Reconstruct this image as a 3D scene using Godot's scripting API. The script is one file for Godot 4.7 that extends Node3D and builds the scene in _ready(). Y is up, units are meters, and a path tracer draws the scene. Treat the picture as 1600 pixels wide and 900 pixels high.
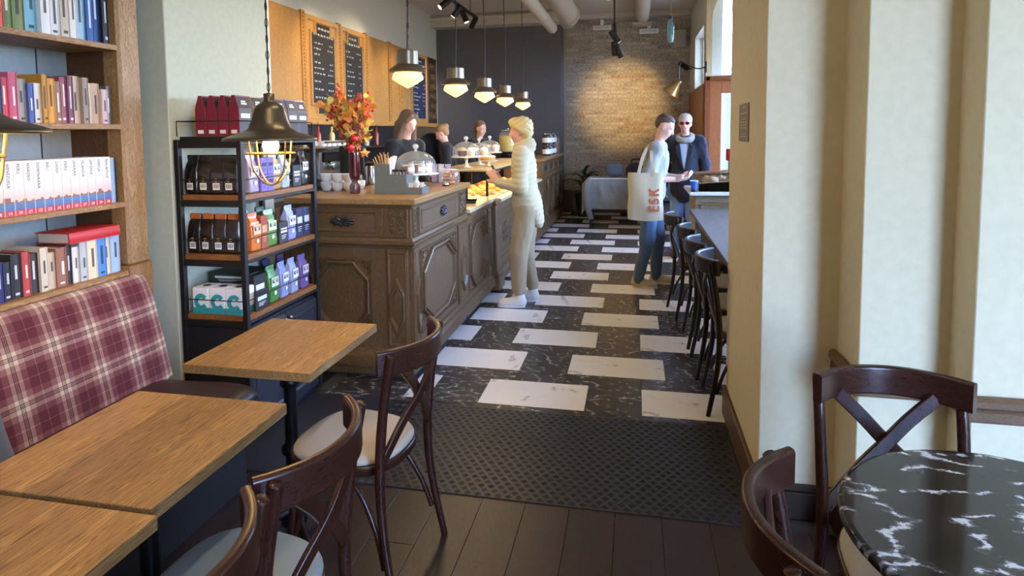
extends Node3D

# ---------------------------------------------------------------- mesh builder
class MB:
	var v := PackedVector3Array()
	var n := PackedVector3Array()
	var t := PackedVector2Array()
	var xf := Transform3D()
	func put(p: Vector3, nn: Vector3, uv := Vector2.ZERO) -> void:
		v.append(xf * p)
		n.append((xf.basis * nn).normalized())
		t.append(uv)
	func tri(a: Vector3, b: Vector3, c: Vector3) -> void:
		var nn := (b - a).cross(c - a).normalized()
		put(a, nn); put(c, nn); put(b, nn)
	func quad(a: Vector3, b: Vector3, c: Vector3, d: Vector3) -> void:
		var nn := (b - a).cross(d - a)
		if nn.length_squared() < 1e-16:
			nn = (c - b).cross(d - c)
		nn = nn.normalized()
		put(a, nn, Vector2(0, 1)); put(c, nn, Vector2(1, 0)); put(b, nn, Vector2(1, 1))
		put(a, nn, Vector2(0, 1)); put(d, nn, Vector2(0, 0)); put(c, nn, Vector2(1, 0))
	func quado(a: Vector3, b: Vector3, c: Vector3, d: Vector3, out: Vector3) -> void:
		if (b - a).cross(d - a).dot(out) < 0.0:
			quad(a, d, c, b)
		else:
			quad(a, b, c, d)
	func box(c: Vector3, s: Vector3, b := 0.0) -> void:
		var h := s * 0.5
		b = minf(b, minf(h.x, minf(h.y, h.z)) * 0.9)
		for ax in 3:
			var e1 := (ax + 1) % 3
			var e2 := (ax + 2) % 3
			for sg in [-1.0, 1.0]:
				var o := Vector3.ZERO; o[ax] = sg
				var q := []
				for k in [[-1, -1], [1, -1], [1, 1], [-1, 1]]:
					var p := Vector3.ZERO
					p[ax] = h[ax] * sg; p[e1] = (h[e1] - b) * k[0]; p[e2] = (h[e2] - b) * k[1]
					q.append(c + p)
				quado(q[0], q[1], q[2], q[3], o)
			if b > 0.0:
				# edges parallel to ax
				for s1 in [-1.0, 1.0]:
					for s2 in [-1.0, 1.0]:
						var q2 := []
						for k in [[-1, 0], [1, 0], [1, 1], [-1, 1]]:
							var p := Vector3.ZERO
							p[ax] = (h[ax] - b) * k[0]
							p[e1] = (h[e1] - (b if k[1] == 1 else 0.0)) * s1
							p[e2] = (h[e2] - (0.0 if k[1] == 1 else b)) * s2
							q2.append(c + p)
						var o2 := Vector3.ZERO; o2[e1] = s1; o2[e2] = s2
						quado(q2[0], q2[1], q2[2], q2[3], o2)
		if b > 0.0:
			for sx in [-1.0, 1.0]:
				for sy in [-1.0, 1.0]:
					for sz in [-1.0, 1.0]:
						var a := c + Vector3(h.x * sx, (h.y - b) * sy, (h.z - b) * sz)
						var bb := c + Vector3((h.x - b) * sx, h.y * sy, (h.z - b) * sz)
						var cc := c + Vector3((h.x - b) * sx, (h.y - b) * sy, h.z * sz)
						if sx * sy * sz > 0: tri(a, bb, cc)
						else: tri(a, cc, bb)
	func grid(P: Array, wrap := false, flip := false) -> void:
		var R := P.size()
		var C: int = P[0].size()
		var N := []
		for i in R:
			var row := PackedVector3Array()
			var i0 := maxi(i - 1, 0)
			var i1 := mini(i + 1, R - 1)
			for j in C:
				var j0 := j - 1
				var j1 := j + 1
				if wrap:
					j0 = (j - 1 + C) % C; j1 = (j + 1) % C
				else:
					j0 = maxi(j0, 0); j1 = mini(j1, C - 1)
				var du: Vector3 = P[i][j1] - P[i][j0]
				var dv: Vector3 = P[i1][j] - P[i0][j]
				var nn := du.cross(dv)
				if nn.length_squared() < 1e-18:
					var i2 := i1 if i < R / 2 else i0
					du = P[i2][j1] - P[i2][j0]
					nn = du.cross(dv)
				row.append(-nn.normalized() if flip else nn.normalized())
			N.append(row)
		var CC := C if wrap else C - 1
		for i in R - 1:
			for j in CC:
				var k := (j + 1) % C
				var u0 := float(j) / CC
				var u1 := float(j + 1) / CC
				var w0 := float(i) / (R - 1)
				var w1 := float(i + 1) / (R - 1)
				var q := [[P[i][j], N[i][j], Vector2(u0, w0)], [P[i][k], N[i][k], Vector2(u1, w0)], [P[i + 1][k], N[i + 1][k], Vector2(u1, w1)], [P[i + 1][j], N[i + 1][j], Vector2(u0, w1)]]
				var od := [0, 1, 2, 0, 2, 3] if flip else [0, 2, 1, 0, 3, 2]
				for o in od:
					put(q[o][0], q[o][1], q[o][2])
	func tube(path: Array, rad, sides := 8, caps := true, closed := false, sq := 1.0, up := Vector3.ZERO) -> void:
		var m := path.size()
		var rows := []
		var u := up
		for i in m:
			var a: Vector3 = path[(i - 1 + m) % m] if (closed or i > 0) else path[i]
			var b: Vector3 = path[(i + 1) % m] if (closed or i < m - 1) else path[i]
			var tg := (b - a).normalized()
			if u == Vector3.ZERO:
				u = Vector3.UP if absf(tg.y) < 0.9 else Vector3.RIGHT
			u = (u - tg * u.dot(tg)).normalized()
			var w := tg.cross(u)
			var r: float = rad[i] if rad is Array else rad
			var row := []
			for s in sides:
				var an := TAU * s / sides
				row.append(path[i] + u * cos(an) * r + w * sin(an) * r * sq)
			rows.append(row)
		if closed:
			rows.append(rows[0])
		grid(rows, true)
		if caps and not closed:
			for s in range(1, sides - 1):
				tri(rows[0][0], rows[0][s + 1], rows[0][s])
				tri(rows[m - 1][0], rows[m - 1][s], rows[m - 1][s + 1])
	func lathe(prof: Array, segs := 20, c := Vector3.ZERO) -> void:
		var rows := []
		for p in prof:
			var row := []
			for s in segs:
				var a := TAU * s / segs
				row.append(c + Vector3(p[0] * cos(a), p[1], -p[0] * sin(a)))
			rows.append(row)
		grid(rows, true)
	func ball(c: Vector3, r: Vector3, segs := 12, rings := 8) -> void:
		var rows := []
		for i in rings + 1:
			var ph := PI * i / rings - PI / 2
			var row := []
			for s in segs:
				var a := TAU * s / segs
				row.append(c + Vector3(r.x * cos(ph) * cos(a), r.y * sin(ph), -r.z * cos(ph) * sin(a)))
			rows.append(row)
		grid(rows, true)
	func inset(poly: PackedVector2Array, b: float) -> PackedVector2Array:
		var o := PackedVector2Array()
		var m := poly.size()
		for i in m:
			var e0 := (poly[i] - poly[(i - 1 + m) % m]).normalized()
			var e1 := (poly[(i + 1) % m] - poly[i]).normalized()
			var n0 := Vector2(-e0.y, e0.x)
			var n1 := Vector2(-e1.y, e1.x)
			var bi := (n0 + n1)
			var l := maxf(0.4, bi.length_squared() / 2.0)
			o.append(poly[i] + bi * b / l)
		return o
	func prism(poly: PackedVector2Array, z0: float, z1: float, b := 0.0) -> void:
		if Geometry2D.is_polygon_clockwise(poly):
			poly.reverse()
		var m := poly.size()
		var top := inset(poly, b) if b > 0 else poly
		var ix := Geometry2D.triangulate_polygon(top)
		for k in range(0, ix.size(), 3):
			var q := [top[ix[k]], top[ix[k + 1]], top[ix[k + 2]]]
			if (q[1] - q[0]).cross(q[2] - q[0]) < 0:
				q = [q[0], q[2], q[1]]
			tri(Vector3(q[0].x, q[0].y, z1), Vector3(q[1].x, q[1].y, z1), Vector3(q[2].x, q[2].y, z1))
			tri(Vector3(q[0].x, q[0].y, z0), Vector3(q[2].x, q[2].y, z0), Vector3(q[1].x, q[1].y, z0))
		for i in m:
			var a := poly[i]
			var c := poly[(i + 1) % m]
			var zt := z1 - b
			quad(Vector3(a.x, a.y, z0), Vector3(c.x, c.y, z0), Vector3(c.x, c.y, zt), Vector3(a.x, a.y, zt))
			if b > 0:
				var a2 := top[i]
				var c2 := top[(i + 1) % m]
				quad(Vector3(a.x, a.y, zt), Vector3(c.x, c.y, zt), Vector3(c2.x, c2.y, z1), Vector3(a2.x, a2.y, z1))
	# moulding between an outer and an inner outline (same number of points): prof = [[t, z], ...] t 0 outer .. 1 inner
	func frame(outer: PackedVector2Array, inner: PackedVector2Array, prof: Array) -> void:
		var m := outer.size()
		for k in prof.size() - 1:
			for i in m:
				var j := (i + 1) % m
				var f := func(id: int, pr: Array) -> Vector3:
					var q := outer[id].lerp(inner[id], pr[0])
					return Vector3(q.x, q.y, pr[1])
				quado(f.call(i, prof[k]), f.call(j, prof[k]), f.call(j, prof[k + 1]), f.call(i, prof[k + 1]), Vector3(0, 0, 1))
	func mesh() -> ArrayMesh:
		var a := []
		a.resize(Mesh.ARRAY_MAX)
		a[Mesh.ARRAY_VERTEX] = v
		a[Mesh.ARRAY_NORMAL] = n
		a[Mesh.ARRAY_TEX_UV] = t
		var am := ArrayMesh.new()
		am.add_surface_from_arrays(Mesh.PRIMITIVE_TRIANGLES, a)
		return am

# ---------------------------------------------------------------- nodes
var taken := {}
var rng := RandomNumberGenerator.new()
var M := {}

func numbered(parent: Node, called: String) -> String:
	var key := str(parent.get_instance_id()) + called
	var k: int = taken.get(key, 0)
	taken[key] = k + 1
	return called if k == 0 else "%s_%03d" % [called, k]

func thing(called: String, label: String, category: String, at := Vector3.ZERO, yaw := 0.0, group := "") -> Node3D:
	var o := Node3D.new()
	o.name = numbered(self, called)
	add_child(o)
	o.position = at
	o.rotation.y = yaw
	meta(o, label, category, group)
	return o

func meta(o: Node, label := "", category := "", group := "", kind := "") -> void:
	if label: o.set_meta("label", label)
	if category: o.set_meta("category", category)
	if group: o.set_meta("group", group)
	if kind: o.set_meta("kind", kind)

func part(parent: Node, called: String, shape, mat: Material, at := Vector3.ZERO, label := "") -> MeshInstance3D:
	var o := MeshInstance3D.new()
	o.mesh = shape.mesh() if shape is MB else shape
	o.material_override = mat
	o.name = numbered(parent, called)
	parent.add_child(o)
	o.position = at
	if label: o.set_meta("label", label)
	return o

func solo(called: String, label: String, category: String, shape, mat: Material, at := Vector3.ZERO, yaw := 0.0, group := "") -> MeshInstance3D:
	var o := part(self, called, shape, mat, at)
	o.rotation.y = yaw
	meta(o, label, category, group)
	return o

func struct(called: String, shape, mat: Material) -> MeshInstance3D:
	var o := part(self, called, shape, mat)
	o.set_meta("kind", "structure")
	return o

func dup(o: Node3D, label := "") -> Node3D:
	var r: Node3D = o.duplicate()
	var base := String(o.name).trim_suffix("_" + String(o.name).right(3)) if String(o.name).right(3).is_valid_int() else String(o.name)
	r.name = numbered(self, base)
	add_child(r)
	if label: r.set_meta("label", label)
	return r

# depth is measured away from the camera along the aisle
func V(x: float, y: float, d: float) -> Vector3:
	return Vector3(x, y, -d)

# box between two corners given as x0,x1, y0,y1, d0,d1
func bx(x0: float, x1: float, y0: float, y1: float, d0: float, d1: float, b := 0.0, m: MB = null) -> MB:
	if m == null: m = MB.new()
	m.box(Vector3((x0 + x1) / 2, (y0 + y1) / 2, -(d0 + d1) / 2), Vector3(absf(x1 - x0), absf(y1 - y0), absf(d1 - d0)), b)
	return m

func cbox(s: Vector3, b := 0.0, c := Vector3.ZERO) -> MB:
	var m := MB.new()
	m.box(c, s, b)
	return m

# ---------------------------------------------------------------- materials
func mat(c: Color, rough := 0.6, metal := 0.0) -> StandardMaterial3D:
	var m := StandardMaterial3D.new()
	m.albedo_color = c
	m.roughness = rough
	m.metallic = metal
	return m

func rgb(r: int, g: int, b: int) -> Color:
	return Color8(r, g, b)

func ramp(stops: Array) -> Gradient:
	var g := Gradient.new()
	var o := PackedFloat32Array()
	var c := PackedColorArray()
	for s in stops:
		o.append(s[0]); c.append(s[1])
	g.offsets = o
	g.colors = c
	return g

func noise_tex(seed_: int, freq: float, oct: int, g: Gradient, size := 512, type := FastNoiseLite.TYPE_SIMPLEX_SMOOTH, ridged := false, warp := 0.0, normal := 0.0) -> NoiseTexture2D:
	var f := FastNoiseLite.new()
	f.seed = seed_
	f.noise_type = type
	f.frequency = freq
	f.fractal_type = FastNoiseLite.FRACTAL_RIDGED if ridged else FastNoiseLite.FRACTAL_FBM
	f.fractal_octaves = oct
	if warp > 0:
		f.domain_warp_enabled = true
		f.domain_warp_amplitude = warp
		f.domain_warp_frequency = 0.01
	var t := NoiseTexture2D.new()
	t.width = size
	t.height = size
	t.seamless = true
	t.noise = f
	if g: t.color_ramp = g
	if normal > 0:
		t.as_normal_map = true
		t.bump_strength = normal
	return t

# contour bands of a smooth noise, stretched along one axis: reads as plain-sawn grain
func grain_tex(seed_: int, lo: Color, hi: Color, bands := 9) -> NoiseTexture2D:
	var r := RandomNumberGenerator.new()
	r.seed = seed_
	var st := []
	var x := 0.0
	for i in bands:
		var w := 1.0 / bands
		var k := r.randf_range(0.0, 0.35)
		st.append([x, hi.lerp(lo, k)])
		st.append([x + w * r.randf_range(0.45, 0.65), hi.lerp(lo, k + 0.15)])
		st.append([x + w * r.randf_range(0.75, 0.9), lo.lerp(hi, r.randf_range(0, 0.3))])
		x += w
	return noise_tex(seed_, 0.012, 4, ramp(st))

func wood(seed_: int, lo: Color, hi: Color, axis: String, rough := 0.45, scale := 1.0, bands := 9) -> StandardMaterial3D:
	var m := StandardMaterial3D.new()
	m.albedo_texture = grain_tex(seed_, lo, hi, bands)
	m.roughness = rough
	m.uv1_triplanar = true
	var s := Vector3(2.6, 2.6, 2.6) * scale
	s["xyz".find(axis)] *= 0.16
	m.uv1_scale = s
	m.uv1_offset = Vector3(seed_ * 0.37, seed_ * 0.11, seed_ * 0.23)
	return m

func rewood(m: StandardMaterial3D, axis: String, tint := Color.WHITE, off := 0.0) -> StandardMaterial3D:
	var d: StandardMaterial3D = m.duplicate()
	var s := m.uv1_scale
	var big := maxf(s.x, maxf(s.y, s.z))
	var ratio := minf(s.x, minf(s.y, s.z)) / big
	s = Vector3(big, big, big)
	s["xyz".find(axis)] *= ratio
	d.uv1_scale = s
	d.albedo_color = tint
	d.uv1_offset = m.uv1_offset + Vector3(off, off * 0.7, off * 1.3)
	return d

func speckle(seed_: int, a: Color, b: Color, scale: float, rough := 0.8, freq := 0.05, oct := 4) -> StandardMaterial3D:
	var m := StandardMaterial3D.new()
	m.albedo_texture = noise_tex(seed_, freq, oct, ramp([[0.0, a], [1.0, b]]))
	m.roughness = rough
	m.uv1_triplanar = true
	m.uv1_world_triplanar = true
	m.uv1_scale = Vector3.ONE * scale
	return m

func cloth(seed_: int, a: Color, b: Color, scale := 6.0) -> StandardMaterial3D:
	var m := speckle(seed_, a, b, scale, 0.95, 0.12, 3)
	m.uv1_world_triplanar = false
	m.rim_enabled = true
	m.rim = 0.25
	return m

func glow(c: Color, e: float) -> StandardMaterial3D:
	var m := mat(c, 0.4)
	m.emission_enabled = true
	m.emission = c
	m.emission_energy_multiplier = e
	return m

func glass(c := Color(0.95, 0.98, 0.97), alpha := 0.08, rough := 0.02) -> StandardMaterial3D:
	var m := mat(Color(c.r, c.g, c.b, alpha), rough)
	m.transparency = BaseMaterial3D.TRANSPARENCY_ALPHA
	m.metallic_specular = 0.6
	return m

# ---------------------------------------------------------------- scene
func _ready() -> void:
	rng.seed = 7
	# camera: level photo taken at eye height, shifted lens (the frame is the lower part of the picture)
	var cam := Camera3D.new()
	cam.name = "camera"
	add_child(cam)
	cam.position = Vector3(0, 1.55, 0)
	cam.rotation = Vector3(-0.07233, 0.19915, -0.00884)
	cam.near = 0.05
	cam.projection = Camera3D.PROJECTION_FRUSTUM
	cam.size = 900.0 / 953.57 * 0.05
	cam.frustum_offset = Vector2(0, -(450.0 - 276.6) / 953.57 * 0.05)
	cam.far = 200
	cam.current = true
	# overcast daylight outside the windows
	var env := Environment.new()
	var sm := ProceduralSkyMaterial.new()
	sm.sky_top_color = Color(0.55, 0.71, 1.0)
	sm.sky_horizon_color = Color(0.78, 0.88, 1.0)
	sm.ground_bottom_color = Color(0.34, 0.34, 0.35)
	sm.ground_horizon_color = Color(0.6, 0.62, 0.66)
	sm.sky_energy_multiplier = SKY
	sm.ground_energy_multiplier = SKY
	var sky := Sky.new()
	sky.sky_material = sm
	env.background_mode = Environment.BG_SKY
	env.sky = sky
	env.tonemap_mode = Environment.TONE_MAPPER_LINEAR
	env.tonemap_exposure = EXPOSURE
	env.sdfgi_enabled = true
	env.ssao_enabled = true
	env.ssil_enabled = true
	var we := WorldEnvironment.new()
	we.name = "world_environment"
	we.environment = env
	add_child(we)
	make_materials()
	build_room()
	build_floor()
	build_brick_wall()
	build_ceiling_stuff()
	build_all()

const SKY := 4.7
const EXPOSURE := 1.45

func make_materials() -> void:
	M.grout = mat(rgb(60, 58, 56), 0.9)
	M.wall_white = speckle(1, rgb(200, 203, 192), rgb(212, 214, 204), 0.8, 0.9)
	M.wall_grey = speckle(2, rgb(182, 185, 164), rgb(192, 195, 174), 0.8, 0.9)
	M.wall_blue = speckle(3, rgb(168, 178, 180), rgb(180, 190, 192), 0.8, 0.9)
	M.wall_cream = speckle(4, rgb(216, 203, 168), rgb(224, 212, 178), 0.7, 0.85)
	M.wall_dark = speckle(5, rgb(98, 95, 97), rgb(106, 103, 104), 0.7, 0.85)
	M.ceiling = speckle(6, rgb(205, 197, 182), rgb(216, 208, 194), 0.7, 0.9)
	M.white_paint = mat(rgb(235, 235, 230), 0.5)
	M.oak = wood(11, rgb(104, 74, 40), rgb(186, 146, 92), "z", 0.5, 1.0)
	M.oak_x = rewood(M.oak, "x")
	M.oak_y = rewood(M.oak, "y")
	M.table_oak = wood(12, rgb(96, 68, 38), rgb(194, 158, 104), "z", 0.4, 0.62, 16)
	M.table_oak.uv1_scale = Vector3(1.9, 1.9, 0.13)
	M.counter = wood(13, rgb(66, 47, 28), rgb(116, 89, 58), "y", 0.42, 0.9)
	M.counter_x = rewood(M.counter, "x")
	M.counter_z = rewood(M.counter, "z")
	M.counter_dark = wood(14, rgb(44, 32, 22), rgb(74, 56, 38), "y", 0.5, 0.9)
	M.counter_top = wood(15, rgb(116, 84, 50), rgb(176, 138, 88), "x", 0.3, 0.9)
	M.honey = wood(16, rgb(166, 116, 56), rgb(204, 156, 88), "y", 0.4, 0.7)
	M.honey_z = rewood(M.honey, "z")
	M.mahogany = wood(17, rgb(34, 17, 13), rgb(72, 38, 28), "y", 0.26, 1.6)
	M.mahogany_x = rewood(M.mahogany, "x")
	M.darkchair = wood(18, rgb(20, 15, 14), rgb(38, 28, 26), "y", 0.3, 1.6)
	M.darkchair_x = rewood(M.darkchair, "x")
	M.redwood = wood(19, rgb(134, 76, 36), rgb(168, 100, 52), "y", 0.4, 0.6)
	M.base_wood = wood(20, rgb(84, 62, 42), rgb(134, 104, 74), "x", 0.5, 1.4)
	M.black_metal = mat(rgb(34, 32, 32), 0.45, 0.3)
	M.iron = mat(rgb(24, 23, 24), 0.4, 0.5)
	M.steel = mat(rgb(200, 200, 198), 0.22, 0.95)
	M.dull_steel = mat(rgb(150, 150, 148), 0.4, 0.9)
	M.brass = mat(rgb(190, 156, 96), 0.3, 0.85)
	M.brown_metal = mat(rgb(92, 82, 66), 0.35, 0.75)
	M.black = mat(rgb(22, 22, 24), 0.5)
	M.black_gloss = mat(rgb(18, 18, 20), 0.25)
	M.white = mat(rgb(238, 238, 234), 0.5)
	M.glass = glass()
	M.leather = speckle(21, rgb(46, 28, 22), rgb(60, 38, 30), 5.0, 0.42)
	M.dark_panel = mat(rgb(30, 27, 26), 0.55)

# --------------------------------------------------------------- room shell
const CEIL := 3.78
func build_room() -> void:
	# bar wall on the left, with the stub of thick wall in front of it
	struct("wall_left", bx(-4.0, -3.8, 0, CEIL, 3.3, 12.3), M.wall_white)
	struct("wall_pillar", bx(-4.0, -2.23, 0, CEIL, 2.6, 3.46, 0.004), M.wall_grey)
	struct("wall_bench", bx(-2.8, -2.56, 0, CEIL, -2.2, 2.62), M.wall_blue)
	struct("wall_back", bx(-3.85, -1.372, 0, 3.55, 11.5, 12.3), M.wall_dark)
	# right-hand wall beyond the entrance, with its narrow window
	var m := bx(1.0, 1.25, 0, 2.27, 9.5, 12.3)
	bx(1.0, 1.25, 3.13, CEIL, 9.5, 12.3, 0, m)
	bx(1.0, 1.25, 2.27, 3.13, 9.5, 9.62, 0, m)
	bx(1.0, 1.25, 2.27, 3.13, 10.98, 12.3, 0, m)
	struct("wall_right", m, M.wall_white)
	var w := struct("window_1", bx(1.16, 1.18, 2.27, 3.13, 9.62, 10.98), M.glass)
	m = bx(1.13, 1.2, 2.27, 2.31, 9.62, 10.98, 0.004)
	bx(1.13, 1.2, 3.09, 3.13, 9.62, 10.98, 0.004, m)
	bx(1.13, 1.2, 2.31, 3.09, 9.62, 9.66, 0.004, m)
	bx(1.13, 1.2, 2.31, 3.09, 10.94, 10.98, 0.004, m)
	part(w, "window_frame", m, M.white_paint)
	part(self, "trim_1", bx(0.985, 1.0, 0, 2.25, 9.5, 12.0, 0.003), M.redwood).set_meta("kind", "structure")
	# entrance wall facing the aisle: plaster with an arched window over a wooden surround
	m = MB.new()
	m.xf = Transform3D(Basis(), V(0, 0, 9.5))
	var arc := PackedVector2Array([Vector2(1.0, 2.33), Vector2(1.0, CEIL), Vector2(2.2, CEIL), Vector2(2.2, 2.33), Vector2(1.82, 2.33)])
	for i in 17:
		var a := PI * i / 16.0
		arc.append(Vector2(1.45 + 0.37 * cos(a), 3.15 + 0.45 * sin(a)))
	arc.append(Vector2(1.08, 2.33))
	m.prism(arc, 0, 0.2)
	struct("wall_entrance", m, M.wall_cream)
	var pane := PackedVector2Array([Vector2(1.08, 2.33), Vector2(1.82, 2.33)])
	for i in 17:
		var a := PI * i / 16.0
		pane.append(Vector2(1.45 + 0.37 * cos(a), 3.15 + 0.45 * sin(a)))
	m = MB.new(); m.xf = Transform3D(Basis(), V(0, 0, 9.42)); m.prism(pane, 0, 0.012)
	var w2 := struct("window_2", m, M.glass)
	m = bx(1.08, 1.82, 2.33, 2.37, 9.38, 9.45, 0.004)
	bx(1.43, 1.47, 2.37, 3.59, 9.39, 9.44, 0.004, m)
	part(w2, "window_frame", m, M.white_paint)
	# wooden surround with the door
	m = bx(1.0, 1.22, 0, 2.33, 9.3, 9.5, 0.006)
	bx(1.22, 2.1, 2.1, 2.33, 9.3, 9.5, 0.006, m)
	struct("trim_2", m, M.redwood)
	m = bx(0.985, 1.06, 0, 2.33, 9.27, 9.3, 0.006)
	bx(1.0, 2.1, 2.27, 2.34, 9.27, 9.3, 0.006, m)
	struct("trim_3", m, rewood(M.redwood, "y", Color(0.8, 0.75, 0.7), 0.6))
	var d := struct("door_1", bx(1.27, 2.05, 0.0, 2.05, 9.36, 9.4, 0.003), glass(Color(0.8, 0.87, 0.9), 0.35))
	m = bx(1.22, 1.29, 0, 2.1, 9.33, 9.42, 0.004)
	bx(1.29, 2.1, 2.03, 2.1, 9.33, 9.42, 0.004, m)
	part(d, "door_frame", m, M.white_paint)
	part(d, "door_stile", bx(1.46, 1.5, 0, 2.03, 9.33, 9.42, 0.004), mat(rgb(196, 178, 140), 0.5))
	m = MB.new(); m.tube([V(1.4, 1.0, 9.35), V(1.4, 1.0, 9.3), V(1.4, 1.25, 9.3), V(1.4, 1.25, 9.35)], 0.012, 8)
	part(d, "door_handle", m, M.steel)
	struct("wall_added_sky_screen", bx(1.25, 2.4, 0, 2.33, 10.5, 10.6), mat(rgb(150, 158, 166), 0.7))  # added grey wall behind the door glass, blocks the bright sky
	# window bay beside the long table: piers and panes
	var zs := [[4.0, 5.2], [5.75, 6.95], [7.5, 8.7]]
	m = bx(2.1, 2.4, 0, 0.95, 3.3, 9.6)
	bx(2.1, 2.4, 2.7, CEIL, 3.3, 9.6, 0, m)
	for q in [[3.3, 4.0], [5.2, 5.75], [6.95, 7.5], [8.7, 9.6]]:
		bx(2.1, 2.4, 0.95, 2.7, q[0], q[1], 0, m)
	struct("wall_window_bay", m, M.wall_cream)
	for k in 3:
		var q: Array = zs[k]
		var wb := struct("window_%d" % (k + 3), bx(2.24, 2.25, 0.95, 2.7, q[0], q[1]), M.glass)
		m = bx(2.21, 2.28, 0.95, 1.0, q[0], q[1], 0.004)
		bx(2.21, 2.28, 2.65, 2.7, q[0], q[1], 0.004, m)
		bx(2.21, 2.28, 1.0, 2.65, q[0], q[0] + 0.05, 0.004, m)
		bx(2.21, 2.28, 1.0, 2.65, q[1] - 0.05, q[1], 0.004, m)
		part(wb, "window_frame", m, M.white_paint)
	# stepped masonry on the right of the passage
	m = bx(0.497, 2.4, 0, CEIL, 2.53, 3.43, 0.003)
	struct("wall_pier", m, M.wall_cream)
	struct("wall_pier_step", bx(0.778, 2.4, 0, CEIL, 2.30, 2.54, 0.003), M.wall_cream)
	struct("wall_front_right", bx(1.063, 4.2, 0, CEIL, 2.155, 2.40, 0.003), M.wall_cream)
	struct("wall_right_near", bx(4.0, 4.2, 0, CEIL, -2.2, 2.3), M.wall_cream)
	# shop window behind the camera
	m = bx(-2.8, 2.0, 0, CEIL, -2.2, -2.0)
	bx(2.0, 3.8, 0, 0.35, -2.2, -2.0, 0, m)
	bx(2.0, 3.8, 3.3, CEIL, -2.2, -2.0, 0, m)
	bx(3.8, 4.2, 0, CEIL, -2.2, -2.0, 0, m)
	struct("wall_front", m, M.wall_cream)
	var ws := struct("window_6", bx(2.0, 3.8, 0.35, 3.3, -2.12, -2.11), M.glass)
	m = bx(2.0, 3.8, 0.35, 0.41, -2.15, -2.08, 0.004)
	bx(2.0, 3.8, 3.24, 3.3, -2.15, -2.08, 0.004, m)
	bx(2.0, 2.06, 0.41, 3.24, -2.15, -2.08, 0.004, m)
	bx(3.74, 3.8, 0.41, 3.24, -2.15, -2.08, 0.004, m)
	part(ws, "window_frame", m, M.black_metal)
	struct("ceiling", bx(-4.0, 4.2, CEIL, CEIL + 0.2, -2.2, 12.3), M.ceiling)
	# skirting
	var dk := rewood(M.base_wood, "x", Color(0.45, 0.4, 0.38))
	struct("baseboard_pier", bx(0.478, 0.497, 0, 0.16, 2.51, 3.43, 0.004), rewood(M.base_wood, "z", Color(0.75, 0.65, 0.6)))
	m = bx(0.48, 0.78, 0, 0.11, 2.505, 2.53, 0.004)
	bx(0.48, 0.78, 0.11, 0.14, 2.512, 2.53, 0.006, m)
	struct("baseboard_front", m, dk)
	m = bx(0.76, 0.778, 0, 0.14, 2.28, 2.505, 0.004)
	struct("baseboard_step_side", m, dk)
	struct("baseboard_step", bx(0.76, 1.063, 0, 0.14, 2.28, 2.30, 0.004), dk)
	struct("baseboard_right", bx(1.045, 4.0, 0, 0.14, 2.135, 2.155, 0.004), dk)
	# dado rail round the steps
	for q in [["trim_4", 0.752, 0.778, 2.275, 2.53, "z"], ["trim_5", 0.752, 1.063, 2.274, 2.30, "x"], ["trim_6", 1.038, 1.063, 2.13, 2.30, "z"], ["trim_7", 1.038, 4.0, 2.128, 2.155, "x"]]:
		m = bx(q[1], q[2], 0.615, 0.66, q[3], q[4], 0.008)
		var out: float = 0.008
		if q[5] == "x": bx(q[1], q[2], 0.66, 0.70, q[3] - out, q[4], 0.01, m)
		else: bx(q[1] - out, q[2], 0.66, 0.70, q[3] - out, q[4], 0.01, m)
		struct(q[0], m, rewood(M.base_wood, q[5], Color(0.95, 0.9, 0.85)))

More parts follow.
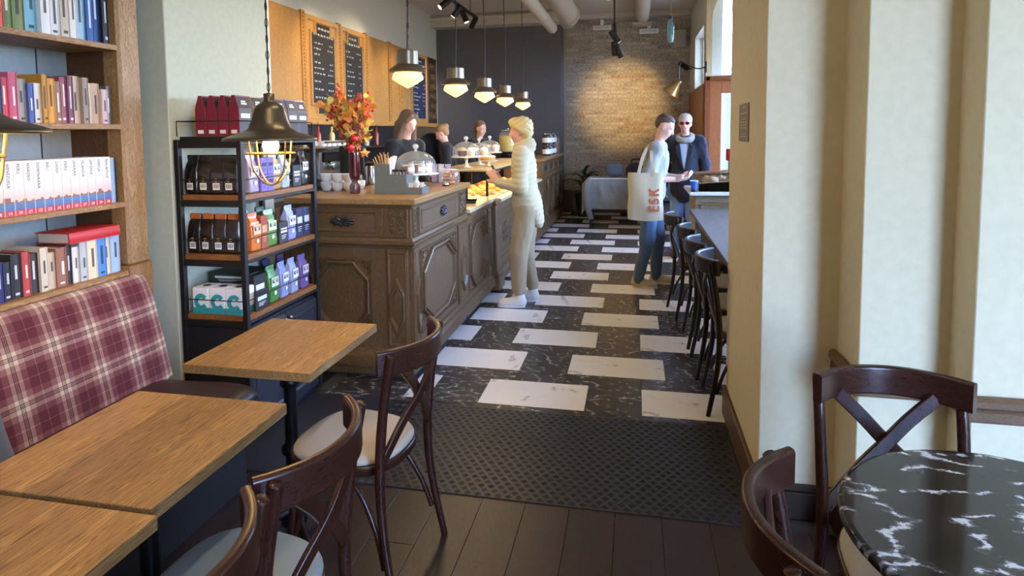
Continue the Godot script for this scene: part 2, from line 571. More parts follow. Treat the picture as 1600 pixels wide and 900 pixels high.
func build_floor() -> void:
	var fl := struct("floor", bx(-4.0, 4.2, -0.2, -0.006, -2.2, 12.3), M.grout)
	# chequered marble: 61 x 34.5 white slabs, upright black slabs and small black squares
	var whites := []
	var blacks := []
	for k in 4:
		var wm := StandardMaterial3D.new()
		wm.albedo_texture = noise_tex(40 + k, 0.004, 5, ramp([[0.0, rgb(226, 222, 214)], [0.7, rgb(232, 228, 221)], [0.82, rgb(216, 213, 208)], [0.87, rgb(158, 156, 154)], [0.9, rgb(206, 202, 198)], [1.0, rgb(190, 186, 182)]]), 512, FastNoiseLite.TYPE_SIMPLEX_SMOOTH, true, 40.0)
		wm.roughness = 0.26
		wm.uv1_triplanar = true
		wm.uv1_scale = Vector3.ONE * 0.9
		wm.uv1_offset = Vector3(k * 0.31, 0, k * 0.17)
		whites.append(wm)
		var bm := StandardMaterial3D.new()
		bm.albedo_texture = noise_tex(50 + k, 0.006, 5, ramp([[0.0, rgb(48, 46, 46)], [0.5, rgb(58, 55, 55)], [0.72, rgb(74, 71, 70)], [0.8, rgb(104, 101, 99)], [0.88, rgb(170, 167, 164)], [1.0, rgb(206, 203, 200)]]), 512, FastNoiseLite.TYPE_SIMPLEX_SMOOTH, true, 50.0)
		bm.roughness = 0.24
		bm.uv1_triplanar = true
		bm.uv1_scale = Vector3(1.5, 1.0, 2.6)
		bm.uv1_offset = Vector3(k * 0.27, 0, k * 0.41)
		blacks.append(bm)
	M.black_marble = blacks[0]
	var g := 0.0022
	var wmesh := cbox(Vector3(0.615 - g, 0.012, 0.345 - g), 0.0012, Vector3(0, -0.006, 0)).mesh()
	var bmesh := cbox(Vector3(0.315 - g, 0.012, 0.6725 - g), 0.0012, Vector3(0, -0.006, 0)).mesh()
	var smesh := cbox(Vector3(0.15 - g, 0.012, 0.1635 - g), 0.0012, Vector3(0, -0.006, 0)).mesh()
	var pd := 0.5085
	for r in 18:
		var dc := 3.485 + r * pd
		for c in range(-5, 4):
			var xc := -0.5775 + c * 0.93 + (0.465 if r % 2 == 1 else 0.0)
			if xc < -3.3 or xc > 2.3 or dc > 12.2: continue
			if xc < -1.8: continue
			if r == 0 and xc < -1.4:
				# the slab at the counter corner is cut: dark in front of the bar, white in the aisle
				part(fl, "tile", bx(-1.339, -1.201, -0.012, 0, 3.3135, 3.6565, 0.0012), whites[1])
				part(fl, "tile", bx(-1.815, -1.341, -0.012, 0, 3.3135, 3.6565, 0.0012), blacks[2])
			else:
				part(fl, "tile", wmesh, whites[rng.randi() % 4], V(xc, 0, dc)).rotation.y = PI * (rng.randi() % 2)
			part(fl, "tile", bmesh, blacks[rng.randi() % 4], V(xc + 0.465, 0, dc)).rotation.y = PI * (rng.randi() % 2)
			part(fl, "tile", smesh, blacks[rng.randi() % 4], V(xc - 0.2325, 0, dc + pd / 2))
			part(fl, "tile", smesh, blacks[rng.randi() % 4], V(xc + 0.2325, 0, dc + pd / 2))
	# black border slab before the mat
	for k in 6:
		part(fl, "tile", bx(-0.31, 0.31, -0.012, 0, 3.252, 3.31, 0.001), blacks[k % 4], Vector3(-2.1 + k * 0.622, 0, 0))
	# bar side behind the counter: plain dark boards
	part(fl, "bar_floor", bx(-3.8, -1.9, -0.012, -0.001, 3.3, 11.5), M.dark_panel)
	# dark planks under the seats
	var pl := []
	for k in 5:
		pl.append(wood(60 + k, rgb(33, 22, 21).lerp(rgb(42, 28, 26), k / 5.0), rgb(54, 39, 37).lerp(rgb(64, 46, 43), rng.randf()), "z", 0.36, 0.8))
	for k in range(-9, 27):
		var x0 := -0.994 + k * 0.1845
		var off := fposmod(k * 0.61, 1.4)
		var a := 2.43
		var b := 2.43 - off - 0.35
		while a > -2.0:
			b = maxf(b, -2.0)
			if a - b > 0.05:
				part(fl, "plank", bx(x0 + 0.0009, x0 + 0.1836, -0.012, 0, b + 0.0008, a - 0.0008, 0.001), pl[rng.randi() % 5])
			a = b
			b = a - 1.5
	# rubber mat with raised five-bar ribs
	var mt := thing("rubber_mat", "black rubber floor mat with raised bar tread between planks and marble", "mat", Vector3.ZERO)
	var rub := mat(rgb(40, 41, 46), 0.42)
	part(mt, "mat_sheet", bx(-2.2, 0.476, 0.0, 0.005, 2.42, 3.252, 0.002), rub)
	var m := MB.new()
	var p := 0.0225
	var row := 0
	for i in 80:
		for j in 26:
			if (i + j) % 2 == 1: continue
			var x := -1.33 + i * p * 1.0
			var d := 2.436 + j * 0.0315
			if x > 0.46 or d > 3.24: continue
			var alt := (int(floor((i + j) / 2.0)) + int(floor((i - j) / 2.0))) % 2 == 0
			m.xf = Transform3D(Basis(Vector3.UP, PI / 4 if (i % 2 == 0) else -PI / 4), V(x, 0.005, d))
			for k in 4:
				var o := (k - 1.5) * 0.0062
				var h := 0.0022
				var l := 0.0115
				var w := 0.0018
				m.quad(Vector3(-l, h, o + w * 0.5), Vector3(l, h, o + w * 0.5), Vector3(l, h, o - w * 0.5), Vector3(-l, h, o - w * 0.5))
				m.quad(Vector3(-l, 0, o + w), Vector3(l, 0, o + w), Vector3(l, h, o + w * 0.5), Vector3(-l, h, o + w * 0.5))
				m.quad(Vector3(l, 0, o - w), Vector3(-l, 0, o - w), Vector3(-l, h, o - w * 0.5), Vector3(l, h, o - w * 0.5))
	var rb := part(mt, "raised_tread", m, rub)
	rb.set_meta("kind", "stuff")

func build_brick_wall() -> void:
	var w := struct("wall_brick", bx(-1.45, 1.25, 0, CEIL, 12.0, 12.3), speckle(70, rgb(158, 148, 132), rgb(188, 178, 160), 1.2, 0.95))
	var mats := []
	for q in [[rgb(150, 138, 122), rgb(200, 192, 176)], [rgb(142, 130, 116), rgb(192, 182, 166)], [rgb(166, 156, 140), rgb(206, 198, 182)], [rgb(128, 114, 102), rgb(184, 174, 158)], [rgb(142, 98, 76), rgb(190, 172, 152)]]:
		var bm := StandardMaterial3D.new()
		bm.albedo_texture = noise_tex(71 + mats.size(), 0.03, 5, ramp([[0.0, q[0]], [0.35, q[0].lerp(q[1], 0.5)], [0.7, q[1]], [1.0, q[1].lightened(0.12)]]), 256)
		bm.normal_enabled = true
		bm.normal_texture = noise_tex(81, 0.05, 4, null, 256, FastNoiseLite.TYPE_SIMPLEX_SMOOTH, false, 0.0, 6.0)
		bm.uv1_triplanar = true
		bm.uv1_world_triplanar = true
		bm.uv1_scale = Vector3.ONE * 2.2
		bm.roughness = 0.95
		mats.append(bm)
	var shapes := []
	var r := RandomNumberGenerator.new(); r.seed = 31
	for k in 4:
		var m := MB.new()
		var c := []
		# an uneven old brick: slightly irregular block
		var bw := 0.118; var bh := 0.032; var bd := 0.012
		var f := []
		var b := []
		for s in [[-1, -1], [1, -1], [1, 1], [-1, 1]]:
			var j := Vector3(r.randf_range(-0.007, 0.005), r.randf_range(-0.005, 0.003), r.randf_range(-0.006, 0.002))
			f.append(Vector3((bw - 0.006) * s[0], (bh - 0.005) * s[1], bd) + j)
			b.append(Vector3(bw * s[0], bh * s[1], -0.01) + j * 0.5)
		m.quad(f[0], f[1], f[2], f[3])
		for i in 4:
			m.quad(b[i], b[(i + 1) % 4], f[(i + 1) % 4], f[i])
		shapes.append(m.mesh())
	var count := 0
	var rest := MB.new()
	for row in 50:
		var y := 0.045 + row * 0.0755
		for c in 11:
			var x := -1.33 + c * 0.248 + (0.124 if row % 2 else 0.0)
			if x > 0.95 or x < -1.26: continue
			var dz := r.randf_range(-0.004, 0.006)
			var mt: int = [0, 0, 0, 1, 1, 1, 2, 2, 3, 3][r.randi() % 10]
			# a few bricks where the whitewash has come off
			var px := x - 0.15
			if r.randf() < 0.02 or (absf(y - 1.62) < 0.09 and absf(x - 0.02) < 0.2) or (absf(y - 2.42) < 0.07 and (absf(x - 0.35) < 0.14 or absf(x - 0.72) < 0.12)) or (absf(y - 2.32) < 0.05 and absf(x + 0.48) < 0.1) or (absf(y - 2.6) < 0.04 and absf(x + 0.22) < 0.14): mt = 4
			var vis := y > 1.05 and y < 3.5
			if vis and count < 300:
				var o := part(w, "brick", shapes[r.randi() % 4], mats[mt], V(x, y, 12.0 - dz))
				count += 1
			else:
				rest.xf = Transform3D(Basis(), V(x, y, 12.0 - dz))
				rest.box(Vector3.ZERO, Vector3(0.232, 0.062, 0.022), 0.004)
	var o2 := part(w, "brickwork", rest, mats[1])
	o2.set_meta("kind", "stuff")
	# dark stone base course
	struct("baseboard_brick", bx(-1.372, 1.0, 0, 0.42, 11.96, 12.0, 0.01), speckle(83, rgb(92, 84, 76), rgb(124, 114, 102), 2.0, 0.9))

# --------------------------------------------------------------- seating side
func rrect(hu: float, hw: float, r: float, k := 3) -> PackedVector2Array:
	var o := PackedVector2Array()
	for q in [[1, 1, 0.0], [-1, 1, 90.0], [-1, -1, 180.0], [1, -1, 270.0]]:
		for i in k + 1:
			var a := deg_to_rad(q[2] + 90.0 * i / k)
			o.append(Vector2(q[0] * (hu - r) + r * cos(a), q[1] * (hw - r) + r * sin(a)))
	return o

func sweep(m: MB, path: Array, sec: PackedVector2Array, up: Vector3, caps := true) -> void:
	var rows := []
	var n := path.size()
	for i in n:
		var a: Vector3 = path[maxi(i - 1, 0)]
		var b: Vector3 = path[mini(i + 1, n - 1)]
		var tg := (b - a).normalized()
		var u := (up - tg * up.dot(tg)).normalized()
		var w := tg.cross(u)
		var row := []
		for s in sec:
			row.append(path[i] + u * s.x + w * s.y)
		rows.append(row)
	m.grid(rows, true)
	if caps:
		var k := sec.size()
		for s in range(1, k - 1):
			m.tri(rows[0][0], rows[0][s + 1], rows[0][s])
			m.tri(rows[n - 1][0], rows[n - 1][s], rows[n - 1][s + 1])

func curve(pts: Array, k := 5) -> Array:
	# Catmull-Rom through the points
	var o := []
	var n := pts.size()
	for i in n - 1:
		var p0: Vector3 = pts[maxi(i - 1, 0)]
		var p1: Vector3 = pts[i]
		var p2: Vector3 = pts[i + 1]
		var p3: Vector3 = pts[mini(i + 2, n - 1)]
		for j in k:
			o.append(p1.cubic_interpolate(p2, p0, p3, float(j) / k))
	o.append(pts[n - 1])
	return o

var chair_mesh := {}
func make_chair_meshes() -> void:
	var m := MB.new()
	var path := []
	for i in 17:
		var x := -0.2 + 0.4 * i / 16.0
		path.append(Vector3(x, 0.817 - 0.008 * (1 - pow(x / 0.2, 2)) * 0, -0.205 - 0.1 * (1 - pow(absf(x) / 0.2, 2.2))))
	sweep(m, path, rrect(0.043, 0.0125, 0.009), Vector3.UP)
	chair_mesh.rail = m.mesh()
	for s in [-1, 1]:
		m = MB.new()
		m.tube(curve([Vector3(0.2 * s, 0, -0.25), Vector3(0.186 * s, 0.25, -0.205), Vector3(0.18 * s, 0.45, -0.195), Vector3(0.184 * s, 0.65, -0.214), Vector3(0.186 * s, 0.83, -0.247), Vector3(0.186 * s, 0.838, -0.249)], 5), [0.0125, 0.013, 0.0135, 0.014, 0.0145, 0.015, 0.0155, 0.016, 0.0165, 0.017, 0.017, 0.017, 0.017, 0.017, 0.0165, 0.016, 0.016, 0.016, 0.016, 0.016, 0.016, 0.015, 0.014, 0.0125, 0.010, 0.006], 10)
		chair_mesh["rear%d" % s] = m.mesh()
		m = MB.new()
		m.tube([Vector3(0.172 * s, 0, 0.185), Vector3(0.16 * s, 0.2, 0.165), Vector3(0.15 * s, 0.42, 0.15)], [0.011, 0.015, 0.018], 10)
		chair_mesh["front%d" % s] = m.mesh()
		m = MB.new()
		m.tube(curve([Vector3(0.165 * s, 0.12, 0.158), Vector3(0.158 * s, 0.24, 0.13), Vector3(0.15 * s, 0.36, 0.075), Vector3(0.147 * s, 0.405, 0.0), Vector3(0.152 * s, 0.36, -0.09), Vector3(0.168 * s, 0.24, -0.165), Vector3(0.184 * s, 0.12, -0.205)], 4), 0.0095, 8)
		chair_mesh["hoop%d" % s] = m.mesh()
		m = MB.new()
		var zt := -0.272
		sweep(m, curve([Vector3(-0.13 * s, 0.79, -0.258), Vector3(-0.06 * s, 0.72, -0.262 - 0.006 * s), Vector3(0.0, 0.655, -0.252 - 0.006 * s), Vector3(0.08 * s, 0.575, -0.228), Vector3(0.172 * s, 0.475, -0.2)], 4), rrect(0.0195, 0.0075, 0.004, 2), Vector3(1, 1 * s, 0).normalized())
		chair_mesh["cross%d" % s] = m.mesh()
		m = MB.new()
		m.lathe([[0.0, 0.0], [0.013, 0.0], [0.013, 0.004], [0.0, 0.004]], 10)
		chair_mesh.pad = m.mesh()
	var plan := func(f: float, y: float) -> Array:
		var row := []
		for i in 36:
			var a := TAU * i / 36
			var c := cos(a)
			var s := sin(a)
			var x := signf(c) * pow(absf(c), 0.72)
			var z := signf(s) * pow(absf(s), 0.72)
			var w := 0.192 + 0.022 * z
			row.append(Vector3(x * w * f, y, -z * -0.205 * f * -1.0 * -1.0))
		return row
	m = MB.new()
	var rows := []
	for q in [[0.0, 0.405], [0.9, 0.405], [0.97, 0.408], [1.0, 0.415], [1.0, 0.435], [0.985, 0.442], [0.95, 0.444], [0.0, 0.444]]:
		rows.append(plan.call(maxf(q[0], 0.001), q[1]))
	m.grid(rows, true, true)
	chair_mesh.seat_frame = m.mesh()
	m = MB.new()
	rows = []
	for q in [[0.94, 0.442], [0.965, 0.448], [0.965, 0.456], [0.94, 0.464], [0.86, 0.47], [0.6, 0.476], [0.3, 0.478], [0.001, 0.479]]:
		rows.append(plan.call(q[0], q[1]))
	m.grid(rows, true, true)
	chair_mesh.cushion = m.mesh()

func chair(label: String, x: float, d: float, deg: float, wd: Material, wdx: Material, fabric: Material, group := "") -> Node3D:
	var t := thing("cafe_chair", label, "chair", V(x, 0, d), deg_to_rad(deg), group)
	part(t, "top_rail", chair_mesh.rail, wdx)
	part(t, "seat_frame", chair_mesh.seat_frame, wdx)
	part(t, "cushion", chair_mesh.cushion, fabric)
	for s in [-1, 1]:
		part(t, "leg", chair_mesh["rear%d" % s], wd)
		part(t, "leg", chair_mesh["front%d" % s], wd)
		part(t, "hoop_stretcher", chair_mesh["hoop%d" % s], wd)
		part(t, "cross_slat", chair_mesh["cross%d" % s], wd)
	return t

func pedestal(t: Node3D, h: float) -> void:
	var m := MB.new()
	m.lathe([[0.0, 0.03], [0.05, 0.03], [0.05, 0.05], [0.03, 0.07], [0.03, 0.10], [0.045, 0.115], [0.045, 0.13], [0.027, 0.15], [0.025, 0.3], [0.04, 0.315], [0.04, 0.335], [0.025, 0.35], [0.024, h - 0.16], [0.038, h - 0.145], [0.038, h - 0.125], [0.026, h - 0.11], [0.026, h - 0.05], [0.05, h - 0.035], [0.05, h - 0.02], [0.0, h - 0.02]], 16)
	part(t, "column", m, M.iron)
	for k in 4:
		m = MB.new()
		m.xf = Transform3D(Basis(Vector3.UP, PI / 4 + k * PI / 2), Vector3.ZERO)
		m.tube(curve([Vector3(0.02, 0.08, 0), Vector3(0.1, 0.06, 0), Vector3(0.18, 0.035, 0), Vector3(0.23, 0.012, 0)], 4), [0.022, 0.021, 0.02, 0.019, 0.018, 0.017, 0.016, 0.015, 0.014, 0.013, 0.012, 0.012, 0.012], 8)
		part(t, "foot", m, M.iron)
	part(t, "bracket", cbox(Vector3(0.26, 0.02, 0.26), 0.003, Vector3(0, h - 0.012, 0)), M.iron)

func oak_table(label: String, x0: float, x1: float, d0: float, d1: float, off: float, widths: Array) -> Node3D:
	var t := thing("oak_table", label, "table", V((x0 + x1) / 2, 0, (d0 + d1) / 2))
	var w := x1 - x0
	var l := d1 - d0
	var x := -w / 2
	for k in widths.size():
		var bw: float = w * widths[k]
		part(t, "board", cbox(Vector3(bw - 0.0006, 0.032, l), 0.0016, Vector3(x + bw / 2, 0.734, 0)), rewood(M.table_oak, "z", Color(1, 1, 1).darkened(0.06 * ((k * 2 + int(off * 10)) % 3)), off + k * 0.31))
		x += bw
	pedestal(t, 0.73)
	return t

func build_seating() -> void:
	make_chair_meshes()
	var grey := cloth(90, rgb(150, 144, 130), rgb(196, 190, 178), 9.0)
	var blue := cloth(91, rgb(104, 122, 132), rgb(148, 164, 172), 9.0)
	oak_table("light brown oak cafe table beside the coffee rack, under the caged lamp", -1.555, -1.065, 1.82, 2.362, 0.2, [0.3, 0.42, 0.28])
	oak_table("light brown oak cafe table between the plaid bench and the blue-cushioned chair", -1.53, -1.015, 1.078, 1.6, 0.9, [0.34, 0.4, 0.26])
	oak_table("greyish oak cafe table pushed end to end against another table by the bench", -1.5, -0.985, 0.5, 1.062, 1.7, [0.36, 0.36, 0.28])
	chair("mahogany cross-back chair with a stained beige seat beside the rubber mat", -0.985, 1.99, -96, M.mahogany, M.mahogany_x, grey)
	chair("mahogany cross-back chair with blue-grey seat, pushed up to the middle oak table", -0.955, 1.26, -91, M.mahogany, M.mahogany_x, blue)
	chair("mahogany cross-back chair with blue-grey seat at the greyish oak table", -0.955, 0.83, -90, M.mahogany, M.mahogany_x, blue)
	chair("mahogany cross-back chair against the cream wall steps, facing the marble table", 0.715, 1.62, 1, M.mahogany, M.mahogany_x, grey)
	chair("mahogany curved-rail chair at the aisle side of the round marble table", 0.52, 1.16, 84, M.mahogany, M.mahogany_x, grey)
	# round marble table
	var t := thing("marble_table", "round black marble table with white veins by the cream wall", "table", V(0.785, 0, 1.305))
	var m := MB.new()
	m.lathe([[0.001, 0.722], [0.34, 0.722], [0.352, 0.726], [0.358, 0.732], [0.358, 0.742], [0.354, 0.748], [0.346, 0.75], [0.346, 0.75], [0.001, 0.75]], 64)
	var bm := StandardMaterial3D.new()
	bm.albedo_texture = noise_tex(95, 0.0035, 5, ramp([[0.0, rgb(30, 28, 28)], [0.5, rgb(40, 37, 37)], [0.7, rgb(54, 51, 50)], [0.775, rgb(104, 101, 100)], [0.82, rgb(225, 225, 224)], [1.0, rgb(240, 240, 238)]]), 1024, FastNoiseLite.TYPE_SIMPLEX_SMOOTH, true, 70.0)
	bm.roughness = 0.09
	bm.uv1_triplanar = true
	bm.uv1_scale = Vector3(1.3, 1.3, 2.4)
	bm.uv1_offset = Vector3(0.3, 0, 0.1)
	part(t, "tabletop", m, bm)
	m = MB.new()
	m.lathe([[0.001, 0.69], [0.31, 0.69], [0.325, 0.7], [0.325, 0.722], [0.001, 0.722]], 48)
	part(t, "rim", m, M.darkchair_x)
	pedestal(t, 0.71)
	# bench
	var b := thing("wall_bench", "long wall bench with burgundy plaid backrest and dark leather seat", "bench", Vector3.ZERO)
	m = MB.new()
	var rows := []
	var prof := [[-2.085, 0.44], [-2.095, 0.5], [-2.112, 0.58], [-2.135, 0.68], [-2.16, 0.78], [-2.183, 0.85], [-2.198, 0.89], [-2.213, 0.912], [-2.233, 0.922], [-2.252, 0.915], [-2.262, 0.9], [-2.262, 0.6]]
	# the padding rounds off towards its end
	for s in [[-1.2, 0.0], [2.3, 0.0], [2.36, 0.004], [2.395, 0.014], [2.412, 0.035], [2.416, 0.07]]:
		var row := []
		for p in prof:
			row.append(V(maxf(p[0] - s[1], -2.27), p[1] - (s[1] * 0.6 if p[1] > 0.85 else 0.0), s[0]))
		rows.append(row)
	m.grid(rows, false, true)
	# texture metres
	for i in m.v.size():
		m.t[i] = Vector2(m.v[i].z / 0.165, m.v[i].y / 0.165 + (0.6 if m.v[i].x < -2.24 else 0.0))
	var pm := StandardMaterial3D.new()
	pm.albedo_texture = plaid()
	pm.roughness = 0.95
	pm.rim_enabled = true
	pm.rim = 0.2
	part(b, "backrest", m, pm, Vector3.ZERO, "burgundy and cream plaid backrest")
	m = MB.new()
	var sec := []
	rows = []
	var sp := [[-2.16, 0.4], [-2.16, 0.46], [-1.75, 0.475], [-1.68, 0.473], [-1.63, 0.462], [-1.605, 0.44], [-1.6, 0.42], [-1.61, 0.395], [-1.64, 0.385]]
	for s in [[-1.2, 0.0], [2.2, 0.0], [2.27, 0.006], [2.32, 0.02], [2.345, 0.05]]:
		var row := []
		for p in sp:
			row.append(V(p[0] - s[1] * 0.5, p[1] - (s[1] * 0.6 if p[1] > 0.41 else 0.0), s[0]))
		rows.append(row)
	m.grid(rows, false, true)
	part(b, "seat", m, M.leather, Vector3.ZERO, "dark brown leather seat")
	part(b, "base_panel", bx(-2.27, -1.68, 0, 0.39, -1.2, 2.32, 0.004), M.dark_panel)
	m = bx(-1.68, -1.672, 0.2, 0.29, 1.28, 1.37, 0.004)
	var so := part(b, "power_socket", m, M.black_gloss)
	m = MB.new(); m.xf = Transform3D(Basis(Vector3.FORWARD, PI / 2), V(-1.671, 0.245, 1.325)); m.lathe([[0.001, 0], [0.018, 0], [0.02, 0.004], [0.02, 0.004], [0.026, 0.004], [0.026, 0]], 16)
	part(so, "socket_ring", m, M.iron)
	# loose cushion
	m = MB.new()
	var N := 12
	for side in [1.0, -1.0]:
		rows = []
		for i in N + 1:
			var row := []
			for j in N + 1:
				var u := -1.0 + 2.0 * i / N
				var w := -1.0 + 2.0 * j / N
				var th := 0.075 * pow((1 - pow(absf(u), 2.5)) * (1 - pow(absf(w), 2.5)), 0.5)
				var pin := 1.0 - 0.06 * (1 - w * w) * absf(u)
				var pin2 := 1.0 - 0.06 * (1 - u * u) * absf(w)
				row.append(Vector3(u * 0.21 * pin, w * 0.21 * pin2, th * side))
			rows.append(row)
		m.grid(rows, false, side > 0)
	var cu := solo("scatter_cushion", "blue-grey scatter cushion leaning on the plaid bench back", "cushion", m, cloth(97, rgb(72, 78, 88), rgb(96, 102, 112), 8.0), V(-1.99, 0.672, 1.335))
	cu.rotation = Vector3(-0.28, PI / 2, 0)

func plaid() -> ImageTexture:
	var n := 192
	var im := Image.create(n, n, true, Image.FORMAT_RGB8)
	var bur := rgb(84, 25, 33)
	var pink := rgb(128, 82, 78)
	var cream := rgb(194, 174, 146)
	var dark := rgb(44, 22, 34)
	var sett := []
	for i in n:
		var x := i / float(n)
		var c := bur
		if x > 0.36 and x < 0.50: c = pink
		elif x >= 0.50 and x < 0.62: c = cream
		elif x >= 0.62 and x < 0.66: c = pink
		elif x >= 0.66 and x < 0.78: c = cream
		elif x >= 0.78 and x < 0.92: c = pink
		if absf(x - 0.60) < 0.011 or absf(x - 0.68) < 0.011: c = dark
		if absf(x - 0.14) < 0.006: c = rgb(150, 108, 104)
		sett.append(c)
	for y in n:
		for x in n:
			var over := ((x + y) % 4) < 2
			var a: Color = sett[x]
			var b: Color = sett[y]
			var c := a.lerp(b, 0.36 if over else 0.64)
			im.set_pixel(x, y, c)
	im.generate_mipmaps()
	return ImageTexture.create_from_image(im)

# --------------------------------------------------------------- bookcase
var book_unit := {}
const SHELF := [1.952, 1.604, 1.256, 0.942]
func build_bookcase() -> void:
	var t := thing("bookcase", "oak wall bookcase with four shelves of books above the plaid bench", "bookcase", Vector3.ZERO)
	var k := 0
	for h in SHELF:
		part(t, "shelf", bx(-2.52, -2.25, h - 0.024, h, 0.2, 2.34, 0.002), rewood(M.oak, "z", Color(1, 0.96, 0.9), k * 0.4))
		k += 1
	part(t, "shelf", bx(-2.52, -2.25, 2.32, 2.344, 0.2, 2.34, 0.002), M.oak)
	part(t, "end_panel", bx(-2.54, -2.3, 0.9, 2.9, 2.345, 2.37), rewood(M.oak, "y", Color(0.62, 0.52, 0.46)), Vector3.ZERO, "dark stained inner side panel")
	var m := MB.new()
	m = bx(-2.34, -2.245, 0.96, 2.95, 2.34, 2.462, 0.012)
	part(t, "post", m, M.oak_y)
	part(t, "post_foot", bx(-2.345, -2.238, 0.8, 0.96, 2.335, 2.468, 0.006), rewood(M.oak, "y", Color(0.95, 0.92, 0.9), 0.5))
	part(t, "back_panel", bx(-2.555, -2.53, 0.7, 2.95, 0.2, 2.345), M.wall_blue)
	part(t, "back_seam", bx(-2.531, -2.529, 0.7, 2.95, 2.198, 2.204), M.dark_panel)
	# unit book: spine towards +x, width along z, unit cube scaled per book
	m = MB.new()
	m.box(Vector3(-0.5, 0.5, -0.46), Vector3(1, 1, 0.08), 0.0)
	m.box(Vector3(-0.5, 0.5, 0.46), Vector3(1, 1, 0.08), 0.0)
	var rows := []
	for i in 7:
		var a := -PI / 2 + PI * i / 6.0
		rows.append([Vector3(-0.04 + 0.04 * cos(a), 0, 0.5 * sin(a)), Vector3(-0.04 + 0.04 * cos(a), 1, 0.5 * sin(a))])
	m.grid(rows, false, true)
	m.quad(Vector3(-0.04, 0, -0.5), Vector3(-0.04, 1, -0.5), Vector3(-0.04, 1, 0.5), Vector3(-0.04, 0, 0.5))
	m.quad(Vector3(-0.04, 1, 0.5), Vector3(0, 1, 0.2), Vector3(0, 1, -0.2), Vector3(-0.04, 1, -0.5))
	book_unit.cover = m.mesh()
	m = MB.new()
	m.box(Vector3(-0.49, 0.495, 0), Vector3(0.94, 0.95, 0.84), 0.0)
	book_unit.pages = m.mesh()
	book_unit.band = cbox(Vector3(0.004, 1, 1)).mesh()
	var row1 := [["navy", 36, 44, 74], ["charcoal", 54, 52, 56], ["orange", 214, 120, 62], ["cream", 224, 214, 196], ["rust", 160, 78, 48], ["orange", 222, 138, 74], ["navy", 40, 46, 70], ["blue", 92, 118, 168], ["coral", 206, 92, 78], ["green", 92, 116, 62], ["olive", 112, 132, 80], ["sky blue", 120, 180, 206], ["white", 226, 228, 228], ["white", 218, 220, 220], ["beige", 196, 184, 166], ["white", 224, 222, 214], ["pale blue", 158, 190, 210], ["blue", 40, 92, 160], ["dark blue", 30, 62, 118], ["black", 30, 32, 40]]
	var row2 := [["magenta", 196, 52, 84], ["crimson", 190, 60, 80], ["charcoal", 60, 58, 62], ["mustard", 220, 158, 66], ["brown", 96, 80, 60], ["lilac", 174, 176, 206], ["cream", 206, 194, 178], ["navy", 62, 66, 98], ["red", 204, 58, 72], ["pink", 196, 86, 112], ["grey", 160, 152, 146], ["blue", 72, 92, 160], ["white", 214, 206, 196], ["ochre", 190, 138, 52], ["amber", 214, 152, 58], ["brown", 150, 106, 84], ["rose", 150, 84, 98], ["plum", 122, 72, 92], ["beige", 208, 184, 158], ["taupe", 160, 142, 128], ["cream", 218, 200, 172], ["tan", 190, 158, 130], ["pale pink", 206, 180, 172], ["grey", 104, 98, 98]]
	var row4 := [["teal", 96, 160, 170], ["terracotta", 170, 88, 68], ["white", 228, 226, 220], ["white", 232, 231, 228], ["grey", 150, 148, 146], ["navy", 40, 38, 92], ["black", 34, 32, 40], ["black", 40, 38, 40], ["red", 178, 70, 64], ["charcoal", 58, 52, 50], ["cream", 210, 198, 174], ["beige", 196, 176, 148], ["brown", 150, 100, 78], ["black", 44, 42, 44], ["white", 220, 214, 206], ["silver", 186, 186, 184], ["pale yellow", 226, 206, 166], ["blue", 84, 138, 206], ["cream", 226, 212, 178], ["pale blue", 160, 184, 214]]
	shelf_of_books(row1, 0, "top shelf", [0.2, 0.27], 1.5, 0.0)
	shelf_of_books(row2, 1, "second shelf down", [0.15, 0.2], 1.6, 0.0)
	travel_books()
	shelf_of_books(row4, 3, "lowest shelf", [0.145, 0.2], 1.56, 0.02)
	# red book lying flat across the lowest shelf books
	var r := thing("book", "thick red and grey book lying flat on the books of the lowest shelf", "book", V(-2.26, 0.942 + 0.168, 2.19))
	var q := part(r, "cover", book_unit.cover, mat(rgb(196, 48, 46), 0.5))
	q.scale = Vector3(0.17, 0.25, 0.045); q.rotation = Vector3(PI / 2, 0, 0); q.position = Vector3(0, 0.023, -0.12)
	q = part(r, "pages", book_unit.pages, mat(rgb(196, 186, 168), 0.9))
	q.scale = Vector3(0.17, 0.25, 0.045); q.rotation = Vector3(PI / 2, 0, 0); q.position = Vector3(0, 0.023, -0.12)

var book_labels := {}
func book(label: String, x: float, y: float, d: float, w: float, h: float, dp: float, c: Material, lean := 0.0) -> Node3D:
	var t := thing("book", label, "book", V(x, y, d), 0.0, "books on the wall bookcase")
	t.rotation.x = lean
	var a := part(t, "cover", book_unit.cover, c)
	a.scale = Vector3(dp, h, w)
	a = part(t, "pages", book_unit.pages, M.paper)
	a.scale = Vector3(dp, h, w)
	return t

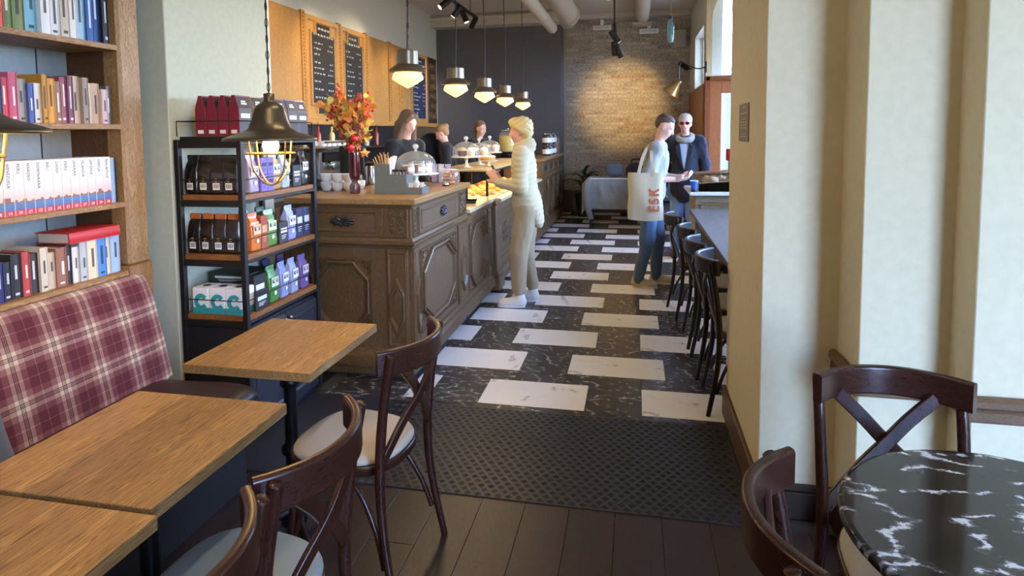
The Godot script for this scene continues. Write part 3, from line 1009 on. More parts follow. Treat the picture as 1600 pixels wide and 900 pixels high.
func shelf_of_books(row: Array, si: int, where: String, hr: Array, d0: float, jit: float) -> void:
	if not M.has("paper"): M.paper = mat(rgb(206, 192, 166), 0.95)
	var r := RandomNumberGenerator.new(); r.seed = 100 + si
	var total := 2.325 - d0
	var ws := []
	var sum := 0.0
	for q in row:
		var w := r.randf_range(0.7, 1.3)
		ws.append(w); sum += w
	var d := d0
	for k in row.size():
		var q: Array = row[k]
		var w: float = ws[k] / sum * total
		var h := r.randf_range(hr[0], hr[1])
		if k == row.size() - 3 and si == 3: h = 0.166
		if si == 3 and k > 11: h = minf(h, 0.166)
		var size := "tall" if h > (hr[0] + hr[1]) / 2 else "short"
		var left: String = row[k - 1][0] if k > 0 else "no"
		var right: String = row[k + 1][0] if k < row.size() - 1 else "the dark end panel and no"
		var lb := "%s %s book between %s and %s books on the %s" % [size, q[0], left, right, where]
		if k == 0: lb = "%s %s book beside a %s book, leftmost on the %s" % [size, q[0], right, where]
		if k == row.size() - 1: lb = "%s %s book against the dark end panel on the %s" % [size, q[0], where]
		var c := mat(rgb(q[1], q[2], q[3]), 0.5)
		var x := -2.27 - r.randf_range(0.0, 0.02)
		var t := book(lb, x, SHELF[si], d + w / 2, w * 0.96, h, r.randf_range(0.12, 0.17), c)
		# title bars and emblems printed on the spine
		var ink := Color.WHITE if rgb(q[1], q[2], q[3]).get_luminance() < 0.45 else rgb(50, 44, 50)
		var bm := mat(ink.lerp(rgb(q[1], q[2], q[3]), 0.25), 0.6)
		var bh := h * r.randf_range(0.25, 0.5)
		if w > 0.02:
			var b := part(t, "title_print", book_unit.band, bm)
			b.scale = Vector3(0.25, bh, w * 0.22)
			b.position = Vector3(0.0004, h * r.randf_range(0.45, 0.62), r.randf_range(-0.1, 0.1) * w)
		if r.randf() < 0.5:
			var b2 := part(t, "publisher_print", book_unit.band, bm)
			b2.scale = Vector3(0.25, h * 0.05, w * 0.4)
			b2.position = Vector3(0.0004, h * 0.1, 0)
		d += w

func travel_books() -> void:
	# one picture runs across the spines of the series: white sky, sunset, harbour skyline, sea, red foot
	var titles := ["Portugalia", "Australia", "Kenia", "Malezja", "Brazylia", "Malta", "Wenezuela", "Peru", "Maroko", "Dominikana", "Bali", "Chiny", "Peru", "Jamajka", "Islandia", "Japonia", "Grecja", "Mauritius"]
	var labels := {}
	var n := 18
	var W := 18 * 24
	var im := Image.create(W, 128, true, Image.FORMAT_RGB8)
	var r := RandomNumberGenerator.new(); r.seed = 5
	var sky := FastNoiseLite.new(); sky.seed = 9; sky.frequency = 0.06
	for x in W:
		var roof := 94.0 - 4.0 * sky.get_noise_1d(x * 1.0) - (3.0 if (x / 7) % 3 == 0 else 0.0)
		if absf(x - 64) < 4: roof = 76.0 + absf(x - 64) * 2.0
		if absf(x - 150) < 9: roof = 84.0
		if absf(x - 395) < 6: roof = 84.0
		for y in 128:
			var c := rgb(236, 234, 232)
			if y > 50: c = rgb(236, 234, 232).lerp(rgb(226, 196, 182), clampf((y - 50) / 40.0, 0, 1))
			if y > roof: c = rgb(146, 98, 84)
			if y > 97: c = rgb(92, 124, 168).lerp(rgb(76, 104, 156), (y - 97) / 20.0)
			if y > 114: c = rgb(196, 40, 48)
			im.set_pixel(x, y, c)
	im.generate_mipmaps()
	var tex := ImageTexture.create_from_image(im)
	var d0 := 1.58
	var w := (2.285 - d0) / n
	var white := mat(rgb(232, 230, 226), 0.55)
	for k in n:
		var d := d0 + w * (k + 0.5)
		var nx: String = titles[k + 1] if k + 1 < n else "a blue-spined book"
		var pv: String = titles[k - 1] if k > 0 else "the shelf's open side"
		var t := book("white travel guide with red foot titled %s, standing between %s and %s" % [titles[k], pv, nx], -2.268, SHELF[2], d, w * 0.98, 0.205, 0.14, white)
		t.set_meta("group", "white travel guides with a harbour picture")
		var sp := MB.new()
		sp.quad(Vector3(0, 0, w * 0.46), Vector3(0, 0, -w * 0.46), Vector3(0, 1, -w * 0.46), Vector3(0, 1, w * 0.46))
		var pm := StandardMaterial3D.new()
		pm.albedo_texture = tex
		pm.roughness = 0.5
		pm.uv1_scale = Vector3(1.0 / n, 1, 1)
		pm.uv1_offset = Vector3(float(k) / n, 0, 0)
		var q := part(t, "spine_print", sp, pm, Vector3(0.0008, 0, 0))
		q.scale = Vector3(1, 0.2045, 1)
		text(t, titles[k].to_upper(), 0.0115, rgb(60, 58, 64), Vector3(0.0012, 0.196, 0), "spine_title", true)
		text(t, str(13 + k) if k != 4 else "17", 0.011, rgb(244, 240, 236), Vector3(0.0013, 0.011, 0), "series_number", false)
	var b := book("pale blue picture book beside the dark end panel on the travel guide shelf", -2.27, SHELF[2], 2.297, 0.02, 0.2, 0.13, mat(rgb(150, 172, 196), 0.5))
	book("narrow black book between the pale blue picture book and the end panel", -2.28, SHELF[2], 2.318, 0.018, 0.2, 0.13, mat(rgb(32, 32, 44), 0.5))

func text(parent: Node3D, s: String, size: float, c: Color, at: Vector3, called: String, vertical: bool, side := "x") -> MeshInstance3D:
	var tm := TextMesh.new()
	tm.text = s
	tm.font_size = 16
	tm.pixel_size = size / 12.0
	tm.depth = 0.0004
	tm.curve_step = 4.0
	if vertical: tm.horizontal_alignment = HORIZONTAL_ALIGNMENT_LEFT
	var o := part(parent, called, tm, mat(c, 0.7), at)
	if side == "x":
		o.basis = Basis(Vector3.UP, PI / 2)
		if vertical: o.basis = Basis(Vector3.UP, PI / 2) * Basis(Vector3.BACK, -PI / 2)
	return o

# --------------------------------------------------------------- coffee rack
func bag_mesh(w: float, dp: float, h: float, seed_ := 0) -> ArrayMesh:
	var m := MB.new()
	var rows := []
	for q in [[0.0, 0.02, 0.02], [0.0, 1.0, 1.0], [0.05, 1.03, 1.05], [0.16, 1.04, 1.1], [0.3, 1.05, 1.12], [0.43, 1.04, 1.1], [0.55, 1.02, 1.03], [0.64, 1.0, 0.92], [0.72, 0.98, 0.76], [0.79, 0.97, 0.54], [0.85, 0.96, 0.28], [0.91, 0.96, 0.17], [0.97, 0.96, 0.15], [1.0, 0.95, 0.13], [1.0, 0.02, 0.01]]:
		var row := []
		var sec := rrect(w / 2 * q[1], dp / 2 * q[2], minf(w, dp) * 0.18 * minf(q[1], q[2]), 2)
		for i in sec.size():
			var p := sec[i]
			# gusset crease in the sides
			var gus := 1.0 - 0.25 * clampf(1.0 - absf(p.y) / (dp * 0.3), 0, 1) * (1.0 if q[0] > 0.3 else 0.3) * (1.0 if q[0] < 0.9 else 0.0)
			row.append(Vector3(p.x * gus, q[0] * h, p.y + (q[0] - 0.72) * (0.1 * dp if q[0] > 0.72 else 0.0)))
		rows.append(row)
	# crinkled foil
	var cr := FastNoiseLite.new()
	cr.seed = seed_
	cr.frequency = 26.0
	for i in range(2, rows.size() - 2):
		for j in rows[i].size():
			var p: Vector3 = rows[i][j]
			var k := cr.get_noise_3d(p.x, p.y * 1.3, p.z)
			rows[i][j] = p * Vector3(1.0 + 0.07 * k, 1, 1.0 + 0.2 * k) + Vector3(0.004 * k, 0.006 * k, 0)
	m.grid(rows, true, true)
	return m.mesh()

var bags := {}
func coffee_bag(label: String, at: Vector3, yaw: float, body: Color, lab: Color, kind: String, group: String) -> Node3D:
	var t := thing("coffee_bag", label, "coffee bag", at, yaw, group)
	if bags.is_empty():
		for k in 5: bags[k] = bag_mesh(0.076, 0.052, 0.195, k * 7 + 1)
	var bm := mat(body, 0.26)
	bm.metallic_specular = 0.7
	part(t, "pouch", bags[rng.randi() % 5], bm)
	if kind == "back":
		part(t, "barcode_label", cbox(Vector3(0.036, 0.034, 0.001), 0.0, Vector3(0, 0.04, 0.033)), M.white)
		for k in 6:
			part(t, "barcode_line", cbox(Vector3(0.0022, 0.02, 0.001), 0.0, Vector3(-0.012 + k * 0.0048, 0.041, 0.0336)), M.black)
		var m := MB.new()
		m.xf = Transform3D(Basis(), Vector3(0, 0.07, 0.034))
		for k in 3:
			var a := TAU * k / 3
			m.tube([Vector3(cos(a), sin(a), 0) * 0.007, Vector3(cos(a + 0.9), sin(a + 0.9), 0) * 0.0075, Vector3(cos(a + 1.7), sin(a + 1.7), 0) * 0.007], 0.0012, 5)
		part(t, "recycling_mark", m, mat(rgb(226, 190, 60), 0.6))
	else:
		part(t, "front_label", cbox(Vector3(0.062, 0.05, 0.001), 0.0, Vector3(0, 0.11, 0.0325)), mat(lab, 0.5))
		part(t, "label_block", cbox(Vector3(0.044, 0.02, 0.001), 0.0, Vector3(0, 0.114, 0.0332)), M.black)
		for k in 3:
			part(t, "label_line", cbox(Vector3(0.03 - k * 0.006, 0.003, 0.001), 0.0, Vector3(0, 0.12 - k * 0.006, 0.0339)), M.white)
		part(t, "round_emblem", disc(0.011, 0.001), mat(lab.lightened(0.2), 0.5), Vector3(0, 0.05, 0.034))
	return t

func disc(r: float, th: float) -> MB:
	var m := MB.new()
	m.xf = Transform3D(Basis(Vector3.RIGHT, PI / 2), Vector3.ZERO)
	m.lathe([[0.0005, -th / 2], [r, -th / 2], [r, -th / 2], [r, th / 2], [r, th / 2], [0.0005, th / 2]], 18)
	return m

func carton(label: String, at: Vector3, yaw: float, s: Vector3, c: Color, band: Color, group: String, category := "box") -> Node3D:
	var t := thing("carton", label, category, at, yaw, group)
	part(t, "box_body", cbox(s, 0.0015, Vector3(0, s.y / 2, 0)), mat(c, 0.5))
	part(t, "lid_seam", cbox(Vector3(s.x + 0.0006, 0.0012, s.z + 0.0006), 0, Vector3(0, s.y * 0.86, 0)), mat(c.darkened(0.4), 0.7))
	part(t, "printed_panel", cbox(Vector3(s.x * 0.7, s.y * 0.22, 0.001), 0, Vector3(0, s.y * 0.6, s.z / 2 + 0.0006)), mat(band, 0.5))
	for k in 3:
		part(t, "printed_line", cbox(Vector3(s.x * (0.55 - 0.1 * k), s.y * 0.025, 0.001), 0, Vector3(-s.x * 0.04 * k, s.y * (0.36 - 0.07 * k), s.z / 2 + 0.0006)), mat(band, 0.5))
	return t

func gable_box(label: String, at: Vector3, yaw: float, s: Vector3, face: Color, side: Color, group: String) -> Node3D:
	var t := thing("gable_box", label, "coffee box", at, yaw, group)
	# outline seen from the narrow side
	var w := s.x / 2
	var out := PackedVector2Array([Vector2(-w, 0), Vector2(w, 0), Vector2(w, s.y * 0.68), Vector2(w * 0.35, s.y * 0.97), Vector2(w * 0.35, s.y), Vector2(-w * 0.35, s.y), Vector2(-w * 0.35, s.y * 0.97), Vector2(-w, s.y * 0.68)])
	var m := MB.new()
	m.prism(out, -s.z / 2, s.z / 2, 0.001)
	part(t, "box_body", m, mat(side, 0.5))
	m = MB.new()
	m.quad(Vector3(w + 0.0006, 0.002, s.z * 0.48), Vector3(w + 0.0006, 0.002, -s.z * 0.48), Vector3(w + 0.0006, s.y * 0.675, -s.z * 0.48), Vector3(w + 0.0006, s.y * 0.675, s.z * 0.48))
	m.quad(Vector3(w + 0.0008, s.y * 0.682, s.z * 0.48), Vector3(w + 0.0008, s.y * 0.682, -s.z * 0.48), Vector3(w * 0.35 + 0.0008, s.y * 0.968, -s.z * 0.48), Vector3(w * 0.35 + 0.0008, s.y * 0.968, s.z * 0.48))
	part(t, "printed_front", m, mat(face, 0.5))
	part(t, "bar_label", cbox(Vector3(0.001, 0.022, s.z * 0.7), 0, Vector3(w + 0.0012, s.y * 0.5, 0)), M.white)
	m = MB.new()
	m.xf = Transform3D(Basis(Vector3.BACK, atan2(w * 0.65, s.y * 0.29)), Vector3(w * 0.68 + 0.0016, s.y * 0.825, 0))
	m.box(Vector3(0, 0.006, 0), Vector3(0.001, 0.008, s.z * 0.34))
	m.box(Vector3(0, -0.006, 0), Vector3(0.001, 0.008, s.z * 0.44))
	part(t, "logo_print", m, M.white)
	part(t, "price_sticker", cbox(Vector3(s.x * 0.55, s.y * 0.09, 0.001), 0, Vector3(0, s.y * 0.11, s.z / 2 + 0.0006)), M.white)
	part(t, "side_seam", cbox(Vector3(s.x * 0.9, 0.0015, 0.001), 0, Vector3(0, s.y * 0.52, s.z / 2 + 0.0006)), mat(side.darkened(0.3), 0.6))
	return t

const RACK := [1.545, 1.258, 0.962, 0.66]
func build_rack() -> void:
	var t := thing("coffee_rack", "black metal coffee rack with oak shelves over a low black cabinet", "rack", Vector3.ZERO)
	var x0 := -2.205; var x1 := -1.862; var d0 := 2.62; var d1 := 3.292
	for q in [[x0, d0], [x1, d0], [x0, d1], [x1, d1]]:
		part(t, "post", bx(q[0] - 0.013, q[0] + 0.013, 0.05, 1.53, q[1] - 0.013, q[1] + 0.013, 0.002), M.black_metal)
	for k in 4:
		var h: float = RACK[k]
		part(t, "shelf", bx(x0 + 0.012, x1 + 0.006, h - 0.026, h, d0 + 0.002, d1, 0.002), rewood(M.oak, "z", Color(0.86, 0.74, 0.62), k * 0.3) if k > 0 else M.black_metal)
		var m := bx(x0, x1, h - 0.056, h - 0.026, d0 - 0.012, d0 + 0.012, 0.002)
		bx(x1 - 0.012, x1 + 0.012, h - 0.04, h - 0.026, d0, d1, 0.002, m)
		bx(x0, x1, h - 0.056, h - 0.026, d1 - 0.012, d1 + 0.012, 0.002, m)
		part(t, "shelf_frame", m, M.black_metal)
		m = MB.new()
		var y := h + 0.075
		if k == 0:
			m.tube([V(x0, h, d0), V(x0, y, d0), V(x1, y, d0), V(x1, y, d1), V(x1, h, d1)], 0.0028, 6)
			m.tube([V(x0, y, d0), V(x0, y, d1)], 0.0028, 6)
		else:
			m.tube([V(x0, y, d0), V(x1, y, d0)], 0.0026, 6)
			m.tube([V(x1, y, d0), V(x1, y, d1)], 0.0026, 6)
		part(t, "guard_wire", m, M.iron)
	part(t, "cabinet_body", bx(x0 - 0.01, x1 - 0.012, 0.04, 0.6, d0 - 0.005, d1 + 0.01, 0.003), mat(rgb(30, 30, 36), 0.5))
	for k in 2:
		var a := d0 + 0.01 + k * 0.325
		var dr := part(t, "cabinet_door", bx(x1 - 0.012, x1 + 0.006, 0.06, 0.585, a, a + 0.318, 0.004), mat(rgb(38, 38, 46), 0.45))
		var m2 := MB.new()
		m2.xf = Transform3D(Basis(Vector3.UP, PI / 2), V(x1 + 0.0065, 0, a))
		var o := PackedVector2Array([Vector2(0.03, 0.1), Vector2(0.288, 0.1), Vector2(0.288, 0.55), Vector2(0.03, 0.55)])
		var i2 := PackedVector2Array([Vector2(0.06, 0.13), Vector2(0.258, 0.13), Vector2(0.258, 0.52), Vector2(0.06, 0.52)])
		m2.frame(o, i2, [[0.0, 0.0], [0.2, 0.006], [0.6, 0.006], [1.0, 0.0]])
		part(dr, "door_moulding", m2, mat(rgb(38, 38, 46), 0.45))
		m2 = MB.new(); m2.ball(V(x1 + 0.018, 0.555, a + (0.295 if k == 0 else 0.02)), Vector3(0.011, 0.011, 0.011), 10, 8)
		part(dr, "knob", m2, M.steel, Vector3.ZERO, "small chrome knob")
	part(t, "plinth", bx(x0, x1 - 0.03, 0.0, 0.04, d0, d1), M.black)
	# top: red gable boxes, then black ones in a row facing the aisle
	var g := "gable coffee boxes on top of the rack"
	for k in 4:
		var lb: String = ["on the rack top, nearest the wall", "on the rack top, second from the wall", "on the rack top, third from the wall", "at the aisle end of its row, black front showing"][k]
		gable_box("dark red gable coffee box " + lb, V(-2.11 + k * 0.062, 1.546, 2.72), 0, Vector3(0.058, 0.2, 0.1), rgb(52, 46, 50), rgb(132, 34, 52), g)
	var hue := [["cream", rgb(168, 148, 120)], ["grey", rgb(90, 86, 88)], ["grey", rgb(84, 80, 84)], ["blue", rgb(58, 64, 120)], ["lilac", rgb(170, 150, 170)]]
	for k in 5:
		var lb: String = ["touching the red boxes", "second from the red boxes", "behind the caged lamp", "blue-edged", "nearest the counter"][k]
		gable_box("black gable coffee box with white print on the rack top, " + lb, V(-1.92, 1.546, 2.83 + k * 0.104), 0, Vector3(0.06, 0.2, 0.098), rgb(48, 44, 47), hue[k][1], g)
	var g2 := "coffee bags with barcodes facing the tables"
	var tail := ["against the wall", "second from the wall", "third from the wall", "next to the front post"]
	for k in 4:
		coffee_bag("black coffee bag with barcode on the second rack shelf, " + tail[k], V(-2.165 + k * 0.071, 1.259, 2.68), rng.randf_range(-0.12, 0.12), rgb(24, 22, 24), Color.BLACK, "back", g2)
		coffee_bag("black and orange coffee bag on the third rack shelf, " + tail[k], V(-2.165 + k * 0.071, 0.963, 2.68), rng.randf_range(-0.12, 0.12), rgb(28, 22, 20), Color.BLACK, "back", g2)
		part(get_node(String(get_child(get_child_count() - 1).name)), "orange_top", cbox(Vector3(0.066, 0.03, 0.012), 0.004, Vector3(0, 0.182, 0.002)), mat(rgb(188, 104, 48), 0.4), Vector3.ZERO, "orange folded top")
	var q90 := PI / 2
	var ga := "coffee packs facing the aisle on the rack"
	var xa := -1.908
	# second shelf
	coffee_bag("silver lilac coffee bag on the second rack shelf beside the front post", V(xa, 1.259, 2.752), q90, rgb(164, 150, 176), rgb(214, 208, 214), "front", ga)
	for k in 2:
		for j in 2:
			carton("bright purple capsule box on the second rack shelf, %s of its %s stack" % [["bottom", "top"][j], ["first", "second"][k]], V(xa + 0.005, 1.259 + j * 0.088, 2.825 + k * 0.058), q90, Vector3(0.055, 0.086, 0.06), rgb(118, 100, 196), rgb(40, 34, 60), ga)
	coffee_bag("gold coffee bag on the second rack shelf behind the lamp cage", V(xa, 1.259, 2.945), q90, rgb(186, 150, 92), rgb(224, 210, 180), "front", ga)
	coffee_bag("pale blue coffee bag on the second rack shelf", V(xa, 1.259, 3.04), q90 + 0.1, rgb(168, 186, 208), rgb(220, 226, 232), "front", ga)
	carton("black information card with white print on the second rack shelf", V(xa + 0.02, 1.259, 3.15), q90, Vector3(0.085, 0.12, 0.012), rgb(30, 30, 32), rgb(220, 220, 216), ga, "sign")
	coffee_bag("black coffee bag at the counter end of the second rack shelf", V(xa, 1.259, 3.235), q90, rgb(40, 36, 40), rgb(200, 200, 200), "front", ga)
	# third shelf
	coffee_bag("orange coffee bag on the third rack shelf beside the front post", V(xa, 0.963, 2.752), q90, rgb(206, 116, 52), rgb(232, 180, 130), "front", ga)
	carton("rust orange patterned carton on the third rack shelf", V(xa, 0.963, 2.826), q90, Vector3(0.06, 0.17, 0.05), rgb(148, 70, 38), rgb(206, 150, 110), ga)
	coffee_bag("green coffee bag on the third rack shelf", V(xa, 0.963, 2.89), q90 - 0.1, rgb(92, 138, 66), rgb(206, 220, 160), "front", ga)
	carton("charcoal capsule carton with white lines on the third rack shelf", V(xa + 0.01, 0.963, 2.985), q90, Vector3(0.085, 0.115, 0.05), rgb(56, 54, 58), rgb(226, 226, 222), ga)
	carton("black lidded carton stacked behind the charcoal one on the third rack shelf", V(xa - 0.06, 0.963, 2.985), q90, Vector3(0.085, 0.16, 0.05), rgb(32, 32, 34), rgb(216, 216, 210), ga)
	coffee_bag("lavender coffee bag on the third rack shelf", V(xa, 0.963, 3.08), q90, rgb(150, 156, 204), rgb(226, 226, 236), "front", ga)
	for k in 2:
		carton("navy coffee carton on the third rack shelf, " + ["beside the lavender bag", "at the counter end"][k], V(xa, 0.963, 3.165 + k * 0.075), q90, Vector3(0.07, 0.165, 0.05), rgb(52, 56, 84), rgb(200, 204, 220), ga)
	# lowest shelf
	var g4 := "white and teal boxes on the lowest rack shelf"
	for k in 3:
		var c := thing("carton", "white box with teal ring print on the lowest rack shelf, " + ["nearest the wall", "middle of three", "by the front post"][k], "box", V(-2.13 + k * 0.093, 0.661, 2.69), 0.0, g4)
		part(c, "box_body", cbox(Vector3(0.089, 0.13, 0.11), 0.004, Vector3(0, 0.065, 0)), M.white)
		part(c, "teal_foot", cbox(Vector3(0.0895, 0.03, 0.1105), 0.0, Vector3(0, 0.0152, 0)), mat(rgb(52, 156, 154), 0.5))
		var m3 := MB.new()
		var pth := []
		for i in 15:
			var a := deg_to_rad(35 + 290.0 * i / 14)
			pth.append(Vector3(0.005 + cos(a) * 0.028, 0.06 + sin(a) * 0.03, 0.0556))
		m3.tube(pth, 0.0085, 6, true, false, 0.06, Vector3(0, 0, 0))
		sweep(m3, pth, rrect(0.0012, 0.011, 0.0004, 1), Vector3(0, 0, 1))
		part(c, "teal_ring_print", m3, mat(rgb(52, 156, 154), 0.5))
		part(c, "hand_hole", disc(0.02, 0.001), M.black, Vector3(0, 0.1302, 0)).rotation.x = PI / 2
	for k in 3:
		carton("dark green capsule carton stacked behind the white boxes, " + ["lowest", "middle", "uppermost"][k], V(-2.06, 0.661 + k * 0.06, 2.86), 0, Vector3(0.24, 0.056, 0.18), rgb(34, 50, 40), rgb(210, 214, 206), ga)
	carton("low black card with white price lines at the front of the lowest rack shelf", V(xa + 0.035, 0.661, 2.76), q90, Vector3(0.11, 0.1, 0.01), rgb(28, 28, 30), rgb(226, 226, 222), ga, "sign")
	carton("black coffee carton behind the price card on the lowest rack shelf", V(xa - 0.02, 0.661, 2.79), q90, Vector3(0.1, 0.17, 0.06), rgb(32, 34, 34), rgb(220, 220, 214), ga)
	coffee_bag("bright green coffee bag on the lowest rack shelf", V(xa, 0.661, 2.89), q90, rgb(74, 130, 62), rgb(190, 214, 170), "front", ga)
	coffee_bag("periwinkle coffee bag beside the bright green one on the lowest rack shelf", V(xa, 0.661, 2.99), q90 + 0.12, rgb(140, 150, 196), rgb(224, 224, 234), "front", ga)
	coffee_bag("silver blue coffee bag on the lowest rack shelf", V(xa, 0.661, 3.09), q90 + 0.1, rgb(158, 170, 196), rgb(226, 228, 232), "front", ga)
	coffee_bag("violet coffee bag at the counter end of the lowest rack shelf", V(xa, 0.661, 3.2), q90, rgb(112, 92, 146), rgb(200, 190, 214), "front", ga)
	# second rows
	for k in 4:
		coffee_bag("dark %s coffee bag in the rear row of the %s rack shelf" % [["blue", "green", "navy", "violet"][k], ["third", "third", "lowest", "lowest"][k]], V(-2.03, [0.963, 0.963, 0.661, 0.661][k], 2.86 + (k % 2) * 0.14 + (0.18 if k > 1 else 0.0)), q90, [rgb(52, 66, 100), rgb(46, 72, 50), rgb(40, 46, 84), rgb(66, 56, 96)][k], rgb(180, 180, 190), "front", ga)

# --------------------------------------------------------------- the carved bar
func rectp(x0: float, y0: float, x1: float, y1: float) -> PackedVector2Array:
	return PackedVector2Array([Vector2(x0, y0), Vector2(x1, y0), Vector2(x1, y1), Vector2(x0, y1)])

func octp(cx: float, cy: float, hw: float, hh: float, cw: float, ch: float) -> PackedVector2Array:
	return PackedVector2Array([Vector2(cx - hw + cw, cy - hh), Vector2(cx + hw - cw, cy - hh), Vector2(cx + hw, cy - hh + ch), Vector2(cx + hw, cy + hh - ch), Vector2(cx + hw - cw, cy + hh), Vector2(cx - hw + cw, cy + hh), Vector2(cx - hw, cy + hh - ch), Vector2(cx - hw, cy - hh + ch)])

func scroll(m: MB, c: Vector2, r: float, turns: float, a0: float, dir: float, th: float) -> void:
	var p := []
	var n := int(10 * turns)
	for i in n + 1:
		var f := float(i) / n
		var a := a0 + dir * TAU * turns * f
		var rr := r * (1.0 - 0.82 * f)
		p.append(Vector3(c.x + cos(a) * rr, c.y + sin(a) * rr, 0.003 + 0.004 * f))
	m.tube(p, th, 5)

# scrollwork filling a rectangle
func carving(w: float, h: float, seed_: int) -> MB:
	var m := MB.new()
	var r := RandomNumberGenerator.new(); r.seed = seed_
	var s := minf(w, h)
	var nx := maxi(1, int(round(w / (s * 0.5))))
	var ny := maxi(1, int(round(h / (s * 0.5))))
	for i in nx:
		for j in ny:
			var c := Vector2(-w / 2 + (i + 0.5) * w / nx, -h / 2 + (j + 0.5) * h / ny)
			var dir := 1.0 if (i + j) % 2 == 0 else -1.0
			scroll(m, c, minf(w / nx, h / ny) * 0.46, 1.35, r.randf() * TAU, dir, s * 0.05)
			m.ball(Vector3(c.x, c.y, 0.005), Vector3(s * 0.07, s * 0.07, 0.006), 6, 4)
	return m

var corner_carve: ArrayMesh
func make_corner() -> void:
	# scrolls filling the triangle (0,0) (1,0) (0,1), z outwards, unit size
	var m := MB.new()
	for q in [[0.2, 0.2, 0.17, 0.5, 1], [0.52, 0.16, 0.14, 2.2, -1], [0.16, 0.52, 0.14, 4.2, 1], [0.76, 0.1, 0.09, 1.0, 1], [0.1, 0.76, 0.09, 3.0, -1], [0.4, 0.4, 0.12, 5.0, -1]]:
		scroll(m, Vector2(q[0], q[1]), q[2], 1.3, q[3], q[4], 0.04)
	for i in m.v.size():
		m.v[i] = Vector3(m.v[i].x, m.v[i].y, m.v[i].z * 1.0)
	corner_carve = m.mesh()

func place(o: Node3D, xf: Transform3D, off := Vector3.ZERO) -> void:
	o.transform = xf * Transform3D(Basis(), off)

func octagon_panel(t: Node3D, xf: Transform3D, x0: float, x1: float, y0: float, y1: float, wm: Material, seed_: int) -> void:
	var cx := (x0 + x1) / 2
	var cy := (y0 + y1) / 2
	var hw := (x1 - x0) / 2
	var hh := (y1 - y0) / 2
	var m := MB.new()
	m.frame(rectp(x0 - 0.012, y0 - 0.012, x1 + 0.012, y1 + 0.012), rectp(x0, y0, x1, y1), [[0.0, 0.0], [0.3, 0.014], [0.7, 0.014], [1.0, -0.005]])
	place(part(t, "edge_moulding", m, wm), xf)
	m = MB.new()
	m.prism(rectp(x0, y0, x1, y1), -0.012, -0.005)
	place(part(t, "recess_ground", m, wm), xf)
	var cw := hw * 0.52
	var ch := hh * 0.5
	var fw := minf(hw, hh) * 0.2
	m = MB.new()
	var o := octp(cx, cy, hw - 0.004, hh - 0.004, cw, ch)
	var i := octp(cx, cy, hw - fw, hh - fw, cw - fw * 0.55, ch - fw * 0.45)
	m.frame(o, i, [[0.0, -0.005], [0.08, 0.026], [0.26, 0.03], [0.36, 0.012], [0.62, 0.008], [0.72, 0.022], [0.88, 0.018], [1.0, -0.002]])
	place(part(t, "octagon_moulding", m, wm), xf)
	m = MB.new()
	m.prism(octp(cx, cy, hw - fw * 1.02, hh - fw * 1.02, cw - fw * 0.56, ch - fw * 0.46), -0.004, 0.001, 0.001)
	place(part(t, "panel_field", m, wm), xf)
	for q in [[x0, y0, 1, 1], [x1, y0, -1, 1], [x1, y1, -1, -1], [x0, y1, 1, -1]]:
		var c := part(t, "carved_corner", corner_carve, M.counter)
		var b := Basis(Vector3(q[2] * cw * 0.9, 0, 0), Vector3(0, q[3] * ch * 0.9, 0), Vector3(0, 0, 0.42))
		if q[2] * q[3] < 0:
			# turn instead of mirroring
			b = Basis(Vector3(0, q[3] * ch * 0.9, 0), Vector3(q[2] * cw * 0.9, 0, 0), Vector3(0, 0, 0.42))
		c.transform = xf * Transform3D(b, Vector3(q[0], q[1], -0.005))

func diamond_pilaster(t: Node3D, xf: Transform3D, x0: float, x1: float, y0: float, y1: float, wm: Material) -> void:
	var m := MB.new()
	m.prism(rectp(x0, y0, x1, y1), 0.0, 0.016, 0.005)
	place(part(t, "pilaster", m, wm), xf)
	var cx := (x0 + x1) / 2
	var hw := (x1 - x0) / 2 * 0.72
	var cy := y0 + (y1 - y0) * 0.42
	var hh := (y1 - y0) * 0.3
	m = MB.new()
	var o := PackedVector2Array([Vector2(cx, cy - hh), Vector2(cx + hw, cy - hh * 0.45), Vector2(cx + hw, cy + hh * 0.45), Vector2(cx, cy + hh), Vector2(cx - hw, cy + hh * 0.45), Vector2(cx - hw, cy - hh * 0.45)])
	var i := PackedVector2Array()
	for p in o: i.append(Vector2(cx, cy) + (p - Vector2(cx, cy)) * 0.66)
	m.frame(o, i, [[0.0, 0.014], [0.2, 0.034], [0.5, 0.036], [1.0, 0.014]])
	m.prism(i, 0.014, 0.022, 0.006)
	place(part(t, "lozenge_moulding", m, wm), xf)
	m = MB.new()
	m.frame(rectp(x0 + 0.01, y0 + 0.02, x1 - 0.01, y1 - 0.02), rectp(x0 + 0.022, y0 + 0.035, x1 - 0.022, y1 - 0.035), [[0.0, 0.016], [0.4, 0.022], [1.0, 0.016]])
	place(part(t, "pilaster_bead", m, wm), xf)

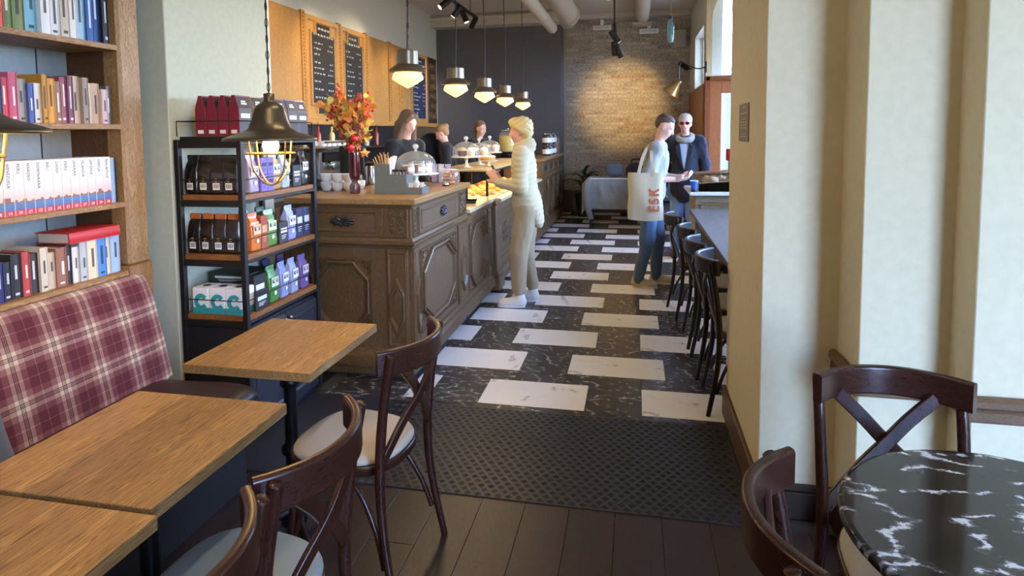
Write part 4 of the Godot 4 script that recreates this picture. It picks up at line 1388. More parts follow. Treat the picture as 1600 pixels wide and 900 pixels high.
func drawer_front(t: Node3D, xf: Transform3D, x0: float, x1: float, y0: float, y1: float, wm: Material, hx: float, wide: float) -> void:
	var m := MB.new()
	m.prism(rectp(x0, y0, x1, y1), 0.0, 0.008, 0.002)
	var d := part(t, "drawer", m, wm)
	place(d, xf)
	m = MB.new()
	var e := 0.028
	m.frame(rectp(x0 + e, y0 + e, x1 - e, y1 - e), rectp(x0 + e + 0.02, y0 + e + 0.02, x1 - e - 0.02, y1 - e - 0.02), [[0.0, 0.008], [0.25, 0.016], [0.6, 0.016], [1.0, 0.01]])
	part(d, "drawer_moulding", m, wm)
	# leaf rosette
	m = MB.new()
	var c := Vector3(hx, (y0 + y1) / 2, 0.014)
	for k in 10:
		var a := TAU * k / 10 + 0.2
		var L := Vector3(cos(a) * wide, sin(a) * 0.036, 0)
		m.tube([c + L * 0.15, c + L * 0.5 + Vector3(0, 0, 0.012), c + L * 0.85 + Vector3(0, 0, 0.008), c + L * 1.05], [0.006, 0.011, 0.009, 0.003], 6, true, false, 0.7)
	m.ball(c + Vector3(0, 0, 0.01), Vector3(0.01, 0.01, 0.01), 8, 6)
	part(d, "rosette_pull", m, mat(rgb(62, 62, 72), 0.35, 0.6), Vector3.ZERO, "dark metal leaf rosette pull")

func carved_tile(t: Node3D, xf: Transform3D, x0: float, x1: float, y0: float, y1: float, seed_: int) -> void:
	var m := MB.new()
	m.frame(rectp(x0, y0, x1, y1), rectp(x0 + 0.012, y0 + 0.012, x1 - 0.012, y1 - 0.012), [[0.0, 0.0], [0.3, 0.013], [0.7, 0.013], [1.0, 0.0]])
	var f := part(t, "tile_frame", m, M.counter)
	place(f, xf)
	var b := MB.new()
	b.prism(rectp(x0 + 0.012, y0 + 0.012, x1 - 0.012, y1 - 0.012), -0.002, 0.001)
	part(f, "tile_ground", b, M.counter)
	part(f, "scroll_carving", carving(x1 - x0 - 0.03, y1 - y0 - 0.03, seed_), M.counter, Vector3((x0 + x1) / 2, (y0 + y1) / 2, 0.001))

func moulding_run(m: MB, path: Array, prof: Array) -> void:
	# extrude a profile [[out, y], ...] along a horizontal path of (x, d) corners; out is to the right-hand side of travel
	var rows := []
	var n := path.size()
	for i in n:
		var a: Vector2 = path[maxi(i - 1, 0)]
		var b: Vector2 = path[mini(i + 1, n - 1)]
		var p: Vector2 = path[i]
		var e0 := (p - a).normalized() if i > 0 else (b - p).normalized()
		var e1 := (b - p).normalized() if i < n - 1 else e0
		var n0 := Vector2(e0.y, -e0.x)
		var n1 := Vector2(e1.y, -e1.x)
		var bi := (n0 + n1)
		bi /= maxf(0.4, bi.length_squared() / 2.0)
		var row := []
		for q in prof:
			row.append(V(p.x + bi.x * q[0], q[1], p.y + bi.y * q[0]))
		rows.append(row)
	for i in n - 1:
		for j in prof.size() - 1:
			var out := Vector3.ZERO
			m.quad(rows[i][j], rows[i + 1][j], rows[i + 1][j + 1], rows[i][j + 1])

func build_counter() -> void:
	make_corner()
	var nearf := Transform3D(Basis(), V(0, 0, 3.55))               # local x = X
	var aisle := Transform3D(Basis(Vector3.UP, PI / 2), V(-1.36, 0, 0))   # local x = depth
	var t := thing("bar_counter", "tall carved oak bar counter with octagonal panels behind the coffee rack", "counter", Vector3.ZERO)
	part(t, "carcass", bx(-2.2, -1.36, 0.02, 1.11, 3.55, 4.79), M.counter)
	part(t, "worktop", bx(-2.2, -1.318, 1.112, 1.15, 3.515, 4.81, 0.005), M.counter_top)
	drawer_front(t, nearf, -2.17, -1.545, 0.905, 1.1, M.counter_x, -1.81, 0.085)
	carved_tile(t, nearf, -1.53, -1.375, 0.905, 1.1, 1)
	octagon_panel(t, nearf, -2.03, -1.63, 0.3, 0.755, M.counter, 2)
	diamond_pilaster(t, nearf, -1.52, -1.378, 0.2, 0.835, M.counter)
	var m := MB.new()
	var run := [Vector2(-2.2, 3.55), Vector2(-1.36, 3.55), Vector2(-1.36, 4.79)]
	moulding_run(m, run, [[0.0, 0.835], [0.012, 0.84], [0.016, 0.852], [0.024, 0.856], [0.036, 0.866], [0.036, 0.876], [0.02, 0.882], [0.014, 0.9], [0.0, 0.905]])
	part(t, "waist_moulding", m, M.counter_x)
	m = MB.new()
	moulding_run(m, run, [[0.05, 0.09], [0.05, 0.15], [0.04, 0.16], [0.036, 0.172], [0.02, 0.18], [0.014, 0.2], [0.0, 0.21]])
	moulding_run(m, run, [[0.0, 0.09], [0.05, 0.09]])
	part(t, "plinth", m, M.counter_x)
	part(t, "toe_board", bx(-2.2, -1.38, 0.0, 0.09, 3.57, 4.79), M.counter_dark)
	m = MB.new()
	moulding_run(m, run, [[0.0, 1.085], [0.01, 1.09], [0.022, 1.112], [0.0, 1.112]])
	part(t, "cornice", m, M.counter_x)
	carved_tile(t, aisle, 3.57, 3.665, 0.905, 1.095, 3)
	drawer_front(t, aisle, 3.69, 4.56, 0.905, 1.095, M.counter_z, 4.17, 0.06)
	carved_tile(t, aisle, 4.6, 4.78, 0.905, 1.095, 4)
	diamond_pilaster(t, aisle, 3.56, 3.655, 0.2, 0.835, M.counter)
	octagon_panel(t, aisle, 3.71, 4.47, 0.26, 0.79, M.counter, 5)
	diamond_pilaster(t, aisle, 4.55, 4.78, 0.2, 0.835, M.counter)
	# lower service part
	t = thing("service_counter", "lower carved oak counter with pale worktop and card reader, past the tall bar", "counter", Vector3.ZERO)
	part(t, "carcass", bx(-1.92, -1.36, 0.02, 0.89, 4.82, 5.83), M.counter)
	part(t, "worktop", bx(-1.92, -1.325, 0.892, 0.926, 4.815, 5.83, 0.004), speckle(110, rgb(196, 176, 138), rgb(214, 196, 160), 2.0, 0.3))
	octagon_panel(t, aisle, 4.88, 5.45, 0.22, 0.78, M.counter, 6)
	diamond_pilaster(t, aisle, 5.53, 5.63, 0.2, 0.84, M.counter)
	run = [Vector2(-1.36, 4.8), Vector2(-1.36, 5.83)]
	m = MB.new()
	moulding_run(m, run, [[0.05, 0.09], [0.05, 0.15], [0.04, 0.16], [0.036, 0.172], [0.02, 0.18], [0.014, 0.2], [0.0, 0.21]])
	part(t, "plinth", m, M.counter_z)
	m = MB.new()
	moulding_run(m, run, [[0.0, 0.84], [0.02, 0.85], [0.026, 0.87], [0.03, 0.892], [0.0, 0.892]])
	part(t, "cornice", m, M.counter_z)
	m = bx(-1.375, -1.295, 0.21, 0.86, 5.66, 5.83, 0.012)
	bx(-1.375, -1.285, 0.86, 0.91, 5.65, 5.84, 0.012, m)
	bx(-1.375, -1.275, 0.16, 0.22, 5.64, 5.85, 0.014, m)
	bx(-1.375, -1.262, 0.03, 0.16, 5.63, 5.86, 0.016, m)
	part(t, "corner_post", m, M.counter)
	m = MB.new()
	m.lathe([[0.0, 0.0], [0.035, 0.0], [0.05, 0.02], [0.05, 0.05], [0.03, 0.07], [0.0, 0.07]], 14, V(-1.32, 0, 5.78))
	part(t, "bun_foot", m, M.counter_dark)
	# display part
	t = thing("display_counter", "carved oak pastry display counter beside the woman in the quilted jacket", "counter", Vector3.ZERO)
	part(t, "carcass", bx(-2.1, -1.36, 0.02, 0.84, 5.84, 8.9), M.counter)
	part(t, "worktop", bx(-2.1, -1.34, 0.842, 0.872, 5.84, 8.9, 0.004), speckle(111, rgb(206, 188, 150), rgb(222, 206, 172), 2.0, 0.3))
	run = [Vector2(-1.36, 5.84), Vector2(-1.36, 8.9)]
	m = MB.new()
	moulding_run(m, run, [[0.05, 0.06], [0.05, 0.13], [0.036, 0.15], [0.03, 0.17], [0.014, 0.18], [0.0, 0.19]])
	part(t, "plinth", m, M.counter_z)
	for y in [0.24, 0.31, 0.66, 0.73]:
		m = MB.new()
		moulding_run(m, run, [[0.0, y - 0.02], [0.014, y - 0.01], [0.014, y + 0.02], [0.0, y + 0.03]])
		part(t, "front_moulding", m, M.counter_z)
	for k in 3:
		var d := 6.35 + k * 0.95
		m = MB.new()
		m.prism(PackedVector2Array([Vector2(d - 0.3, 0.36), Vector2(d - 0.18, 0.4), Vector2(d + 0.18, 0.4), Vector2(d + 0.3, 0.36), Vector2(d + 0.34, 0.48), Vector2(d + 0.28, 0.6), Vector2(d + 0.12, 0.57), Vector2(d, 0.62), Vector2(d - 0.12, 0.57), Vector2(d - 0.28, 0.6), Vector2(d - 0.34, 0.48)]), 0.0, 0.018, 0.006)
		var pl := part(t, "cartouche", m, M.counter_z)
		place(pl, aisle)
		part(pl, "cartouche_carving", carving(0.44, 0.14, 20 + k), M.counter, Vector3(d, 0.485, 0.018))
	# far end
	t = thing("drawer_counter", "oak counter end with small drawers under glass jars by the grey wall", "counter", Vector3.ZERO)
	part(t, "carcass", bx(-1.92, -1.36, 0.02, 1.12, 8.91, 11.48), M.counter)
	part(t, "worktop", bx(-2.06, -1.32, 1.122, 1.16, 8.9, 11.49, 0.004), M.counter_top)
	for k in 4:
		var d := 8.98 + k * 0.62
		drawer_front(t, aisle, d, d + 0.58, 0.91, 1.1, M.counter_z, d + 0.29, 0.05)
		octagon_panel(t, aisle, d + 0.03, d + 0.5, 0.26, 0.8, M.counter, 30 + k)
		diamond_pilaster(t, aisle, d + 0.53, d + 0.6, 0.2, 0.84, M.counter)
	run = [Vector2(-1.36, 8.91), Vector2(-1.36, 11.48)]
	m = MB.new()
	moulding_run(m, run, [[0.05, 0.06], [0.05, 0.15], [0.036, 0.165], [0.02, 0.18], [0.0, 0.2]])
	part(t, "plinth", m, M.counter_z)
	m = MB.new()
	moulding_run(m, run, [[0.0, 0.84], [0.02, 0.85], [0.036, 0.87], [0.02, 0.885], [0.0, 0.9]])
	part(t, "waist_moulding", m, M.counter_z)
	build_menu_wall()
	build_back_bar()
	build_counter_items()

# --------------------------------------------------------------- panelled wall with the menu boards
func build_menu_wall() -> void:
	var t := thing("menu_panelling", "honey oak wall panelling with rope mouldings holding the menu boards", "wall panelling", Vector3.ZERO)
	var xf := Transform3D(Basis(Vector3.UP, PI / 2), V(-3.78, 0, 0))
	var y0 := 1.69; var y1 := 2.965
	var cols := [[5.86, 6.5, "p"], [6.58, 7.4, "b"], [7.46, 8.2, "b"], [8.27, 9.04, "p"], [9.13, 9.98, "c"], [10.0, 10.84, "u"]]
	for q in cols:
		var m := MB.new()
		m.prism(rectp(q[0], y0 + 0.05, q[1], y1), -0.018, 0.0)
		place(part(t, "oak_panel", m, rewood(M.honey, "y", Color.WHITE, q[0])), xf)
		if q[2] != "p":
			m = MB.new()
			m.frame(rectp(q[0], y0 + 0.05, q[1], y1), rectp(q[0] + 0.07, y0 + 0.12, q[1] - 0.07, y1 - 0.07), [[0.0, 0.0], [0.06, 0.018], [0.8, 0.018], [1.0, 0.002]])
			place(part(t, "panel_frame", m, M.honey), xf)
	for d in [6.54, 7.43, 8.235, 9.085]:
		var m := MB.new()
		m.prism(rectp(d - 0.035, y0, d + 0.035, y1 + 0.02), -0.018, 0.02, 0.004)
		var po := part(t, "post", m, M.honey)
		place(po, xf)
		m = MB.new()
		for k in 30:
			m.xf = Transform3D(Basis(Vector3.BACK, 0.7), Vector3(d, y0 + 0.05 + k * 0.042, 0.024))
			m.ball(Vector3.ZERO, Vector3(0.028, 0.013, 0.014), 6, 5)
		part(po, "rope_moulding", m, rewood(M.honey, "y", Color(1, 0.95, 0.85)))
	var m2 := bx(-3.8, -3.72, y0 - 0.02, y0 + 0.05, 5.86, 11.35, 0.006)
	part(t, "bottom_rail", m2, M.honey_z)
	part(t, "edge_strip", bx(-3.8, -3.76, y0, y1 + 0.03, 5.83, 5.86, 0.003), M.white_paint)
	part(t, "end_strip", bx(-3.8, -3.755, y0, y1, 10.88, 11.34, 0.01), M.counter_dark, Vector3.ZERO, "dark carved strip at the far end")
	var m3 := carving(0.34, 1.1, 77)
	place(part(t, "end_carving", m3, M.counter), Transform3D(Basis(Vector3.UP, PI / 2), V(-3.755, 2.33, 11.11)))
	var m4 := carving(0.2, 0.5, 78)
	place(part(t, "gilt_carving", m4, mat(rgb(206, 150, 74), 0.4)), Transform3D(Basis(Vector3.UP, PI / 2), V(-3.775, 2.2, 9.55)))
	chalkboard("stepped black chalkboard menu between the two near rope mouldings", 6.72, 7.29, 1, rgb(38, 38, 40), xf)
	chalkboard("stepped black chalkboard menu behind the autumn bouquet", 7.56, 8.1, 2, rgb(38, 38, 40), xf)
	chalkboard("narrow navy chalkboard menu beside the dark grey wall", 10.07, 10.75, 3, rgb(36, 44, 78), xf)

func chalkboard(label: String, d0: float, d1: float, kind: int, c: Color, xf: Transform3D) -> void:
	var t := thing("menu_board", label, "menu board", Vector3.ZERO)
	t.transform = xf * Transform3D(Basis(), Vector3(0, 0, 0.003))
	var w := d1 - d0
	var s := w * 0.2
	var out: PackedVector2Array
	if kind == 3:
		out = rectp(d0, 1.82, d1, 2.9)
	else:
		out = PackedVector2Array([Vector2(d0 + s, 1.8), Vector2(d1 - s, 1.8), Vector2(d1 - s, 1.93), Vector2(d1, 1.93), Vector2(d1, 2.76), Vector2(d1 - s, 2.76), Vector2(d1 - s, 2.885), Vector2(d0 + s, 2.885), Vector2(d0 + s, 2.76), Vector2(d0, 2.76), Vector2(d0, 1.93), Vector2(d0 + s, 1.93)])
	var m := MB.new()
	m.prism(out, 0, 0.006)
	part(t, "slate", m, mat(c, 0.7))
	m = MB.new()
	var op := PackedVector2Array()
	var o2 := m.inset(out, -0.035)
	m.frame(o2, out, [[0.0, 0.0], [0.2, 0.022], [0.6, 0.024], [1.0, 0.006]])
	part(t, "board_frame", m, M.honey)
	# chalk hand: short connected strokes in lines
	m = MB.new()
	var r := RandomNumberGenerator.new(); r.seed = 200 + kind
	var y := 2.83
	var line := 0
	while y > 1.86:
		var x0 := d0 + 0.05
		var x1 := d1 - 0.05
		var big := line < 2
		if y > 2.76 or y < 1.94:
			x0 = d0 + s + 0.04; x1 = d1 - s - 0.04
		var hgt := 0.03 if big else r.randf_range(0.016, 0.024)
		var x := x0 + r.randf_range(0, 0.03)
		var wl := x0 + (x1 - x0) * r.randf_range(0.3, 0.55)
		if big: wl = x1
		while x < wl - 0.02:
			var p := []
			var n := r.randi_range(3, 6)
			for i in n:
				p.append(Vector3(x, y + (hgt * 0.5 if i % 2 == 0 else -hgt * 0.5) * r.randf_range(0.5, 1.1), 0.0075))
				x += r.randf_range(0.008, 0.016)
			m.tube(p, 0.0042 if big else 0.0034, 4)
			x += 0.014
		if not big and r.randf() < 0.85:
			for k in r.randi_range(1, 3):
				var xx := x1 - 0.03 - k * 0.05
				if xx > x + 0.02:
					m.tube([Vector3(xx, y - hgt * 0.4, 0.0075), Vector3(xx + 0.012, y + hgt * 0.4, 0.0075), Vector3(xx + 0.024, y - hgt * 0.3, 0.0075)], 0.0034, 4)
		y -= hgt + (0.045 if r.randf() < 0.6 else 0.075)
		line += 1
	part(t, "chalk_writing", m, mat(rgb(232, 232, 228), 0.9))

# --------------------------------------------------------------- back bar
func build_back_bar() -> void:
	var t := thing("back_bar", "dark wooden back bar cabinet under the menu panelling", "cabinet", Vector3.ZERO)
	part(t, "carcass", bx(-3.8, -3.25, 0.0, 0.93, 4.2, 11.45), M.counter_dark)
	part(t, "worktop", bx(-3.8, -3.22, 0.932, 0.965, 4.2, 11.45, 0.004), M.dull_steel)
	part(t, "back_board", bx(-3.8, -3.77, 0.965, 1.67, 4.2, 11.45), mat(rgb(34, 30, 28), 0.5))
	part(t, "shelf", bx(-3.77, -3.55, 1.36, 1.385, 4.6, 9.2, 0.003), M.counter_dark)
	for k in 8:
		var d := 4.3 + k * 0.86
		var dr := part(t, "cabinet_door", bx(-3.25, -3.235, 0.12, 0.88, d, d + 0.8, 0.005), M.counter)
		var m := MB.new(); m.ball(V(-3.225, 0.6, d + 0.08), Vector3(0.014, 0.014, 0.014), 8, 6)
		part(dr, "knob", m, M.brass)
	# arched cabinet at the far end
	var m2 := MB.new()
	m2.xf = Transform3D(Basis(Vector3.UP, PI / 2), V(-3.6, 0, 0))
	var out := PackedVector2Array([Vector2(9.6, 0.97), Vector2(9.75, 0.97), Vector2(9.75, 1.3)])
	for i in 9:
		var a := PI - PI * i / 8.0
		out.append(Vector2(10.4 + 0.65 * cos(a), 1.36 + 0.2 * sin(a)))
	for p in [Vector2(11.05, 1.3), Vector2(11.05, 0.97), Vector2(11.4, 0.97), Vector2(11.4, 1.66), Vector2(9.6, 1.66)]: out.append(p)
	m2.prism(out, 0, 0.05, 0.005)
	part(t, "arched_front", m2, M.counter)
	# espresso machine
	var e := thing("espresso_machine", "chrome espresso machine with black cup rail on the back bar", "coffee machine", V(-3.33, 0.966, 6.35), PI / 2)
	part(e, "body", cbox(Vector3(0.8, 0.34, 0.34), 0.03, Vector3(0, 0.25, -0.1)), M.steel)
	part(e, "top_tray", cbox(Vector3(0.82, 0.03, 0.4), 0.01, Vector3(0, 0.435, -0.08)), M.steel)
	part(e, "drip_tray", cbox(Vector3(0.76, 0.06, 0.24), 0.01, Vector3(0, 0.05, 0.06)), M.dull_steel)
	part(e, "front_panel", cbox(Vector3(0.78, 0.1, 0.04), 0.01, Vector3(0, 0.34, 0.08)), M.black_gloss)
	var m := MB.new()
	m.tube([Vector3(-0.38, 0.5, 0.1), Vector3(0.38, 0.5, 0.1)], 0.01, 8)
	part(e, "cup_rail", m, M.steel)
	for k in 3:
		m = MB.new()
		m.lathe([[0.0, 0.2], [0.035, 0.2], [0.04, 0.25], [0.04, 0.29], [0.0, 0.29]], 14, Vector3(-0.25 + k * 0.25, 0, 0.1))
		m.tube([Vector3(-0.25 + k * 0.25, 0.22, 0.13), Vector3(-0.25 + k * 0.25, 0.21, 0.26)], [0.012, 0.016], 8)
		part(e, "group_head", m, M.steel)
	# grinders
	for k in 2:
		var g := thing("coffee_grinder", ["coffee grinder with clear bean hopper beside the espresso machine", "coffee grinder with clear bean hopper standing near the rack end of the back bar"][k], "grinder", V(-3.45, 0.965, [5.75, 5.35][k]), PI / 2)
		part(g, "body", cbox(Vector3(0.17, 0.34, 0.22), 0.03, Vector3(0, 0.17, 0)), [M.dull_steel, M.black_gloss][k])
		m = MB.new(); m.lathe([[0.03, 0.34], [0.05, 0.36], [0.09, 0.48], [0.09, 0.5], [0.0, 0.5]], 16)
		part(g, "hopper", m, glass(Color(0.5, 0.4, 0.3), 0.4))
		m = MB.new(); m.tube([Vector3(0, 0.16, 0.1), Vector3(0, 0.14, 0.2)], 0.014, 8)
		part(g, "spout", m, M.steel)
	# cups upside down on the machine, bottles and canisters on the shelf
	var cup := MB.new()
	cup.lathe([[0.0, 0.0], [0.034, 0.0], [0.04, 0.02], [0.026, 0.055], [0.026, 0.062], [0.0, 0.062]], 14)
	var cm := cup.mesh()
	for k in 10:
		solo("espresso_cup", "white espresso cup upside down on top of the espresso machine", "cup", cm, M.white, V(-3.3 - 0.09 * (k % 2), 0.966 + 0.452, 6.05 + 0.12 * (k / 2)), 0, "cups on the espresso machine")
	var bt := MB.new()
	bt.lathe([[0.0, 0.0], [0.035, 0.0], [0.036, 0.01], [0.036, 0.16], [0.014, 0.21], [0.014, 0.26], [0.0, 0.26]], 14)
	var btm := bt.mesh()
	var bc := [rgb(214, 196, 120), rgb(120, 70, 40), rgb(60, 90, 60), rgb(196, 190, 180), rgb(150, 60, 44)]
	var bn := ["pale yellow", "brown", "green", "white", "red"]
	for k in 10:
		var b := thing("syrup_bottle", "%s syrup bottle on the dark back bar shelf, standing %s" % [bn[k % 5], ["near the rack end", "near the arched front"][k / 5]], "bottle", V(-3.66, 1.386, 5.3 + k * 0.33), 0, "syrup bottles")
		part(b, "bottle_body", btm, mat(bc[k % 5], 0.2))
		m = MB.new(); m.lathe([[0.0, 0.258], [0.013, 0.258], [0.013, 0.28], [0.004, 0.285], [0.004, 0.31], [0.0, 0.31]], 10)
		part(b, "pump", m, M.black)
	# steel jugs and glasses along the back bar
	var jug := MB.new()
	jug.lathe([[0.0, 0.0], [0.045, 0.0], [0.048, 0.02], [0.036, 0.09], [0.04, 0.12], [0.037, 0.12], [0.033, 0.09], [0.0, 0.02]], 16)
	var jm := jug.mesh()
	for k in 7:
		var j := thing("milk_jug", "small steel milk jug standing on the back bar worktop", "jug", V(-3.33 - 0.1 * (k % 2), 0.966, 4.75 + k * 0.1 + (2.2 if k > 3 else 0.0)), 0.4 * k, "milk jugs on the back bar")
		part(j, "jug_body", jm, M.steel)
		m = MB.new(); m.tube(curve([Vector3(0.038, 0.1, 0), Vector3(0.075, 0.09, 0), Vector3(0.07, 0.04, 0), Vector3(0.046, 0.03, 0)], 4), 0.005, 6)
		part(j, "handle", m, M.steel)
	var gl := MB.new()
	gl.lathe([[0.0, 0.004], [0.028, 0.004], [0.034, 0.12], [0.036, 0.12], [0.03, 0.0], [0.0, 0.0]], 14)
	var gm := gl.mesh()
	for k in 12:
		solo("water_glass", "clear tumbler in the row on the back bar worktop", "glass", gm, glass(Color(0.95, 0.98, 1.0), 0.25), V(-3.4 - 0.08 * (k % 2), 0.966, 7.75 + k * 0.09), 0, "tumblers on the back bar")

# --------------------------------------------------------------- things on the counter
func leaf_mesh(kind: int) -> ArrayMesh:
	var m := MB.new()
	var pts := []
	var n := 15
	for i in n:
		var a := -PI * 0.5 + TAU * (i + 0.5) / n
		var r := 0.03 if i % 3 == 1 else 0.017
		if kind == 1: r = 0.026 * (0.5 + 0.5 * absf(sin(a)))
		pts.append(Vector3(cos(a) * r, 0.03 + sin(a) * r * 1.1, 0.006 * sin(a * 2.0)))
	var c := Vector3(0, 0.03, 0.006)
	for i in n:
		m.tri(c, pts[i], pts[(i + 1) % n])
		var q := Vector3(0, 0, -0.0008)
		m.tri(c + q, pts[(i + 1) % n] + q, pts[i] + q)
	m.tube([Vector3(0, 0.03, 0.003), Vector3(0, 0, 0), Vector3(0, -0.015, -0.004)], 0.0012, 4)
	return m.mesh()

func dome_mesh(r: float, h: float) -> ArrayMesh:
	var m := MB.new()
	var p := [[r, 0.0], [r, h * 0.4]]
	for i in 9:
		var a := PI / 2 * i / 8.0
		p.append([maxf(r * cos(a), 0.002), h * 0.4 + h * 0.6 * sin(a)])
	m.lathe(p, 32)
	return m.mesh()

func cake_stand(label: String, at: Vector3, r: float, foot: float, domed: bool, plate: Material) -> Node3D:
	var t := thing("cake_stand", label, "cake stand", at)
	var m := MB.new()
	m.lathe([[0.001, 0.0], [r * 0.45, 0.0], [r * 0.45, 0.006], [r * 0.2, 0.016], [0.014, foot * 0.5], [0.018, foot - 0.012], [r * 0.5, foot - 0.004], [r, foot], [r + 0.004, foot + 0.004], [r, foot + 0.008], [0.001, foot + 0.006]], 32)
	part(t, "plate", m, plate)
	if domed:
		var g := part(t, "glass_dome", dome_mesh(r * 0.9, r * 1.0), M.dome, Vector3(0, foot + 0.008, 0), "clear glass dome")
		m = MB.new()
		m.lathe([[0.001, 0.0], [0.012, 0.0], [0.009, 0.012], [0.02, 0.025], [0.024, 0.036], [0.018, 0.05], [0.001, 0.056]], 16)
		part(g, "knob", m, M.dome2, Vector3(0, r * 1.0 - 0.002, 0))
		m = MB.new()
		m.tube([Vector3(1, 0, 0), Vector3(0, 0, 1)], 0.0, 3)
		m = MB.new()
		var ring := []
		for i in 32:
			var a := TAU * i / 32
			ring.append(Vector3(cos(a) * r * 0.9, 0.004, sin(a) * r * 0.9))
		m.tube(ring, 0.004, 6, false, true)
		part(g, "rim", m, M.dome2)
	return t

func croissant_mesh() -> ArrayMesh:
	var m := MB.new()
	var p := []
	var r := []
	for i in 17:
		var f := i / 16.0
		var a := lerpf(-1.15, 1.15, f)
		p.append(Vector3(sin(a) * 0.055, 0.02, -cos(a) * 0.04 + 0.03))
		r.append((0.006 + 0.018 * sin(PI * f)) * (1.0 if i % 2 == 0 else 0.86))
	m.tube(p, r, 8, true, false, 0.9)
	return m.mesh()

func build_counter_items() -> void:
	M.dome = glass(Color(0.96, 0.98, 0.97), 0.10, 0.01)
	M.dome2 = glass(Color(0.94, 0.97, 0.96), 0.35, 0.02)
	var top := 1.151
	# vase of autumn branches
	var t := thing("autumn_bouquet", "plum glass vase of orange leaves, berries and red apples on the bar", "vase", V(-1.845, top, 3.80))
	var m := MB.new()
	m.lathe([[0.001, 0.0], [0.03, 0.0], [0.036, 0.008], [0.037, 0.05], [0.03, 0.066], [0.02, 0.078], [0.02, 0.084], [0.032, 0.1], [0.037, 0.125], [0.036, 0.26], [0.037, 0.28], [0.033, 0.28], [0.032, 0.13], [0.02, 0.1], [0.001, 0.1]], 24)
	var vg := glass(rgb(82, 22, 34), 0.74, 0.04)
	part(t, "vase", m, vg, Vector3.ZERO, "dark plum red glass")
	var r := RandomNumberGenerator.new(); r.seed = 15
	m = MB.new()
	var tips := []
	for k in 16:
		var a := TAU * k / 16 + r.randf_range(-0.2, 0.2)
		var s := r.randf_range(0.05, 0.16)
		var h := r.randf_range(0.42, 0.66)
		var tip := Vector3(cos(a) * s, h, sin(a) * s * 0.8)
		tips.append(tip)
		m.tube(curve([Vector3(cos(a) * 0.012, 0.12, sin(a) * 0.012), Vector3(cos(a) * 0.02, 0.28, sin(a) * 0.02), tip * Vector3(0.6, 0.75, 0.6), tip], 3), 0.0022, 5)
	part(t, "stems", m, mat(rgb(92, 60, 36), 0.8))
	var lm := [leaf_mesh(0), leaf_mesh(1)]
	var lc := [rgb(222, 136, 56), rgb(228, 168, 74), rgb(204, 92, 48), rgb(208, 190, 98), rgb(176, 168, 84), rgb(218, 150, 66)]
	var lmat := []
	for c in lc:
		var q := mat(c, 0.7)
		q.backlight_enabled = true
		q.backlight = c * 0.4
		lmat.append(q)
	for k in 160:
		var tip: Vector3 = tips[k % 16]
		var f := r.randf_range(0.08, 1.05) if k % 3 == 0 else r.randf_range(0.45, 1.08)
		var p := Vector3(tip.x * f * 1.1, lerpf(0.26, tip.y, f), tip.z * f * 1.1) + Vector3(r.randf_range(-0.04, 0.04), r.randf_range(-0.03, 0.03), r.randf_range(-0.03, 0.03))
		var o := part(t, "leaf", lm[k % 2], lmat[r.randi() % 6], p)
		o.rotation = Vector3(r.randf_range(-0.9, 0.9), r.randf_range(-PI, PI), r.randf_range(-1.4, 1.4))
		o.scale = Vector3.ONE * r.randf_range(0.9, 1.5)
	for s in 18:
		m = MB.new()
		var c: Vector3 = tips[(s * 7) % 16] * (Vector3(1.0, 1.04, 1.0) if s < 12 else Vector3(0.7, 0.75, 0.9))
		for k in 9:
			var bp := c + Vector3(r.randf_range(-0.03, 0.03), r.randf_range(-0.09, 0.05), r.randf_range(-0.02, 0.04))
			m.ball(bp, Vector3.ONE * r.randf_range(0.008, 0.012), 7, 5)
			m.tube([bp, c], 0.001, 4)
		part(t, "berry_sprig", m, mat([rgb(176, 40, 44), rgb(190, 62, 54), rgb(140, 74, 60)][s % 3], 0.25))
	for q in [[0.0, 0.31, 0.05, 0.028], [0.03, 0.37, 0.06, 0.024], [-0.03, 0.5, 0.04, 0.026], [0.03, 0.53, 0.02, 0.022], [-0.07, 0.46, 0.02, 0.022], [0.09, 0.52, 0.0, 0.022]]:
		m = MB.new()
		var ar: float = q[3]
		m.lathe([[0.001, -ar * 0.75], [ar * 0.5, -ar * 0.9], [ar * 0.9, -ar * 0.4], [ar, 0.1 * ar], [ar * 0.8, ar * 0.7], [ar * 0.4, ar * 0.88], [0.001, ar * 0.7]], 16)
		part(t, "apple", m, mat(rgb(196, 34, 40), 0.25), Vector3(q[0], q[1], q[2]))
	# stepped caddy and what stands in it
	var cx := -1.705
	var cd := 3.80
	var cad := thing("stepped_caddy", "grey stepped counter caddy holding stirrers and sachets", "caddy", V(cx, top, cd))
	m = MB.new()
	var sh := PackedVector2Array([Vector2(0, 0), Vector2(0.335, 0), Vector2(0.335, 0.045), Vector2(0.225, 0.045), Vector2(0.225, 0.13), Vector2(0.11, 0.13), Vector2(0.11, 0.2), Vector2(0, 0.2)])
	m.prism(sh, -0.004, 0.0, 0.0006)
	part(cad, "front_plate", m, mat(rgb(108, 110, 102), 0.55))
	m = MB.new()
	m.prism(sh, -0.134, -0.13)
	for q in [[0.002, 0.2], [0.11, 0.13], [0.225, 0.13], [0.333, 0.045]]:
		m.box(Vector3(q[0], q[1] / 2, -0.067), Vector3(0.004, q[1], 0.13))
	m.box(Vector3(0.167, 0.003, -0.067), Vector3(0.33, 0.006, 0.13))
	part(cad, "compartments", m, mat(rgb(92, 94, 88), 0.6))
	m = MB.new()
	for q in [[0.03, 0.16], [0.09, 0.16], [0.15, 0.08], [0.2, 0.08], [0.28, 0.02]]:
		m.ball(Vector3(q[0], q[1], 0.0), Vector3(0.003, 0.003, 0.0015), 6, 4)
	part(cad, "screws", m, M.dull_steel)
	var stick := cbox(Vector3(0.007, 0.19, 0.0018), 0.0006).mesh()
